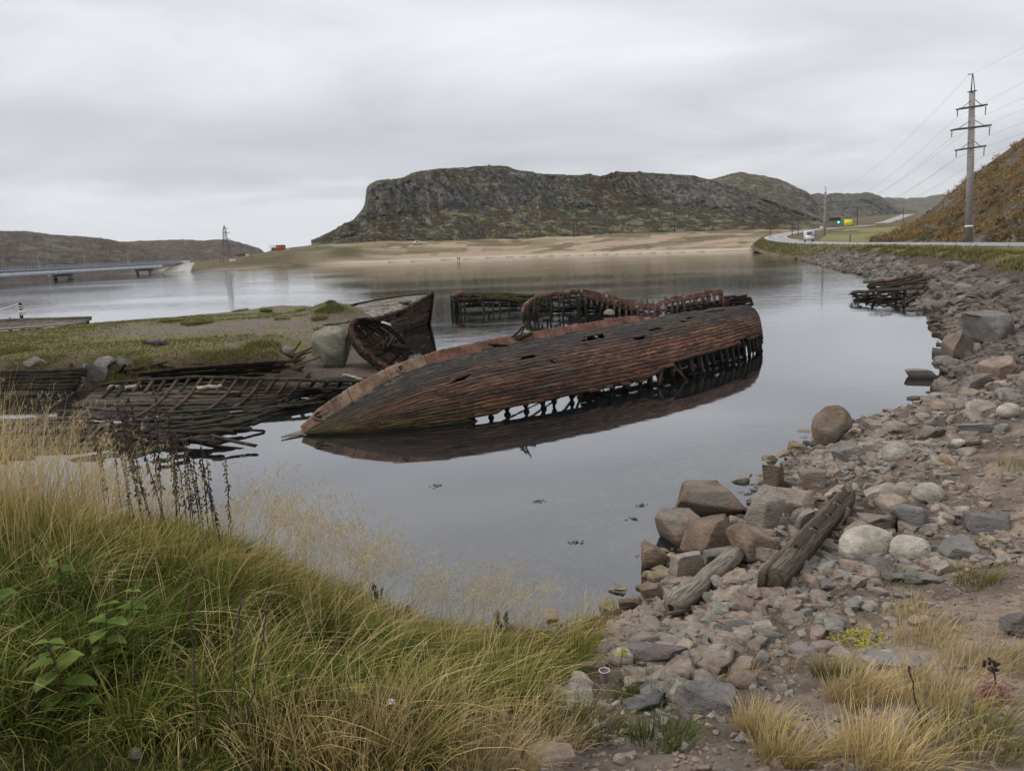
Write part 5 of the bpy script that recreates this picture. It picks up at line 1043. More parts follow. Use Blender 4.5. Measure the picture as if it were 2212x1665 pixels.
# ------------------------------------------------------------------ driftwood log, squared beam, small planks
pa, pb = hit(1452, 1338), hit(1592, 1222); n = 40; u = np.linspace(0, 1, n)
P = pa+np.outer(u, pb-pa); P[:, 2] = pa[2]+.15+u*(pb[2]+.2-pa[2]-.19)
P[:, :2] += np.column_stack((.012*np.sin(u*9), .012*np.cos(u*7)))
lg = thing('driftwood_log', 'pale weathered driftwood log lying on the stones at the water edge', 'log', (pa+pb)/2)
mb = MB(); rr_ = (.118+.006*np.sin(u*11)+.005*np.cos(u*23))*np.interp(u, [0, .02, .05, .95, 1], [.8, .93, 1, 1, .86]); tube(mb, P, rr_, 22, rnd=.4, rough=.02); mb.build('trunk', M['drift'], lg, True)
T_ = nrm(pb-pa)
mb = MB(); v, f = rockverts(2, 3, 8, .2); mb.add(v*np.array((.05, .05, .05))+P[1]-T_*.02+np.array((-.02, 0, -.03)), None, f); mb.build('rot_hollow', M['wood_dark'], lg)
mb = MB(); v, f = rockverts(3, 0, 4, .1); mb.add(v*np.array((.045, .045, .03))+P[31]+np.array((.02, -.05, .085)), None, f); mb.build('knot', M['wood_brown'], lg)
pa, pb = hit(1672, 1290), hit(1830, 1098)
bm_ = thing('squared_beam', 'heavy squared timber beam with a split edge and bark on top, propped on the rubble', 'beam', (pa+pb)/2)
pa = pa+np.array((0, .1, .17)); pb = pb+np.array((0, 0, .22)); T_ = nrm(pb-pa); S_ = nrm(np.cross(T_, (0, 0, 1))); U_ = np.cross(S_, T_)
def prof_beam(prof, a, b, n, rnd, nm, mat, jag=.02):
    mb = MB(); pr = np.array(prof); m_ = len(pr); V = np.zeros((n, m_, 3)); Q = np.zeros((n, m_, 3)); L = np.linalg.norm(b-a)
    per = np.concatenate(([0], np.cumsum(np.linalg.norm(np.diff(pr, axis=0), axis=1))))
    for i, f_ in enumerate(np.linspace(0, 1, n)):
        c = a+(b-a)*f_; pr = np.array(prof)*.8; w_ = RG.normal(0, .0025, (m_, 2)); tp = 1-.15*f_
        V[i] = c+np.outer((pr[:, 0])*tp+w_[:, 0], S_)+np.outer(pr[:, 1]*tp+w_[:, 1], U_); Q[i] = np.column_stack((np.full(m_, f_*L), per, np.full(m_, rnd)))
    V[0] += np.outer(RG.uniform(-jag, jag, m_), T_); V[-1] += np.outer(RG.uniform(-jag*2, jag*2, m_), T_)
    ii = np.arange(n-1)[:, None]*m_; jj = np.arange(m_)[None]; j2 = (jj+1) % m_; F = np.stack((ii+jj, ii+j2, ii+m_+j2, ii+m_+jj), -1).reshape(-1, 4)
    c0, c1 = len(V.reshape(-1, 3)), len(V.reshape(-1, 3))+1; VV = np.concatenate((V.reshape(-1, 3), [V[0].mean(0)], [V[-1].mean(0)])); QQ = np.concatenate((Q.reshape(-1, 3), [[0, 0, rnd]], [[L, 0, rnd]]))
    tr_ = [(c0, (k+1) % m_, k) for k in range(m_)]+[(c1, (n-1)*m_+k, (n-1)*m_+(k+1) % m_) for k in range(m_)]
    mb.add(VV, F, tr_, QQ); return mb.build(nm, M[mat], bm_)
prof_beam([(-.045, -.16), (.16, -.16), (.165, .0), (.12, .12), (.05, .16), (-.03, .13), (-.05, .02)], pa, pb, 40, .55, 'timber', 'beam')
prof_beam([(-.165, -.15), (-.055, -.15), (-.06, .06), (-.09, .085), (-.17, .06)], pa-T_*.02, pb-T_*.12, 36, .25, 'split_side', 'beam')
mb = MB(); n = 60; u = np.linspace(.2, .97, n); V = np.zeros((n, 9, 3))
for j, a in enumerate(np.linspace(-.02, .115, 9)):
    zz_ = np.interp(a, [-.03, .05, .12], [.135, .165, .125]); V[:, j] = pa+np.outer(u, pb-pa)+np.outer(np.full(n, a)*.8*(1-.15*u), S_)+np.outer(zz_*.8*(1-.15*u)+.002+.01*np.maximum(0, fbm(u*26, np.full(n, a*40), 4, 88))+.006*vn(u*70, np.full(n, a*60), 3), U_)
k0 = 0
for k1 in (17, 31, 44, 60):
    mb = MB(); W_ = V[k0:k1-random.randint(1, 3)].copy(); W_[0] += RG.normal(0, .02, (9, 3))*.8; W_[-1] += RG.normal(0, .02, (9, 3)); grid(mb, W_, thick=.006); mb.build('bark', M['bark'], bm_); k0 = k1
mb = MB(); plank(mb, pb-T_*.35-S_*.17-U_*.05, pb+T_*.06-S_*.16-U_*.06, .05, .12, U_); mb.build('end_splinter', M['wood_brown'], bm_)
pk = thing('weathered_plank', 'short grey plank wedged under the squared beam by the pale boulders', 'plank', hit(1850, 1165)); mb = MB(); a = hit(1835, 1172); b = hit(1895, 1138); plank(mb, a+np.array((0, 0, .12)), b+np.array((0, .0, .16)), .2, .05); mb.build('board', M['drift'], pk); mb = MB(); plank(mb, a+np.array((.05, -.12, .06)), b+np.array((0, -.2, .07)), .1, .04); mb.build('batten', M['wood_brown'], pk)
for (x1, y1), (x2, y2), lab in (((2078, 968), (2118, 966), 'small dark plank lying on the sandy patch of the right shore'), ((1880, 1206), (1850, 1175), 'thin dark board sticking out beneath the long pale boulder')):
    a, b = hit(x1, y1), hit(x2, y2); mb = MB(); plank(mb, a+np.array((0, 0, .06)), b+np.array((0, 0, .07)), .14, .04, seg=8); o = mb.build('plank', M['wood_dark'], None, loc=a); tag(o, lab, 'plank')
# stray boards on the spit beach
for k, ((x1, y1), (x2, y2)) in enumerate((((690, 826), (815, 822)), ((742, 815), (786, 826)))):
    a, b = hit(x1, y1), hit(x2, y2); mb = MB(); plank(mb, a+np.array((0, 0, .12)), b+np.array((0, 0, .1)), .16, .05, seg=9); o = mb.build('plank', M['wood_pale' if k else 'wood_mossy'], None, loc=a); tag(o, ('pale stray plank slanting on the beach below the lichened boulder' if k else 'long mossy board along the water edge below the lichened boulder'), 'plank')
# ------------------------------------------------------------------ plants
def blades(mb, P, H, lean, Wd, rnd, seg=4, curl=1.6, side=None):
    P = np.asarray(P, float); n = len(P); H = np.broadcast_to(H, (n,)); Wd = np.broadcast_to(Wd, (n,)); lean = np.asarray(lean, float); rnd = np.broadcast_to(rnd, (n,))
    if side is None:
        a = RG.uniform(0, 2*math.pi, n); side = np.column_stack((np.cos(a), np.sin(a), np.zeros(n)))
    t_ = np.linspace(0, 1, seg+1); ll = np.linalg.norm(lean, axis=1)
    V = np.zeros((n, seg+1, 2, 3)); Q = np.zeros((n, seg+1, 2, 3))
    for k, tt in enumerate(t_):
        c = P.copy(); c[:, :2] += lean*(H*tt**curl)[:, None]; c[:, 2] += H*(tt-np.minimum(.42*ll, 1.1)*tt**2.2)
        w_ = (Wd*(1-tt**1.6)*.5+.0003)[:, None]
        V[:, k, 0] = c-side*w_; V[:, k, 1] = c+side*w_; Q[:, k, :, 0] = tt; Q[:, k, :, 2] = rnd[:, None]
    b = np.arange(n)[:, None]*(seg+1)*2; k = np.arange(seg)[None]*2
    f = np.stack((b+k, b+k+1, b+k+3, b+k+2), -1).reshape(-1, 4)
    mb.add(V.reshape(-1, 3), f, None, Q.reshape(-1, 3)); return V[:, :, :, :].mean(2)
def lhit(px_, py_):
    for k in range(60):
        p = hit(px_, py_); Z, s1, s2, s3, pxx, w, mw = fall(p[:1], p[1:2], True)
        if s1[0] > .35: return p
        py_ += 6
    return p
def gz(x, y): return np.maximum(fall(x, y), 0)
def pick(n, gen, ok):
    out = []; tot = 0
    while tot < n:
        x, y = gen(n); Z, s1, s2, s3, pxx, w, mw = fall(x, y, True); k = ok(x, y, Z, s1, s2, mw, pxx); out.append(np.column_stack((x, y, Z))[k]); tot += k.sum()
    return np.concatenate(out)[:n]
# --- grass mound: tussocks with leaning blades
def moundgen(n): return RG.uniform(-9.5, 1.6, n), 1.7+9.5*RG.random(n)**1.2
def moundok(x, y, Z, s1, s2, mw, pxx): return (s1 > -.02) & (mw > .45+.25*fbm(x*1.3, y*1.3, 3, 77)) & ~((y < 3.1+.5*fbm(x*1.2, y*0, 3, 78)) & (RG.random(len(x)) < .8))
T_ = pick(1150, moundgen, moundok); mbg = MB(); mbd = MB()
wind = np.array((.55, -.15))
for x, y, z in T_:
    d = math.hypot(x, y); n = int(np.clip(100/(.45+.11*d), 32, 90)); r_ = random.uniform(.08, .2)
    a = RG.uniform(0, 6.283, n); q_ = np.sqrt(RG.random(n)); P = np.column_stack((x+np.cos(a)*q_*r_, y+np.sin(a)*q_*r_, np.full(n, z-.02)))
    out = np.column_stack((np.cos(a), np.sin(a)))*(q_*random.uniform(.5, .95))[:, None]+wind*random.uniform(.1, .7)+np.array((.25, -.45))*max(0, 1-d/7)+RG.normal(0, .16, (n, 2))
    tone = .5+.5*fbm(np.array([x*.7]), np.array([y*.7]), 3, 91)[0]; wx = float(sst(-2.6, .2, x)); H = random.uniform(.30, .50)*RG.uniform(.55, 1.1, n)*(1-.68*wx*float(sst(6.0, 7.6, y+.2*x))-.18*wx); tone -= .38*float(sst(-.4, -1.6, x))*float(sst(6.2, 4.6, y))
    blades(mbg, P, H, out, RG.uniform(.0045, .0115, n)*(1+.03*d), np.clip(RG.normal(tone*.75+.12, .2, n), 0.01, .98), 5, 1.5)
    if random.random() < .45:
        m_ = int(n*.25); a = RG.uniform(0, 6.283, m_); P = np.column_stack((x+np.cos(a)*r_, y+np.sin(a)*r_, np.full(m_, z-.02)))
        blades(mbd, P, RG.uniform(.35, .62, m_), np.column_stack((np.cos(a), np.sin(a)))*RG.uniform(.3, 1.0, (m_, 1))+wind*.5+np.array((.1, -.2)), RG.uniform(.003, .0055, m_)*(1+.03*d), RG.random(m_)*.98, 5, 1.5)
# short undergrowth so no bare soil shows
U_ = pick(26000, moundgen, moundok); n = len(U_); blades(mbg, U_, RG.uniform(.08, .26, n), RG.normal(0, .55, (n, 2)), RG.uniform(.004, .008, n), np.clip(RG.normal(.45, .25, n), 0, .98), 3)
# long dry grass at the left edge of the mound
def dryL(n): return RG.uniform(-8, -2.2, n), RG.uniform(5.2, 9.9, n)**1.0
D_ = pick(2500, dryL, lambda x, y, Z, s1, s2, mw, pxx: (s1 > .15) & (pxx < 330+RG.normal(0, 70, len(x))) )
n = len(D_); H = RG.uniform(.75, 1.45, n)*np.clip(.8+(D_[:, 1]-4.5)*.1, .6, 1.15)*np.clip(1.25-proj(D_[:, 0], D_[:, 1], D_[:, 2])[0]/700, .6, 1.15); tops = blades(mbd, D_, H, np.column_stack((RG.normal(.28, .26, n), RG.normal(-.05, .2, n))), RG.uniform(.004, .007, n), RG.random(n)*.98, 6, 1.9)
stems = [(tops[i], 'L') for i in range(0, n, 7)]
# airy panicle grass above the water
def pan(n, gx, gy, h0, h1, ok): 
    P = pick(n, lambda k: (RG.uniform(*gx, k), RG.uniform(*gy, k)), ok); H = RG.uniform(h0, h1, n)
    return blades(mbd, P, H, np.column_stack((RG.normal(.35, .22, n), RG.normal(-.02, .2, n))), RG.uniform(.0042, .0062, n), RG.random(n)*.98, 6, 1.8)
for args in ((190, (-2.9, -.4), (6.6, 9.3), .75, 1.3, lambda x, y, Z, s1, s2, mw, pxx: (s1 > .1) & (pxx > 490) & (pxx < 820)), (95, (-1.2, 1.0), (6.6, 8.9), .6, 1.05, lambda x, y, Z, s1, s2, mw, pxx: (s1 > .05) & (pxx > 780) & (pxx < 1130)), (120, (-5, -1.0), (5.5, 9.5), .7, 1.1, lambda x, y, Z, s1, s2, mw, pxx: (s1 > .1) & (pxx > 200) & (pxx < 760))):
    tp = pan(*args); stems += [(tp[i], 'M') for i in range(len(tp))]
mbs_ = MB(); SP, SL, SH_, SR = [], [], [], []
for c, kind in stems:
    nb = 8 if kind == 'L' else 11
    for k in range(nb):
        f_ = random.uniform(.62, .99) if kind == 'M' else random.uniform(.72, .99); i = f_*(len(c)-1); i0 = min(int(i), len(c)-2); p = c[i0]+(c[i0+1]-c[i0])*(i-i0)
        l = (1.06-f_)*random.uniform(.22, .42)+.02; a = random.uniform(0, 6.283); SP.append(p); SL.append((math.cos(a)*.9+.35, math.sin(a)*.7)); SH_.append(l); SR.append(random.random()*.98)
SP = np.array(SP); SL = np.array(SL); SH_ = np.array(SH_); SR = np.array(SR)
e = blades(mbs_, SP, SH_, SL, .0022, SR, 2, 1.1)
for k in range(3):
    n = len(e); f_ = RG.uniform(.35, 1, n)[:, None]; p = e[:, 1]*(1-f_)+e[:, 2]*f_; blades(mbs_, p, RG.uniform(.025, .055, n), RG.normal(.25, .6, (n, 2)), RG.uniform(.0028, .0048, n), RG.random(n)*.98, 2, 1.1)
# foreground: dry grass bottom, tufts on the right
mbt = MB()
def patch(c, rad_, n, h0, h1, w0, mb, lean=(0, 0), spread=.5, tone=None, seg=5):
    a = RG.uniform(0, 6.283, n); q_ = np.sqrt(RG.random(n))*rad_; x = c[0]+np.cos(a)*q_; y = c[1]+np.sin(a)*q_; z = gz(x, y)
    L = np.column_stack((np.cos(a), np.sin(a)))*(q_/rad_*spread)[:, None]+np.array(lean)+RG.normal(0, .2, (n, 2))
    blades(mb, np.column_stack((x, y, z-.01)), RG.uniform(h0, h1, n), L, RG.uniform(w0*.7, w0*1.2, n), RG.random(n)*.98 if tone is None else np.clip(RG.normal(tone, .2, n), 0, .98), seg, 1.5)
for px_, py_, r_, n, h0, h1, mb, tn in ((1010, 1640, .35, 500, .2, .42, mbd, None), (780, 1655, .3, 420, .2, .45, mbd, None), (880, 1600, .25, 260, .2, .4, mbd, None), (1150, 1600, .3, 260, .12, .3, mbd, None), (620, 1640, .25, 260, .2, .4, mbd, None),
    (1690, 1640, .16, 330, .15, .34, mbd, None), (1640, 1580, .16, 380, .12, .26, mbd, None), (1850, 1500, .22, 420, .14, .3, mbd, None), (1800, 1460, .16, 280, .12, .24, mbg, .8), (1900, 1640, .28, 520, .15, .38, mbd, None), (2100, 1600, .3, 420, .1, .3, mbg, .75), (2040, 1520, .3, 330, .12, .32, mbd, None), (2120, 1440, .3, 300, .12, .3, mbd, None), (2000, 1380, .25, 240, .1, .3, mbd, None),
    (2110, 1260, .2, 240, .12, .3, mbg, .8), (1930, 1250, .22, 170, .06, .2, mbg, .7), (2130, 1180, .14, 120, .08, .16, mbg, .5), (1395, 1505, .25, 520, .06, .2, mbg, .3), (1385, 1476, .14, 200, .08, .2, mbg, .4), (1430, 1600, .2, 300, .1, .25, mbg, .2), (1250, 1560, .3, 420, .1, .28, mbg, .6), (1960, 1470, .15, 120, .1, .3, mbd, None), (1960, 1330, .2, 150, .1, .3, mbd, None),
    (60, 1600, .5, 1200, .05, .16, mbg, .5), (250, 1600, .5, 1000, .05, .15, mbg, .45), (420, 1620, .4, 600, .08, .25, mbg, .6), (2190, 1010, .2, 120, .1, .3, mbg, .9)):
    patch(hit(px_, min(py_, 1655)), r_, n, h0, h1, .0045, mb, (.15, -.1), .45, tn)
def fg(n): return RG.uniform(-1.6, 3.6, n), 1.9+4.2*RG.random(n)**1.3
F_ = pick(2600, fg, lambda x, y, Z, s1, s2, mw, pxx: (s1 > 2.8) & (mw < .6) & (fbm(x*1.1, y*1.1, 3, 95) > -.02+.05*y)); n = len(F_)
blades(mbd, F_, RG.uniform(.05, .28, n), np.column_stack((RG.normal(.2, .5, n), RG.normal(-.1, .4, n))), RG.uniform(.0025, .0045, n), RG.random(n)*.98, 4)
tag(mbg.build('grass', M['grass']), 'dense green and yellowing grass over the mound in the left foreground', 'grass', kind='stuff')
tag(mbd.build('dry_grass', M['drygrass']), 'long straw-coloured grass on the mound and in the foreground dirt', 'grass', kind='stuff')
tag(mbs_.build('seed_heads', M['seed']), 'fine pale seed heads of the dry grass against the water', 'grass', kind='stuff')
# --- spit turf and tufts, embankment top
mbt = MB()
def sg(n): return RG.uniform(-42, -5, n), RG.uniform(17, 46, n)
X_ = pick(26000, sg, lambda x, y, Z, s1, s2, mw, pxx: (s2 > .3) & (s1 < 0) & (Z > .5) & ((fbm(x*.5, y*.5, 4, 61)+.55*sst(600, 250, pxx) > .1) | (RG.random(len(x)) < .12)) & ~((np.abs(proj(x, y, Z)[1]-(700+(650-pxx)*.055)) < 16) & (RG.random(len(x)) < .93*sst(60, 320, pxx))))
n = len(X_); blades(mbt, X_, RG.uniform(.04, .12, n), RG.normal(0, .6, (n, 2)), RG.uniform(.02, .04, n), np.clip(RG.normal(.4, .28, n), 0, .98), 2)
def tuft(c, r_, n, h0, h1, tone, w=.02): patch(c, r_, n, h0, h1, w, mbt, (.1, 0), .7, tone, 3)
for px_, py_, r_, n, h1, tn in ((712, 668, .75, 900, .3, .2), (715, 655, .3, 500, .22, .05), (690, 690, .4, 350, .4, .7), (575, 674, .35, 420, .45, .5), (520, 672, .5, 300, .25, .3), (650, 672, .3, 250, .3, .6), (425, 700, .8, 900, .25, .1), (370, 695, .7, 600, .2, .2), (330, 742, .4, 300, .3, .4), (565, 748, .7, 700, .45, .6), (500, 770, .8, 800, .4, .6), (570, 770, .5, 400, .35, .7), (290, 810, .7, 700, .5, .7), (230, 815, .5, 400, .45, .75), (345, 822, .6, 350, .4, .75), (440, 775, .8, 500, .3, .6), (80, 780, 1.0, 700, .3, .5), (20, 760, 1.0, 700, .3, .5), (620, 765, .5, 350, .4, .7), (250, 770, 1.0, 500, .25, .6), (700, 712, .5, 250, .25, .8), (610, 690, .4, 220, .25, .6)):
    tuft(hit(px_, py_), r_, n, .08, h1, tn)
tag(mbt.build('turf', M['turf']), 'short turf and shaggy tufts covering the spit', 'grass', kind='stuff')
mbe = MB(); EP, EH = [], []
for k in range(9000):
    u = random.uniform(0, TOT-22); p, nn = along(u); s = random.uniform(4.9, 8.4)-(random.random() < .1)*random.uniform(0, 2.0); EP.append(p+nn*s); EH.append(random.uniform(.2, .65))
EP = np.array(EP); Z = gz(EP[:, 0], EP[:, 1]); n = len(EP); EH = np.array(EH)*(1+.5*vn(EP[:, 0]*.3, EP[:, 1]*.3, 6)); dd = np.hypot(EP[:, 0], EP[:, 1])
keep_ = (fbm(EP[:, 0]*.25, EP[:, 1]*.2, 3, 97) > -.25)
for j in range(3):
    o_ = RG.normal(0, .15, (n, 2)); blades(mbe, np.column_stack((EP+o_, Z-.03))[keep_], EH[keep_], RG.normal(0, .4, (keep_.sum(), 2)), (.03+dd[keep_]*.0006)*RG.uniform(.7, 1.3, keep_.sum()), np.clip(RG.normal(.62, .25, keep_.sum()), 0, .98), 3)
tag(mbe.build('verge_grass', M['turf']), 'yellowed grass fringe along the top of the road embankment', 'grass', kind='stuff')
# --- individual plants
def leafcard(mb, p, d, l, w_, up, rnd, seg=5):
    d = nrm(np.asarray(d, float)); s_ = nrm(np.cross(d, up)); u_ = np.cross(s_, d); V = []; Q = []
    for k in range(seg+1):
        f_ = k/seg; ww = w_*.5*math.sin(math.pi*min(1, f_*.92+.06))**.8*(1+.1*(k % 2)); c = np.asarray(p)+d*l*f_-np.array((0, 0, l*.28*f_*f_))
        for x in (-1, 0, 1): V.append(c+s_*x*ww+u_*(abs(x)*ww*.35)); Q.append((f_, x, rnd))
    F = [(k*3+j, k*3+j+1, k*3+4+j, k*3+3+j) for k in range(seg) for j in range(2)]; mb.add(V, F, None, Q)
def nettle(px_, py_, h, lab, scale=1.0, dx=.05, dry=False):
    p = hit(px_, py_); o = thing('nettle', lab, 'plant', p); c = np.array([p+np.array((dx*t_*h*3, -.02*t_, h*t_)) for t_ in np.linspace(0, 1, 9)])
    mb = MB(); tube(mb, c, np.linspace(.006, .003, 9), 6); mb.build('stem', M['redstalk'], o)
    mb = MB(); nl = max(4, int(h/.055))
    for k in range(nl):
        f_ = .25+.75*k/(nl-1); i = f_*8; i0 = min(int(i), 7); q_ = c[i0]+(c[i0+1]-c[i0])*(i-i0); a0 = k*1.57+random.uniform(-.3, .3); l = scale*(.10-.045*(f_ > .85))*random.uniform(.8, 1.15)
        for s_ in (0, math.pi): leafcard(mb, q_, (math.cos(a0+s_), math.sin(a0+s_), random.uniform(.0, .45)), l, l*.62, (0, 0, 1), random.random())
    mb.build('leaves', M['leaf'], o)
nettle(165, 1560, .42, 'large-leaved green nettle low in the left foreground grass', 1.5, -.05)
nettle(225, 1500, .50, 'tall pale green nettle leaning over the dark grass at left', 1.15, .06)
nettle(285, 1420, .40, 'slender nettle behind the tall pale nettle', .9, .05); nettle(148, 1330, .38, 'small bright nettle near the left edge above the dark grass', 1.0, 0)
nettle(5, 1400, .40, 'nettle with broad leaves cut by the left edge of the view', 1.3, 0); nettle(400, 1160, .3, 'yellow-green nettle tip among the brown stalks on the mound crest', 1.0, 0)
nettle(250, 860+250, .55, 'leafy green nettle at the foot of the tall dry grass', 1.0, .05); nettle(210, 1180, .3, 'bushy nettle in the left part of the mound below the dry grass', 1.0, 0)
def stalkmesh(seed, h):
    rg = random.Random(seed); mbA, mbB = MB(), MB(); c = np.array([(math.sin(t_*2+seed)*.03*t_+rg.uniform(-.004, .004)+.05*t_*rg.uniform(-1, 1)*.2, rg.uniform(-.004, .004), h*t_) for t_ in np.linspace(0, 1, 12)])
    tube(mbA, c, np.linspace(.008, .0045, 12), 5)
    for k in range(17):
        f_ = .38+.62*k/17; i = f_*11; i0 = min(int(i), 10); q_ = c[i0]+(c[i0+1]-c[i0])*(i-i0)
        for j in range(rg.choice((2, 2, 3))):
            a = rg.uniform(0, 6.28); l = rg.uniform(.015, .06); e_ = q_+np.array((math.cos(a)*l*.7, math.sin(a)*l*.7, -l*.7))
            v, f = ICO[1]; mbB.add(v*np.array((.008, .008, .02))*rg.uniform(.6, 1.3)+(q_+e_)/2, None, f); mbB.add(v*np.array((.0065, .0065, .015))*rg.uniform(.6, 1.3)+e_, None, f)
    return mbA, mbB
stpro = []
for k in range(5):
    o = thing('dead_stalk', 'dry dark brown weed stalk on the mound crest standing against the water', 'weed stalk', (0, 0, 0), 'dead weed stalks on the mound crest'); a, b = stalkmesh(k, 1.45); a.build('stem', M['stalk'], o); b.build('seed_clusters', M['stalk'], o); stpro.append(o)
spots = [(332, 1060), (345, 1075), (362, 1070), (380, 1070), (395, 1062), (408, 1075), (420, 1068), (300, 1050), (285, 1040), (270, 1050), (440, 1072), (455, 1060), (318, 1066), (470, 1075), (388, 1085), (352, 1052), (250, 1030), (485, 1070), (425, 1090), (312, 1085), (372, 1095), (500, 1085), (235, 1045), (446, 1095)]
for i, (x, y) in enumerate(spots):
    p = lhit(x, y+18); s_ = random.uniform(.72, 1.08)*(.85 if x > 430 else 1)
    o = stpro[i] if i < 5 else copy_tree(random.choice(stpro)); o.location = tuple(p); o.scale = (1, 1, s_); o.rotation_euler = (random.uniform(-.1, .1), random.uniform(-.12, .16), random.uniform(0, 6.28))
for i, (x, y, h, lab) in enumerate(((812, 1190, .42, 'short dark seed spike left of the pale seed heads by the water'), (1080, 1290, .34, 'dark drooping weed at the right end of the grass mound, left of its twin'), (1100, 1320, .32, 'dark drooping weed rightmost on the grass mound beside the water'), (885, 1240, .3, 'small dark weed stalk in the middle of the mound edge'))):
    p = lhit(x, y); o = thing('dead_stalk', lab, 'weed stalk', p); a, b = stalkmesh(20+i, h); mA = a; [mA.v.__setitem__(k, mA.v[k]+p) for k in range(len(mA.v))]; [b.v.__setitem__(k, b.v[k]+p) for k in range(len(b.v))]
    a.build('stem', M['stalk'], o); b.build('seed_clusters', M['stalk'], o)
for (x0, y0), (x1, y1), lab in (((430, 1660), (410, 1282), 'tall bare reddish stalk in the foreground grass, leftmost of the three tall ones'), ((487, 1660), (518, 1288), 'thin bare dark stalk between the two other tall foreground stalks'), ((516, 1660), (583, 1292), 'tall bare reddish stalk leaning right in the foreground grass'), ((1995, 1580), (1962, 1440), 'dark bare stalk among the dry tufts at right'), ((817, 1350), (826, 1270), 'thin reddish stalk in the middle of the grass mound')):
    p = hit(x0, y0); D = p[1]; e_ = atY(x1, y1, D+.05); c = p+np.outer(np.linspace(0, 1, 14), e_-p)+RG.normal(0, .003, (14, 3)); o = thing('bare_stalk', lab, 'weed stalk', p)
    mb = MB(); tube(mb, c, np.linspace(.0042, .0024, 14)*(D/2.2)**.5, 6); mb.build('stem', M['redstalk'], o); mb = MB()
    for k in range(10): v, f = ICO[1]; mb.add(v*.005*np.array((.8, .8, 2.4))+c[-1-(k % 4)]+RG.normal(0, .006, 3), None, f)
    mb.build('withered_tip', M['redstalk'], o)
for x, y in ((760, 1445+85), (560, 1470), (1010, 1400), (1340, 1020+420), (398, 1138), (940, 1220), (1045, 1205), (610, 1275), (770, 1310), (1170, 1395)):
    p = lhit(x, y); h = random.uniform(.12, .2); mb = MB(); tube(mb, [p, p+np.array((.01, 0, h*.5)), p+np.array((.02, 0, h))], .003, 5); o = thing('yellow_weed', 'small weed with a few yellow-green leaves poking from the grass mound', 'weed', p, 'yellow-leaved weeds in the grass'); mb.build('stem', M['redstalk'], o); mb = MB()
    for k in range(5): a = random.uniform(0, 6.28); leafcard(mb, p+np.array((.02, 0, h*random.uniform(.6, 1))), (math.cos(a), math.sin(a), .2), .07, .04, (0, 0, 1), random.random())
    mb.build('leaves', M['yleaf'], o)
p = hit(1855, 1375); o = thing('moss_fern', 'bright yellow-green fern patch on the dirt left of the dry tufts', 'plant', p); mb = MB()
for k in range(220): a = random.uniform(0, 6.28); q_ = p+np.array((random.gauss(0, .12), random.gauss(0, .12), 0)); q_[2] = zt(q_[0], q_[1]); leafcard(mb, q_, (math.cos(a), math.sin(a), random.uniform(.2, 1)), .05, .016, (0, 0, 1), random.random())
mb.build('fronds', M['yleaf'], o)
p = hit(2150, 1520); o = thing('withered_dock', 'withered reddish brown dock plant at the right edge of the foreground', 'plant', p); mb = MB()
for k in range(46): a = random.uniform(0, 6.28); leafcard(mb, p+np.array((random.gauss(0, .03), random.gauss(0, .03), random.uniform(0, .14))), (math.cos(a), math.sin(a), random.uniform(-.2, .7)), random.uniform(.06, .13), .022, (0, 0, 1), random.random())
mb.build('dead_leaves', simple('withered_leaf', (.2, .1, .08), .35, 20), o); mb = MB(); tube(mb, [p, p+np.array((-.01, 0, .15)), p+np.array((-.02, .02, .27))], .006, 6)
for k in range(24): v, f = ICO[1]; mb.add(v*.012+p+np.array((-.02, .02, .24))+RG.normal(0, .022, 3), None, f)
mb.build('seed_stem', M['stalk'], o)
p = hit(846, 1580); o = thing('yarrow', 'single white yarrow flower head at the foot of the grass mound', 'flower', p); mb = MB(); tube(mb, [p, p+np.array((0, 0, .1)), p+np.array((.01, -.01, .17))], .003, 5); mb.build('stem', M['redstalk'], o); mb = MB()
for k in range(26): a = random.uniform(0, 6.28); q_ = math.sqrt(random.random())*.026; v, f = ICO[1]; mb.add(v*np.array((.0055, .0055, .003))+p+np.array((.01+math.cos(a)*q_, -.01+math.sin(a)*q_, .175+.004*random.random())), None, f)
mb.build('flower_head', M['white'], o)
# --- scrub on the hills
def leafcloud(mb, c, rad_, n, s_, rnd):
    p = RG.normal(0, 1, (n, 3)); p = nrm(p)*(RG.random((n, 1))**.45); p[:, 2] = np.abs(p[:, 2]); p = p*np.array(rad_)*(.75+.35*vn(p[:, :1]*2.3+c[0], p[:, 1:2]*2.3+c[1], 3))+c
    a = nrm(RG.normal(0, 1, (n, 3))); b = nrm(np.cross(a, RG.normal(0, 1, (n, 3)))); ss = s_*RG.uniform(.6, 1.3, (n, 1)); V = np.stack((p-a*ss-b*ss*.6, p+a*ss-b*ss*.6, p+a*ss+b*ss*.6, p-a*ss+b*ss*.6), 1).reshape(-1, 3)
    f = np.arange(n*4).reshape(-1, 4); q = np.column_stack((np.repeat(RG.random(n), 4), np.zeros(n*4), np.repeat(np.clip(rnd+RG.normal(0, .08, n), 0, .98), 4))); mb.add(V, f, None, q)
mbu = MB(); nu, nv = slopeV.shape[:2]
for k in range(1150):
    i, j = int(nu*random.random()), int((nv-2)*random.random()**1.1); c = slopeV[i, j]
    pxx, pyy = proj(c[0], c[1], c[2])
    if pxx > 2330: continue
    g_ = vn(c[0]*.11, c[2]*.16+c[1]*.05, 5); rnd = (random.uniform(.05, .5) if g_ > .25+random.gauss(0, .15) else random.uniform(.6, .98)); r_ = .45+1.9*random.random()**2.2
    leafcloud(mbu, c-np.array((0, 0, .1)), (r_, r_, r_*random.uniform(.6, 1.2)), 64, .09+r_*.035, rnd)
tag(mbu.build('hillside_scrub', M['bush']), 'orange and brown autumn scrub over the steep slope at right', 'scrub', kind='stuff')
mbc = MB(); nu, nv = cliffV.shape[:2]
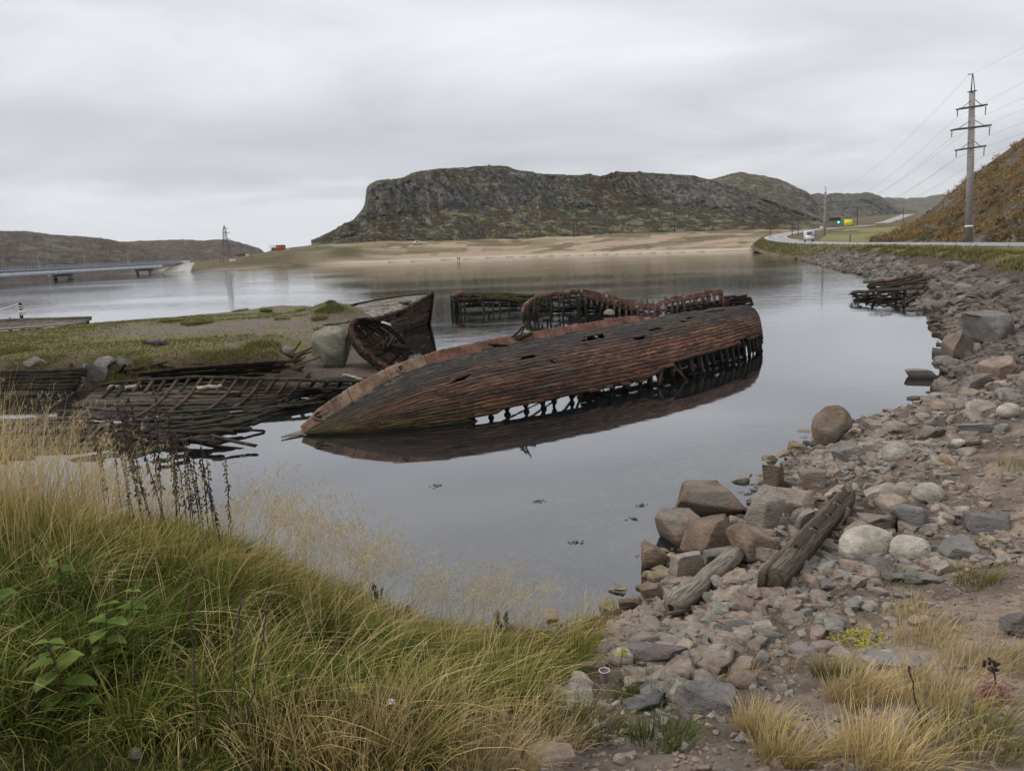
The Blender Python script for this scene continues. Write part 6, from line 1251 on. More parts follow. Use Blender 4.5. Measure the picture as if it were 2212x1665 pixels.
for k in range(900):
    i, j = int(nu*random.uniform(.08, 1)), int(nv*abs(random.gauss(0, .2))); 
    if j >= nv-5: continue
    c = cliffV[i, j]; g_ = vn(c[0]*.02, c[2]*.06, 7)
    if g_ < -.15 and random.random() < .8: continue
    r_ = random.uniform(.8, 2.2); leafcloud(mbc, c-np.array((0, 0, .3)), (r_, r_, r_*1.25), 22, .36, random.choice((.05, .2, .35, .45, .8, .9, .95)))
tag(mbc.build('cliff_scrub', M['bush']), 'scattered yellow birch scrub at the foot of the flat-topped cliff', 'scrub', kind='stuff')
pro = []
for k in range(4):
    mb = MB(); r_ = .9; leafcloud(mb, np.zeros(3), (r_, r_, r_*1.1), 260, .11, (.15, .35, .45, .25)[k]); mt = mb.mesh('foliage', M['bush']); mb = MB()
    for a in range(5): an = a*1.3; tube(mb, [(0, 0, -.2), (math.cos(an)*.2, math.sin(an)*.2, .35), (math.cos(an)*.5, math.sin(an)*.5, .8)], [.04, .03, .012], 5)
    pro.append((mt, mb.mesh('branches', M['stalk'])))
for (x, y) in ((2000, 500), (1985, 510), (2035, 480), (2140, 505), (2175, 512), (2200, 470), (2160, 480), (2120, 500), (2190, 430), (2150, 410), (2130, 440), (2070, 470), (2050, 505), (1960, 512), (2205, 400), (2180, 380), (2100, 420), (2030, 512), (1945, 508)):
    best = None
    i = np.argmin(np.hypot(*(np.array(proj(slopeV[..., 0], slopeV[..., 1], slopeV[..., 2]))-np.array((x, y))[:, None, None])).ravel()); c = slopeV.reshape(-1, 3)[i]; a, b = random.choice(pro)
    o = thing('autumn_bush', 'orange-yellow autumn bush standing out on the steep slope behind the tall power pole', 'bush', c, 'autumn bushes on the steep slope'); s_ = random.uniform(.9, 1.6); o.scale = (s_, s_, s_*1.1); o.rotation_euler = (0, 0, random.uniform(0, 6))
    for nm, me in (('foliage', a), ('branches', b)): k = bpy.data.objects.new(nm, me); COL.objects.link(k); k.parent = o
# floating seaweed
for i, (x, y, lab) in enumerate(((1163, 1083, 'scrap of dark seaweed floating near the middle of the still water'), (942, 1049, 'scrap of seaweed floating just below the reflection of the large wreck'), (1240, 1172, 'lone scrap of seaweed floating left of the brown rubble blocks'), (1370, 1122, 'scrap of seaweed floating nearest the flat-topped block'), (1708, 976, 'scrap of seaweed floating left of the lone brown boulder'), (1385, 1092, 'small scrap of seaweed floating above the one beside the flat-topped block'), (1450, 1128, 'tiny scrap of seaweed touching the flat-topped block'))):
    p = at(x, y, .0); mb = MB()
    for k in range(14): q_ = p+np.array((random.gauss(0, .06), random.gauss(0, .05), .004)); a = random.uniform(0, 6.28); plank(mb, q_, q_+np.array((math.cos(a)*.04, math.sin(a)*.04, .008)), .011, .005, seg=2, jag=.01)
    tag(mb.build('seaweed', M['weed'], None, loc=p), lab, 'seaweed')
# ------------------------------------------------------------------ litter
p = CUP+np.array((0, -.12, .06)); o = thing('paper_cup', 'paper cup with red, white and blue zigzag pattern in the grass beside the pale stone', 'cup', p); mb = MB(); n = 28
P = np.array([p+np.array((.0, 0, -.005+z_)) for z_ in np.linspace(0, .095, 12)]); an = np.linspace(0, 2*math.pi, n+1); V = np.zeros((12, n+1, 3)); Q = np.zeros((12, n+1, 3))
for i in range(12): r_ = .03+.012*i/11; V[i] = P[i]+np.column_stack((np.cos(an)*r_, np.sin(an)*r_, np.zeros(n+1))); Q[i] = np.column_stack((an, np.full(n+1, i/11*2.2), np.zeros(n+1)))
grid(mb, V, Q, thick=.001); mb.build('cup_wall', M['cup'], o); mb = MB(); ring_ = [P[-1]+np.array((math.cos(a)*.042, math.sin(a)*.042, 0)) for a in an]; tube(mb, ring_, .0025, 6, cap=False); mb.build('rim', M['white'], o)
p = hit(938, 1430)+np.array((0, -.1, .15)); o = thing('plastic_bottle', 'crumpled white plastic bottle tossed in the grass of the mound', 'litter', p); mb = MB(); c = p+np.outer(np.linspace(0, 1, 14), (.035, -.03, -.16)); tube(mb, c, np.array([.012, .012, .012, .02, .03, .033, .031, .034, .03, .034, .031, .033, .034, .028]), 14, rough=.06); mb.build('bottle_body', M['plastic'], o, True)
mb = MB(); c2 = c[0]+np.outer(np.linspace(0, 1, 3), (-.004, .004, .018)); tube(mb, c2, .014, 10); mb.build('cap', M['white'], o)
mb = MB(); q_ = p+np.array((.05, -.07, -.17)); V = np.array([[q_+np.array((i*.025, j*.02-.05, .03*math.sin(i*1.9+j*1.3)+.02*random.random())) for j in range(6)] for i in range(6)]); grid(mb, V, thick=.002); tag(mb.build('plastic_bag', M['plastic'], None, loc=q_), 'torn scrap of white plastic beside the crumpled bottle', 'litter')
# ------------------------------------------------------------------ road, vehicles, signs
RC = [(120, 45), (80, 68), (70, 90), (78, 130), (92, 180), (106, 230), (112, 262)]
RC = [np.array((a, b, float(np.interp(b, EMB[:, 0], EMB[:, 1])))) for a, b in RC]
edge_px = [(2212, 527, 88), (2100, 526, 102), (1990, 525.5, 118), (1880, 525, 140), (1780, 525, 175), (1720, 522, 230), (1682, 517, 285), (1672, 512, 320), (1690, 506, 355), (1730, 499.5, 400), (1790, 493, 460), (1850, 489, 540), (1890, 485, 640), (1920, 478, 740), (1948, 468, 860), (1962, 463, 930)]
c = np.array([atY(2600, 527, 62)]+[atY(*p) for p in edge_px])
def smooth(P, n):
    s = np.concatenate(([0], np.cumsum(np.linalg.norm(np.diff(P, axis=0), axis=1)))); q_ = np.linspace(0, s[-1], n); X = np.column_stack([np.interp(q_, s, P[:, k]) for k in range(3)])
    for _ in range(18): X[1:-1] = (X[:-2]+2*X[1:-1]+X[2:])/4
    return X
rc = smooth(c, 260); g_ = fall(rc[:, 0], rc[:, 1]); Tn = nrm(np.gradient(rc[:, :2], axis=0)); Nn = np.column_stack((Tn[:, 1], -Tn[:, 0]))
hw_ = np.interp(rc[:, 1], [0, 150, 400, 1000], [3.6, 3.6, 4.6, 7])
def lane(a, b, dz, mat, name, thick=None):
    V = np.stack([np.column_stack((rc[:, :2]+Nn*(hw_*f)[:, None], rc[:, 2]+dz)) for f in np.linspace(a, b, 5)], 1); mb = MB(); grid(mb, V[:, ::-1], thick=thick); return tag(mb.build(name, M[mat]), kind='structure')
lane(-1, 1, 0, 'asphalt', 'road', thick=.6); lane(-.9, -.84, .008, 'paintline', 'road_edge_line'); lane(.84, .9, .008, 'paintline', 'road_edge_line'); lane(-.02, .02, .008, 'paintline', 'road_centre_line')
mbv = MB(); ok_ = [k for k in range(len(rc)) if 60 < rc[k, 1] < 420]
for k in ok_:
    m_ = 46; o_ = -RG.uniform(5.1, 8.5, m_); i_ = np.clip(k+RG.uniform(0, 1, m_), 0, len(rc)-1.01); j_ = i_.astype(int); P = rc[j_]+(rc[j_+1]-rc[j_])*(i_-j_)[:, None]; P[:, :2] += Nn[j_]*o_[:, None]; P[:, 2] += np.interp(o_, [-9.5, -7, -5], [-3.2, -1.5, -.12])
    blades(mbv, P, RG.uniform(.3, .9, m_), RG.normal(0, .4, (m_, 2)), .06+P[:, 1]*.0005, np.clip(RG.normal(.65, .25, m_), 0, .98), 3)
tag(mbv.build('roadside_grass', M['turf']), 'rough yellow grass on the shoulder of the road', 'grass', kind='stuff')
# shoulder bank under the road so that it sits on land
V = np.stack([np.column_stack((rc[:, :2]+Nn*o_, np.maximum(rc[:, 2]-d_, -.5))) for o_, d_ in ((-9.5, 3.2), (-7, 1.5), (-5.0, .12), (5.0, .12), (9, 1.1), (26, 5))], 1); mb = MB(); grid(mb, V[:, ::-1]); cc = np.array((.13, .105, .055))*(1+.5*RG.uniform(-1, 1, (V.shape[0]*V.shape[1], 1))); tag(mb.build('road_bank', M['ground'], col=cc), kind='structure')
def wheelset(root, c, rz, L, w, r_):
    for sx in (-1, 1):
        for sy in (-1, 1):
            p = c+np.array((math.cos(rz)*sx*L*.31-math.sin(rz)*sy*w*.45, math.sin(rz)*sx*L*.31+math.cos(rz)*sy*w*.45, r_)); ax_ = np.array((-math.sin(rz), math.cos(rz), 0)); mb = MB(); tube(mb, [p-ax_*.1, p+ax_*.1], r_, 14); mb.build('wheel', M['black'], root)
def vehicle(name, lab, cat, c, rz, L, w, h, prof, mat, glass):
    o = thing(name, lab, cat, c); ca, sa = math.cos(rz), math.sin(rz)
    def tr_(x, y, z): return c+np.array((x*ca-y*sa, x*sa+y*ca, z))
    mb = MB(); pr = [(x*L, z*h) for x, z in prof]; k = len(pr)
    for sgn in (0,):
        A = [tr_(x, -w/2, z) for x, z in pr]; B = [tr_(x, w/2, z) for x, z in pr]
        mb.add(A+B+[np.mean(A, 0), np.mean(B, 0)], [(i, (i+1) % k, k+(i+1) % k, k+i) for i in range(k)], [(2*k, (i+1) % k, i) for i in range(k)]+[(2*k+1, k+i, k+(i+1) % k) for i in range(k)])
    mb.build('body', M[mat], o); wheelset(o, c, rz, L, w, h*.17)
    for nm, (x0, x1, z0, z1, face) in glass:
        mb = MB(); e_ = .012
        if face == 'front': q_ = [tr_(x0*L, -w*.42, z0*h), tr_(x0*L, w*.42, z0*h), tr_(x1*L, w*.38, z1*h), tr_(x1*L, -w*.38, z1*h)]; n_ = nrm(np.cross(q_[1]-q_[0], q_[2]-q_[0])); n_ = n_*(1 if n_@(np.array((ca, sa, 0))*math.copysign(1, x0)) > 0 else -1)
        else: sgn = -1 if face == 'R' else 1; q_ = [tr_(x0*L, sgn*w/2, z0*h), tr_(x1*L, sgn*w/2, z0*h), tr_(x1*L, sgn*w/2, z1*h), tr_(x0*L, sgn*w/2, z1*h)]; n_ = np.array((-sa, ca, 0))*sgn
        prism(mb, [a+n_*e_ for a in q_], .01, n_); mb.build(nm, M['glass'], o)
    return o
def near_road(px_, py_):
    a, b = proj(rc[:, 0], rc[:, 1], rc[:, 2]); return int(np.argmin((a-px_)**2+4*(b-py_)**2))
i = near_road(1735, 523.5); rz = math.atan2(-Tn[i, 1], -Tn[i, 0])
vanP = [(-.5, .2), (.48, .2), (.5, .45), (.4, .6), (.26, .97), (.2, 1), (-.46, 1), (-.5, .9)]
vehicle('van', 'white van driving on the road beyond the rocky embankment', 'van', rc[i]+np.array((*(Nn[i]*1.6), .02)), rz, 5.2, 2.2, 2.9, vanP, 'white', [('windscreen', (.405, .275, .6, .93, 'front')), ('rear_window', (-.5, -.5, .6, .88, 'front')), ('side_window', (.1, .3, .6, .9, 'L')), ('side_window', (.1, .3, .6, .9, 'R'))])
carP = [(-.5, .25), (.5, .25), (.5, .5), (.28, .6), (.12, 1), (-.28, 1), (-.42, .65), (-.5, .6)]
i = near_road(1771, 495); vehicle('car', 'white car on the far stretch of road behind the second power pole', 'car', rc[i]+np.array((*(Nn[i]*1.6), .02)), math.atan2(Tn[i, 1], Tn[i, 0])+math.pi, 5, 2, 1.7, carP, 'white', [('windscreen', (.275, .135, .62, .95, 'front')), ('side_window', (-.25, .12, .62, .92, 'L')), ('side_window', (-.25, .12, .62, .92, 'R'))])
p = hit(903, 527+.6); vehicle('parked_car', 'white car parked on the sand track below the cliff', 'car', p, .1, 5, 2, 1.8, carP, 'white', [('windscreen', (.275, .135, .62, .95, 'front')), ('side_window', (-.25, .12, .62, .92, 'L')), ('side_window', (-.25, .12, .62, .92, 'R'))])
def sign(px_, py_, pyb, D, w, h, mat, lab, lamp=False, name='road_sign'):
    c = atY(px_, py_, D); gz_ = min(zt(c[0], c[1]), atY(px_, pyb, D)[2]); o = thing(name, lab, 'sign', (c[0], c[1], gz_)); mb = MB(); box(mb, c, (w, .15, h)); mb.build('panel', M[mat], o)
    for s_ in (-1, 1): mb = MB(); tube(mb, [(c[0]+s_*w*.35, c[1]+.15, gz_-.3), (c[0]+s_*w*.35, c[1]+.15, c[2]+h*.4)], .08, 6); mb.build('post', M['galv'], o)
    mb = MB(); box(mb, c+np.array((0, .1, 0)), (w*1.04, .06, h*1.06)); mb.build('frame', M['galv'], o)
    if lamp: mb = MB(); v, f = ICO[2]; mb.add(v*np.array((.75, .2, .75))+c+np.array((w*.32, -.2, -h*.95)), None, f); mb.build('green_light', M['lamp'], o); mb = MB(); box(mb, c+np.array((w*.32, 0, -h*.95)), (2, .25, 2)); mb.build('light_box', M['black'], o)
sign(1832.5, 480.5, 492, 520, 5.3, 3.9, 'yellow', 'bright yellow roadside panel on the far bend of the road')
sign(1803, 473.5, 494, 520, 8, 2.2, 'black', 'dark gantry panel with a lit green signal beside the yellow panel', True, 'signal_board')
i = near_road(1756, 524); c = rc[i]+np.array((*(Nn[i]*-5.2), 0)); e_ = atY(1757.5, 506.5, c[1]); o = thing('road_sign', 'small grey road sign on a post right of the white van', 'sign', c); mb = MB(); tube(mb, [c-np.array((0, 0, .4)), e_], .06, 6); mb.build('post', M['galv'], o); mb = MB(); box(mb, e_+np.array((0, -.1, 0)), (1.1, .05, .8)); mb.build('panel', M['galv'], o)
# ------------------------------------------------------------------ power line
def hv_pole(px_, py_top, py_base, D, lab, s_):
    b = atY(px_[0], py_base, D); tp = atY(px_[1], py_top, D); h = tp[2]-b[2]; o = thing('power_pole', lab, 'power pole', b); d = tp-b
    f = lambda k: b+d*k
    mb = MB(); tube(mb, [f(-.02), f(.90)], [.55*s_, .40*s_], 16); mb.build('concrete_shaft', M['concrete'], o, True)
    mb = MB()
    for x, y in ((-.12, -.12), (.12, -.12), (0, .15)): tube(mb, [f(.895)+np.array((x*2.2, y*2.2, 0))*s_, f(1)+np.array((x*.3, y*.3, 0))], .06*s_, 5)
    plank(mb, f(.897)+np.array((0, 0, 0)), f(.902), .9*s_, .9*s_, (0, 1, 0), seg=1, jag=0); plank(mb, f(.998)-np.array((.7*s_, 0, 0)), f(1), .12*s_, .1*s_, seg=1, jag=0); mb.build('top_spike', M['steel'], o)
    tips = [f(1)-np.array((.7*s_, 0, .3))]
    for k, wl, wr in ((.809, 1.85, 1.85), (.689, 2.55, 2.45), (.569, 1.9, 1.8)):
        c0 = f(k); mb = MB(); a = c0-np.array((wl*s_*1.12, 0, .22*s_)); e_ = c0+np.array((wr*s_*1.12, 0, .22*s_))
        ds = .42*s_
        for dy in (-ds, ds): plank(mb, a+np.array((0, dy, 0)), e_+np.array((0, dy, 0)), .16*s_, .22*s_, seg=2, jag=0, wob=0)
        mb.build('crossarm', M['steel'], o)
        for e2 in (a+(c0-a)*.25, e_+(c0-e_)*.25): mb = MB(); tube(mb, [e2, c0+np.array((0, -.3*s_, 1.15*s_))], .05*s_, 5); mb.build('brace', M['steel'], o)
        for e2, l in ((a, .9), (e_, 1.25)):
            mb = MB()
            for q_ in range(9): tube(mb, [e2-np.array((0, 0, .15*s_+l*s_*q_/9)), e2-np.array((0, 0, .15*s_+l*s_*(q_+.55)/9))], .09*s_, 8)
            tube(mb, [e2, e2-np.array((0, 0, .15*s_+l*s_))], .03*s_, 5); mb.build('insulator', M['steel'], o); tips.append(e2-np.array((0, 0, .2*s_+l*s_)))
    mb = MB()
    for q_ in range(26): p = f(.30+.018*q_)+np.array((.42*s_, -.1, 0)); tube(mb, [p, p+np.array((.22*s_, 0, 0))], .025*s_, 4)
    mb.build('step_bolts', M['steel'], o)
    mb = MB(); p = f(.10); tube(mb, [p-np.array((0, 0, .12)), p+np.array((0, 0, .12))], .585*s_, 16); mb.build('painted_band', M['white'], o)
    mb = MB(); tube(mb, [b+np.array((.75*s_, .2, -.5)), f(.165)+np.array((.72*s_, .2, 0))], .09, 6); mb.build('side_rod', M['galv'], o)
    return tips
t1 = hv_pole((2092, 2101), 160, 524, 118, 'tall concrete power pole with three crossarms at the foot of the autumn slope', 1.0)
t2 = hv_pole((1780, 1783.5), 404, 523, 372, 'second three-armed power pole standing far along the road bend', 1.15)
near_t = [np.array((62, -45, p[2]+2)) + (p-t1[0])*np.array((1, 0, 0)) for p in t1]
def wire(a, b, sag, lab, r_=.0065):
    u = np.linspace(0, 1, 40); P = a+np.outer(u, b-a); P[:, 2] -= sag*4*u*(1-u); mb = MB(); tube(mb, P, r_*(.6+np.linalg.norm(P-CAM, axis=1)/110), 5); tag(mb.build('power_line', M['wire'], None, loc=a), lab, 'wire')
    return
side = ('topmost', 'upper left', 'upper right', 'middle left', 'middle right', 'lower left', 'lower right')
for k in range(7):
    wire(t1[k], t2[k], 5.5, f'{side[k]} wire running from the tall power pole to the second one')
    far_end = atY(1852, 449+2*(k+1)//2, 640)+np.array(((k % 2)*2-1, 0, 0)); 
    e = atY(2212, (102, 178, 211, 237, 264, 287, 305)[k], 97+.2*k); d_ = e-t1[k]; wire(t1[k], t1[k]+d_*5, 0.0 if k else .0, f'{side[k]} wire leaving the tall power pole towards the right edge')
def small_pole(px_, y0, y1, D, lab, name='utility_pole', arm=True, mat='wood_brown', r_=.16):
    b = atY(px_, y1, D); tp = atY(px_+.6, y0, D); b[2] = min(b[2], zt(b[0], b[1])); o = thing(name, lab, 'pole', b); mb = MB(); tube(mb, [b-np.array((0, 0, .5)), tp], [r_*1.3, r_], 8); mb.build('shaft', M[mat], o)
    if arm: mb = MB(); box(mb, tp-np.array((0, 0, .6)), (2.2, .14, .16)); mb.build('crossarm', M[mat], o); mb = MB(); [tube(mb, [tp+np.array((x, 0, -.5)), tp+np.array((x, 0, -.15))], .06, 6) for x in (-1, 1)]; mb.build('insulators', M['galv'], o)
small_pole(1239, 472, 516, 460, 'lone wooden pole on the dune in front of the middle of the cliff'); small_pole(1457, 452, 503, 480, 'wooden pole on the dune right of the cliff middle, nearer the road'); small_pole(811, 496, 532, 460, 'wooden pole at the left foot of the cliff near the parked car')
small_pole(1711, 482, 513, 330, 'short pole on the inner side of the road bend', r_=.13); small_pole(1724, 480, 505, 340, 'twin pole right of the one inside the road bend', r_=.13); small_pole(1663, 488, 512, 320, 'thin pole left of the sharp road bend', arm=False, r_=.12)
small_pole(1852, 447, 486, 620, 'grey pole beyond the yellow panel', r_=.25); small_pole(1951, 450, 475, 700, 'grey pole beside the far rising road', r_=.25); small_pole(1836, 505, 522, 205, 'stub pole in the meadow behind the near road', arm=False, r_=.1)
# ------------------------------------------------------------------ lattice pylon
D = 430; b = atY(489, 559, D); tp = atY(484, 487.5, D); b[2] = min(b[2], zt(b[0], b[1])); h = tp[2]-b[2]; o = thing('lattice_pylon', 'dark steel lattice pylon on the low headland right of the bridge', 'pylon', b)
lv = np.array([0, .2, .38, .54, .66, .76, .86, 1.0]); wd_ = np.array([2.7, 2.1, 1.6, 1.15, .85, .75, .65, .12])
cor = lambda i, k: np.array((b[0]+(tp[0]-b[0])*lv[i]+wd_[i]*(-1, 1, 1, -1)[k], b[1]+wd_[i]*(-1, -1, 1, 1)[k], b[2]+h*lv[i]))
for k in range(4): mb = MB(); tube(mb, [cor(i, k) for i in range(8)], .08, 4); mb.build('leg', M['steel'], o)
for k in range(4):
    mb = MB(); k2 = (k+1) % 4
    for i in range(7): tube(mb, [cor(i, k), cor(i+1, k2)], .036, 4); tube(mb, [cor(i, k2), cor(i+1, k)], .036, 4); tube(mb, [cor(i+1, k), cor(i+1, k2)], .045, 4)
    mb.build('bracing', M['steel'], o)
for f_, w_ in ((.62, 2.8), (.79, 3.0), (.9, 1.9)): p = b+(tp-b)*f_; mb = MB(); plank(mb, p-np.array((w_*.6, 0, 0)), p+np.array((w_, 0, .2)), .2, .2, seg=1, jag=0); tube(mb, [p+np.array((w_, 0, .1)), p+np.array((.4, 0, .9))], .07, 4); mb.build('crossarm', M['steel'], o)
# ------------------------------------------------------------------ bridge
bl, brr = atY(-160, 591.5, 190), atY(392, 565.2, 330); d = brr-bl; L = np.linalg.norm(d); T_ = d/L; Sd_ = nrm(np.cross(T_, (0, 0, 1)))
br = thing('road_bridge', 'long low road bridge with pale steel girder and blue railing crossing to the headland', 'bridge', (*((bl+brr)/2)[:2], 0))
def beam_(nm, mat, off, z0, z1, w_, e=1.0): mb = MB(); a = bl+np.array((0, 0, (z0+z1)/2))+Sd_*off; c_ = bl+T_*L*e+np.array((0, 0, (z0+z1)/2))+Sd_*off; plank(mb, a, c_, w_, z1-z0, seg=40, wob=0, jag=0); return mb.build(nm, M[mat], br)
beam_('girder', 'girder', .8, -2.15, -.62, .3, .86); beam_('girder', 'girder', -7, -2.15, -.62, .3, .86); beam_('deck', 'girder', -3.5, -.6, -.3, 9.0); beam_('parapet_kerb', 'galv', 1.02, -.62, -.1, .25)
for z_ in (.2, .5, .85): beam_('railing', 'bluerail', .9, z_-.045-.1, z_+.045-.1, .09)
mb = MB()
for k in range(90): p = bl+T_*L*k/90+Sd_*.9; tube(mb, [p+np.array((0, 0, -.3)), p+np.array((0, 0, .8))], .05, 4)
mb.build('railing_posts', M['bluerail'], br)['kind'] = 'stuff'
mb = MB()
for k in range(60): p = bl+T_*L*.86*k/60+Sd_*.96; box(mb, p+np.array((0, 0, -1.38)), (.12, .08, 1.5), math.atan2(T_[1], T_[0]))
mb.build('web_stiffeners', M['girder'], br)['kind'] = 'stuff'
def tpx(x): 
    a = np.linspace(0, 1, 800); q_, _ = proj(*(bl+np.outer(a, d)).T); return float(np.interp(x, q_, a))
for x in (155, 327): 
    c_ = bl+d*tpx(x); mb = MB(); ang_ = math.atan2(T_[1], T_[0]); zt_ = c_[2]-2.17
    box(mb, (c_[0]-Sd_[0]*3.5, c_[1]-Sd_[1]*3.5, zt_-.35), (1.5, 8.5, .66), ang_); pr = mb.build('pier', M['concrete2'], br)
    mb = MB(); [tube(mb, [(c_[0]-Sd_[0]*s_, c_[1]-Sd_[1]*s_, -1.5), (c_[0]-Sd_[0]*s_, c_[1]-Sd_[1]*s_, zt_-.7)], .7, 14) for s_ in (.8, 6.2)]; mb.build('columns', M['concrete2'], pr)
    if x < 200: mb = MB(); [tube(mb, [(c_[0]-Sd_[0]*s_, c_[1]-Sd_[1]*s_, -.6), (c_[0]-Sd_[0]*s_, c_[1]-Sd_[1]*s_, .3)], 1.0, 14) for s_ in (.8, 6.2)]; mb.build('rusty_collar', M['rust_orange'], pr)
for k, x in enumerate((36, 131, 226, 315, 408)):
    c_ = bl+d*min(tpx(x), .995)-Sd_*6.8 if x < 400 else atY(408, 566, 335); o = thing('street_lamp', ('thin lamp post above the left end of the bridge', 'thin lamp post on the bridge left of the pier', 'thin lamp post near the middle of the bridge', 'thin lamp post on the bridge before the headland', 'thin lamp post where the bridge meets the headland')[k], 'lamp post', c_)
    mb = MB(); tube(mb, [c_-np.array((0, 0, .3)), c_+np.array((-.1, 0, 3.9)), c_+np.array((.3, 0, 4.2))], [.09, .06, .05], 6); mb.build('post', M['galv'], o); mb = MB(); box(mb, c_+np.array((.5, 0, 4.22)), (.6, .18, .12)); mb.build('lamp_head', M['galv'], o)
# abutment: concrete slope
A = [at(352, 590.5, .0), at(415, 588, 0), atY(420, 572, 330), atY(414, 567, 345), atY(388, 568, 335), at(365, 586, .3)]
ab = thing('bridge_abutment', 'sloping pale concrete slab bank where the bridge meets the headland', 'embankment', A[0]); mb = MB(); a0, a1, b0, b1 = at(348, 591, -.2), at(412, 588.5, -.2), atY(392, 566.5, 332), atY(421, 567.5, 332)
V = np.array([[(a0*(1-i)+a1*i)*(1-j)+(b0*(1-i)+b1*i)*j+np.array((0, 0, .5*math.sin(j*3.1)*.6)) for j in np.linspace(0, 1, 9)] for i in np.linspace(0, 1, 14)]); V[..., 2] += RG.normal(0, .06, V.shape[:2]); grid(mb, V, thick=.5); mb.build('slab_facing', M['concrete2'], ab); mb = MB(); box(mb, (b0+b1)/2+np.array((-1, 0, .2)), (2.6, 3, .9)); mb.build('end_wall', M['girder'], ab)
# ------------------------------------------------------------------ small buildings on the headland
def hut(px_, py_, w, dpt, h, mat, name, lab, D=None, roof='galv', rz=0.0, parts=()):
    p = hit(px_, py_) if D is None else atY(px_, py_, D); p[2] = min(p[2], zt(p[0], p[1])) if D is not None else p[2]; o = thing(name, lab, 'building', p); mb = MB(); box(mb, p+np.array((0, dpt/2, h/2-.2)), (w, dpt, h), rz); mb.build('walls', M[mat], o); mb = MB()
    a = p+np.array((0, dpt/2, h-.2)); V = [a+np.array((x*w*.54, y*dpt*.54, 0)) for x, y in ((-1, -1), (1, -1), (1, 1), (-1, 1))]+[a+np.array((-w*.54, 0, h*.22)), a+np.array((w*.54, 0, h*.22))]; mb.add(V, [(0, 1, 5, 4), (2, 3, 4, 5), (3, 2, 1, 0)], [(1, 2, 5), (3, 0, 4)]); mb.build('roof', M[roof], o)
    for k in range(3): mb = MB(); box(mb, p+np.array(((k-1)*w*.3, -.03, h*.5)), (w*.14, .06, h*.3)); mb.build('window' if k else 'door', M['glass'], o)
    return o
D = 430
p = hit(601, 541.5); p2 = p; k_ = (p[1])/F0
o = hut(604, 541, 15*k_, 6, 10*k_, 'orange', 'orange_shed', 'bright orange shed on the heath rise left of the cliff', None, 'rust')
for nm, x, w_ in (('green_annex', 590.5, 9),): hut(x, 541, w_*k_, 5, 6*k_, 'greenp', 'green_annex', 'low dark green annex joined to the left of the orange shed', None, 'galv')
fr_ = thing('scaffold', 'open orange scaffold frame rising over the green annex', 'frame', hit(592, 541)); pf = hit(592, 541)+np.array((0, -.8, 0))
for x in (-2.2, 0, 2.2): mb = MB(); tube(mb, [pf+np.array((x, 0, -.2)), pf+np.array((x, 0, 3.1))], .12, 5); mb.build('post', M['orange'], fr_)
for z_ in (2.1, 3.0): mb = MB(); tube(mb, [pf+np.array((-2.3, 0, z_)), pf+np.array((2.3, 0, z_))], .1, 5); mb.build('beam', M['orange'], fr_)
hut(620, 540, 5*k_, 3, 3*k_, 'white', 'white_hut', 'small white hut just right of the orange shed', None)
hut(521, 554, 16*k_, 4, 6.5*k_, 'brick', 'brown_hut', 'low red-brown hut right of the lattice pylon', None, 'rust'); hut(532.5, 553.5, 4.5*k_, 3, 5*k_, 'white', 'white_cabinet', 'small white cabinet at the right end of the red-brown hut', None)
hut(501, 565, 11*k_*.8, 3, 4.2*k_, 'white', 'white_shed', 'white box-like shed below the lattice pylon', None, 'white')
hut(1780, 499.5, 9, 4, 2.6, 'orange', 'roadside_hut', 'little red hut beside the far road near the second power pole', 430) if False else None
small_pole(543, 535, 552, 440, 'thin pole right of the white cabinet on the headland', r_=.1, arm=False)
# ------------------------------------------------------------------ jetty, mooring post and rope at left
jt = thing('plank_jetty', 'low weathered plank jetty at the far left end of the spit', 'jetty', (*at(90, 705, .8)[:2], 0))
for k in range(7):
    mb = MB(); plank(mb, at(-120, 722-k*3.2, .95), at(182+k*2.0-(k == 0)*20, 700-k*2.0, .98), .42, .08, seg=10, wob=.02); mb.build('plank', M['wood_pale' if k < 4 else 'beam'], jt)
mb = MB(); plank(mb, at(-120, 696, 1.02), at(196, 688, 1.02), .3, .25, seg=10); mb.build('edge_beam', M['beam'], jt)
for x in (10, 70, 130, 180): mb = MB(); p = at(x, 706, .0); plank(mb, p+np.array((0, .6, -.5)), p+np.array((0, .6, .6)), .22, .22, (0, 1, 0)); mb.build('pile', M['wood_dark'], jt)
p = at(47, 692, 1.0); tp = atY(43, 654, p[1]); mp = thing('mooring_post', 'dark mooring post wrapped with white rope on the plank jetty', 'post', p); mb = MB(); tube(mb, [p-np.array((0, 0, .6)), tp], [.11, .09], 10, rnd=.2); mb.build('post_shaft', M['wood_dark'], mp)
mb = MB(); v, f = ICO[1]
for k in range(4): an = np.linspace(0, 2*math.pi, 15); c_ = p+(tp-p)*(.42+.12*k); tube(mb, [c_+np.array((math.cos(a)*.13, math.sin(a)*.13, .05*math.sin(a+k))) for a in an], .035, 6, cap=False)
for k in range(7): c_ = p+(tp-p)*.45+np.array((.16, -.08, 0)); tube(mb, [c_+RG.normal(0, .1, 3) for q_ in range(4)], .03, 5)
mb.build('rope_coil', M['rope'], mp)
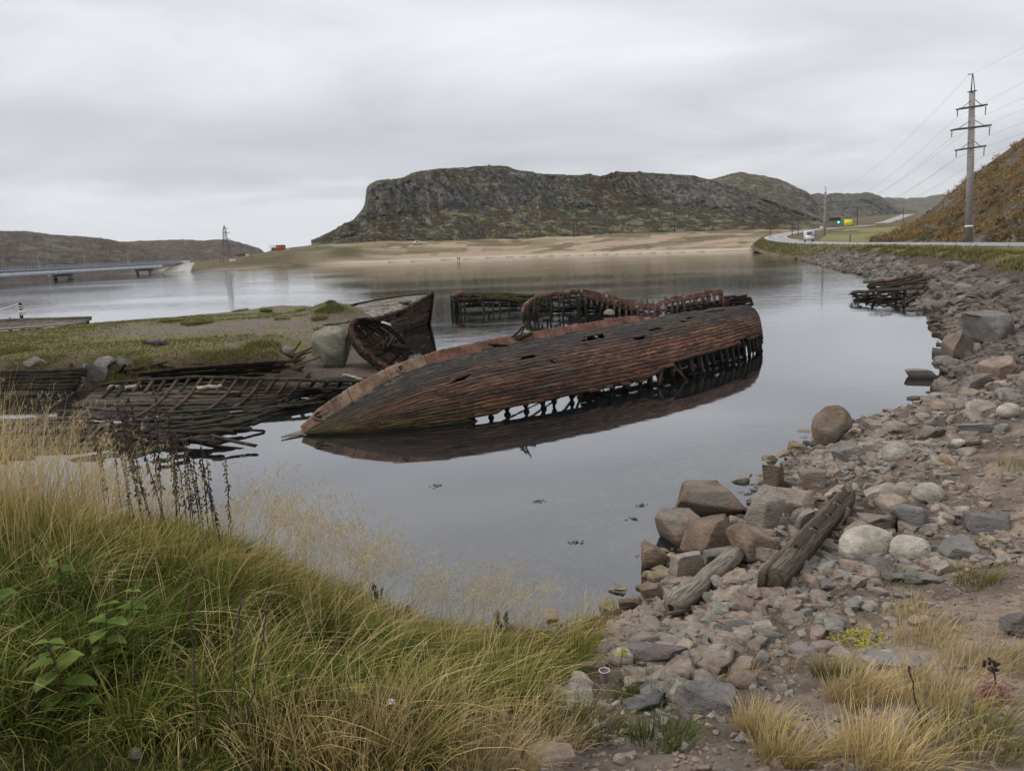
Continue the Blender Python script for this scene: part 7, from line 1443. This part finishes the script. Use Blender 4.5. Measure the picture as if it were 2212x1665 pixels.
a, b2 = tp+np.array((0, 0, -.02)), atY(-90, 690, p[1]+1); u = np.linspace(0, 1, 24); P = a+np.outer(u, b2-a); P[:, 2] -= .5*u*(1-u); mb = MB(); tube(mb, P, .035, 6); tag(mb.build('mooring_rope', M['rope'], None, loc=a), 'slack white rope running left from the mooring post', 'rope')
# ------------------------------------------------------------------ two people on the far beach
def person(px_, py_, lab, mat):
    p = hit(px_, py_); me = bpy.data.meshes.new('person'); V = [(0, 0, .9), (0, 0, 1.2), (0, 0, 1.42), (0, 0, 1.52), (0, 0, 1.7), (.1, 0, .86), (.12, .05, .48), (.13, 0, .04), (-.1, 0, .86), (-.12, -.05, .48), (-.13, -.1, .04), (.2, 0, 1.4), (.26, .02, 1.12), (.25, -.1, .88), (-.2, 0, 1.4), (-.26, .02, 1.12), (-.25, -.1, .88), (.13, -.12, .03), (-.13, -.22, .03)]
    E = [(0, 1), (1, 2), (2, 3), (3, 4), (0, 5), (5, 6), (6, 7), (0, 8), (8, 9), (9, 10), (2, 11), (11, 12), (12, 13), (2, 14), (14, 15), (15, 16), (7, 17), (10, 18)]
    me.from_pydata(V, E, []); me.materials.append(M[mat]); o = bpy.data.objects.new('person', me); COL.objects.link(o); o.modifiers.new('skin', 'SKIN'); r_ = [.16, .15, .15, .06, .1, .1, .075, .05, .1, .075, .05, .07, .05, .04, .07, .05, .04, .04, .04]
    for k, x in enumerate(r_): me.skin_vertices[0].data[k].radius = (x, x*.85)
    me.skin_vertices[0].data[0].use_root = True; o.location = tuple(p); s_ = o.modifiers.new('sub', 'SUBSURF'); s_.levels = 1; s_.render_levels = 1; tag(o, lab, 'person')
person(989, 564.2, 'person in dark clothes walking on the far sandy beach, left of the other', 'grey_cloth'); person(993, 564, 'person in black clothes walking on the far sandy beach, right of the other', 'black')
# ------------------------------------------------------------------ haze: one box of even, thin air
mb = MB(); box(mb, (0, 1140, 99), (6900, 4900, 210)); t = NT('haze'); vp = t.n('ShaderNodeVolumePrincipled'); vp.inputs['Color'].default_value = (.9, .92, .96, 1); vp.inputs['Density'].default_value = .00007; vp.inputs['Anisotropy'].default_value = .2; t.l(vp.outputs[0], t.out.inputs['Volume'])
tag(mb.build('haze', t.m), kind='stuff')
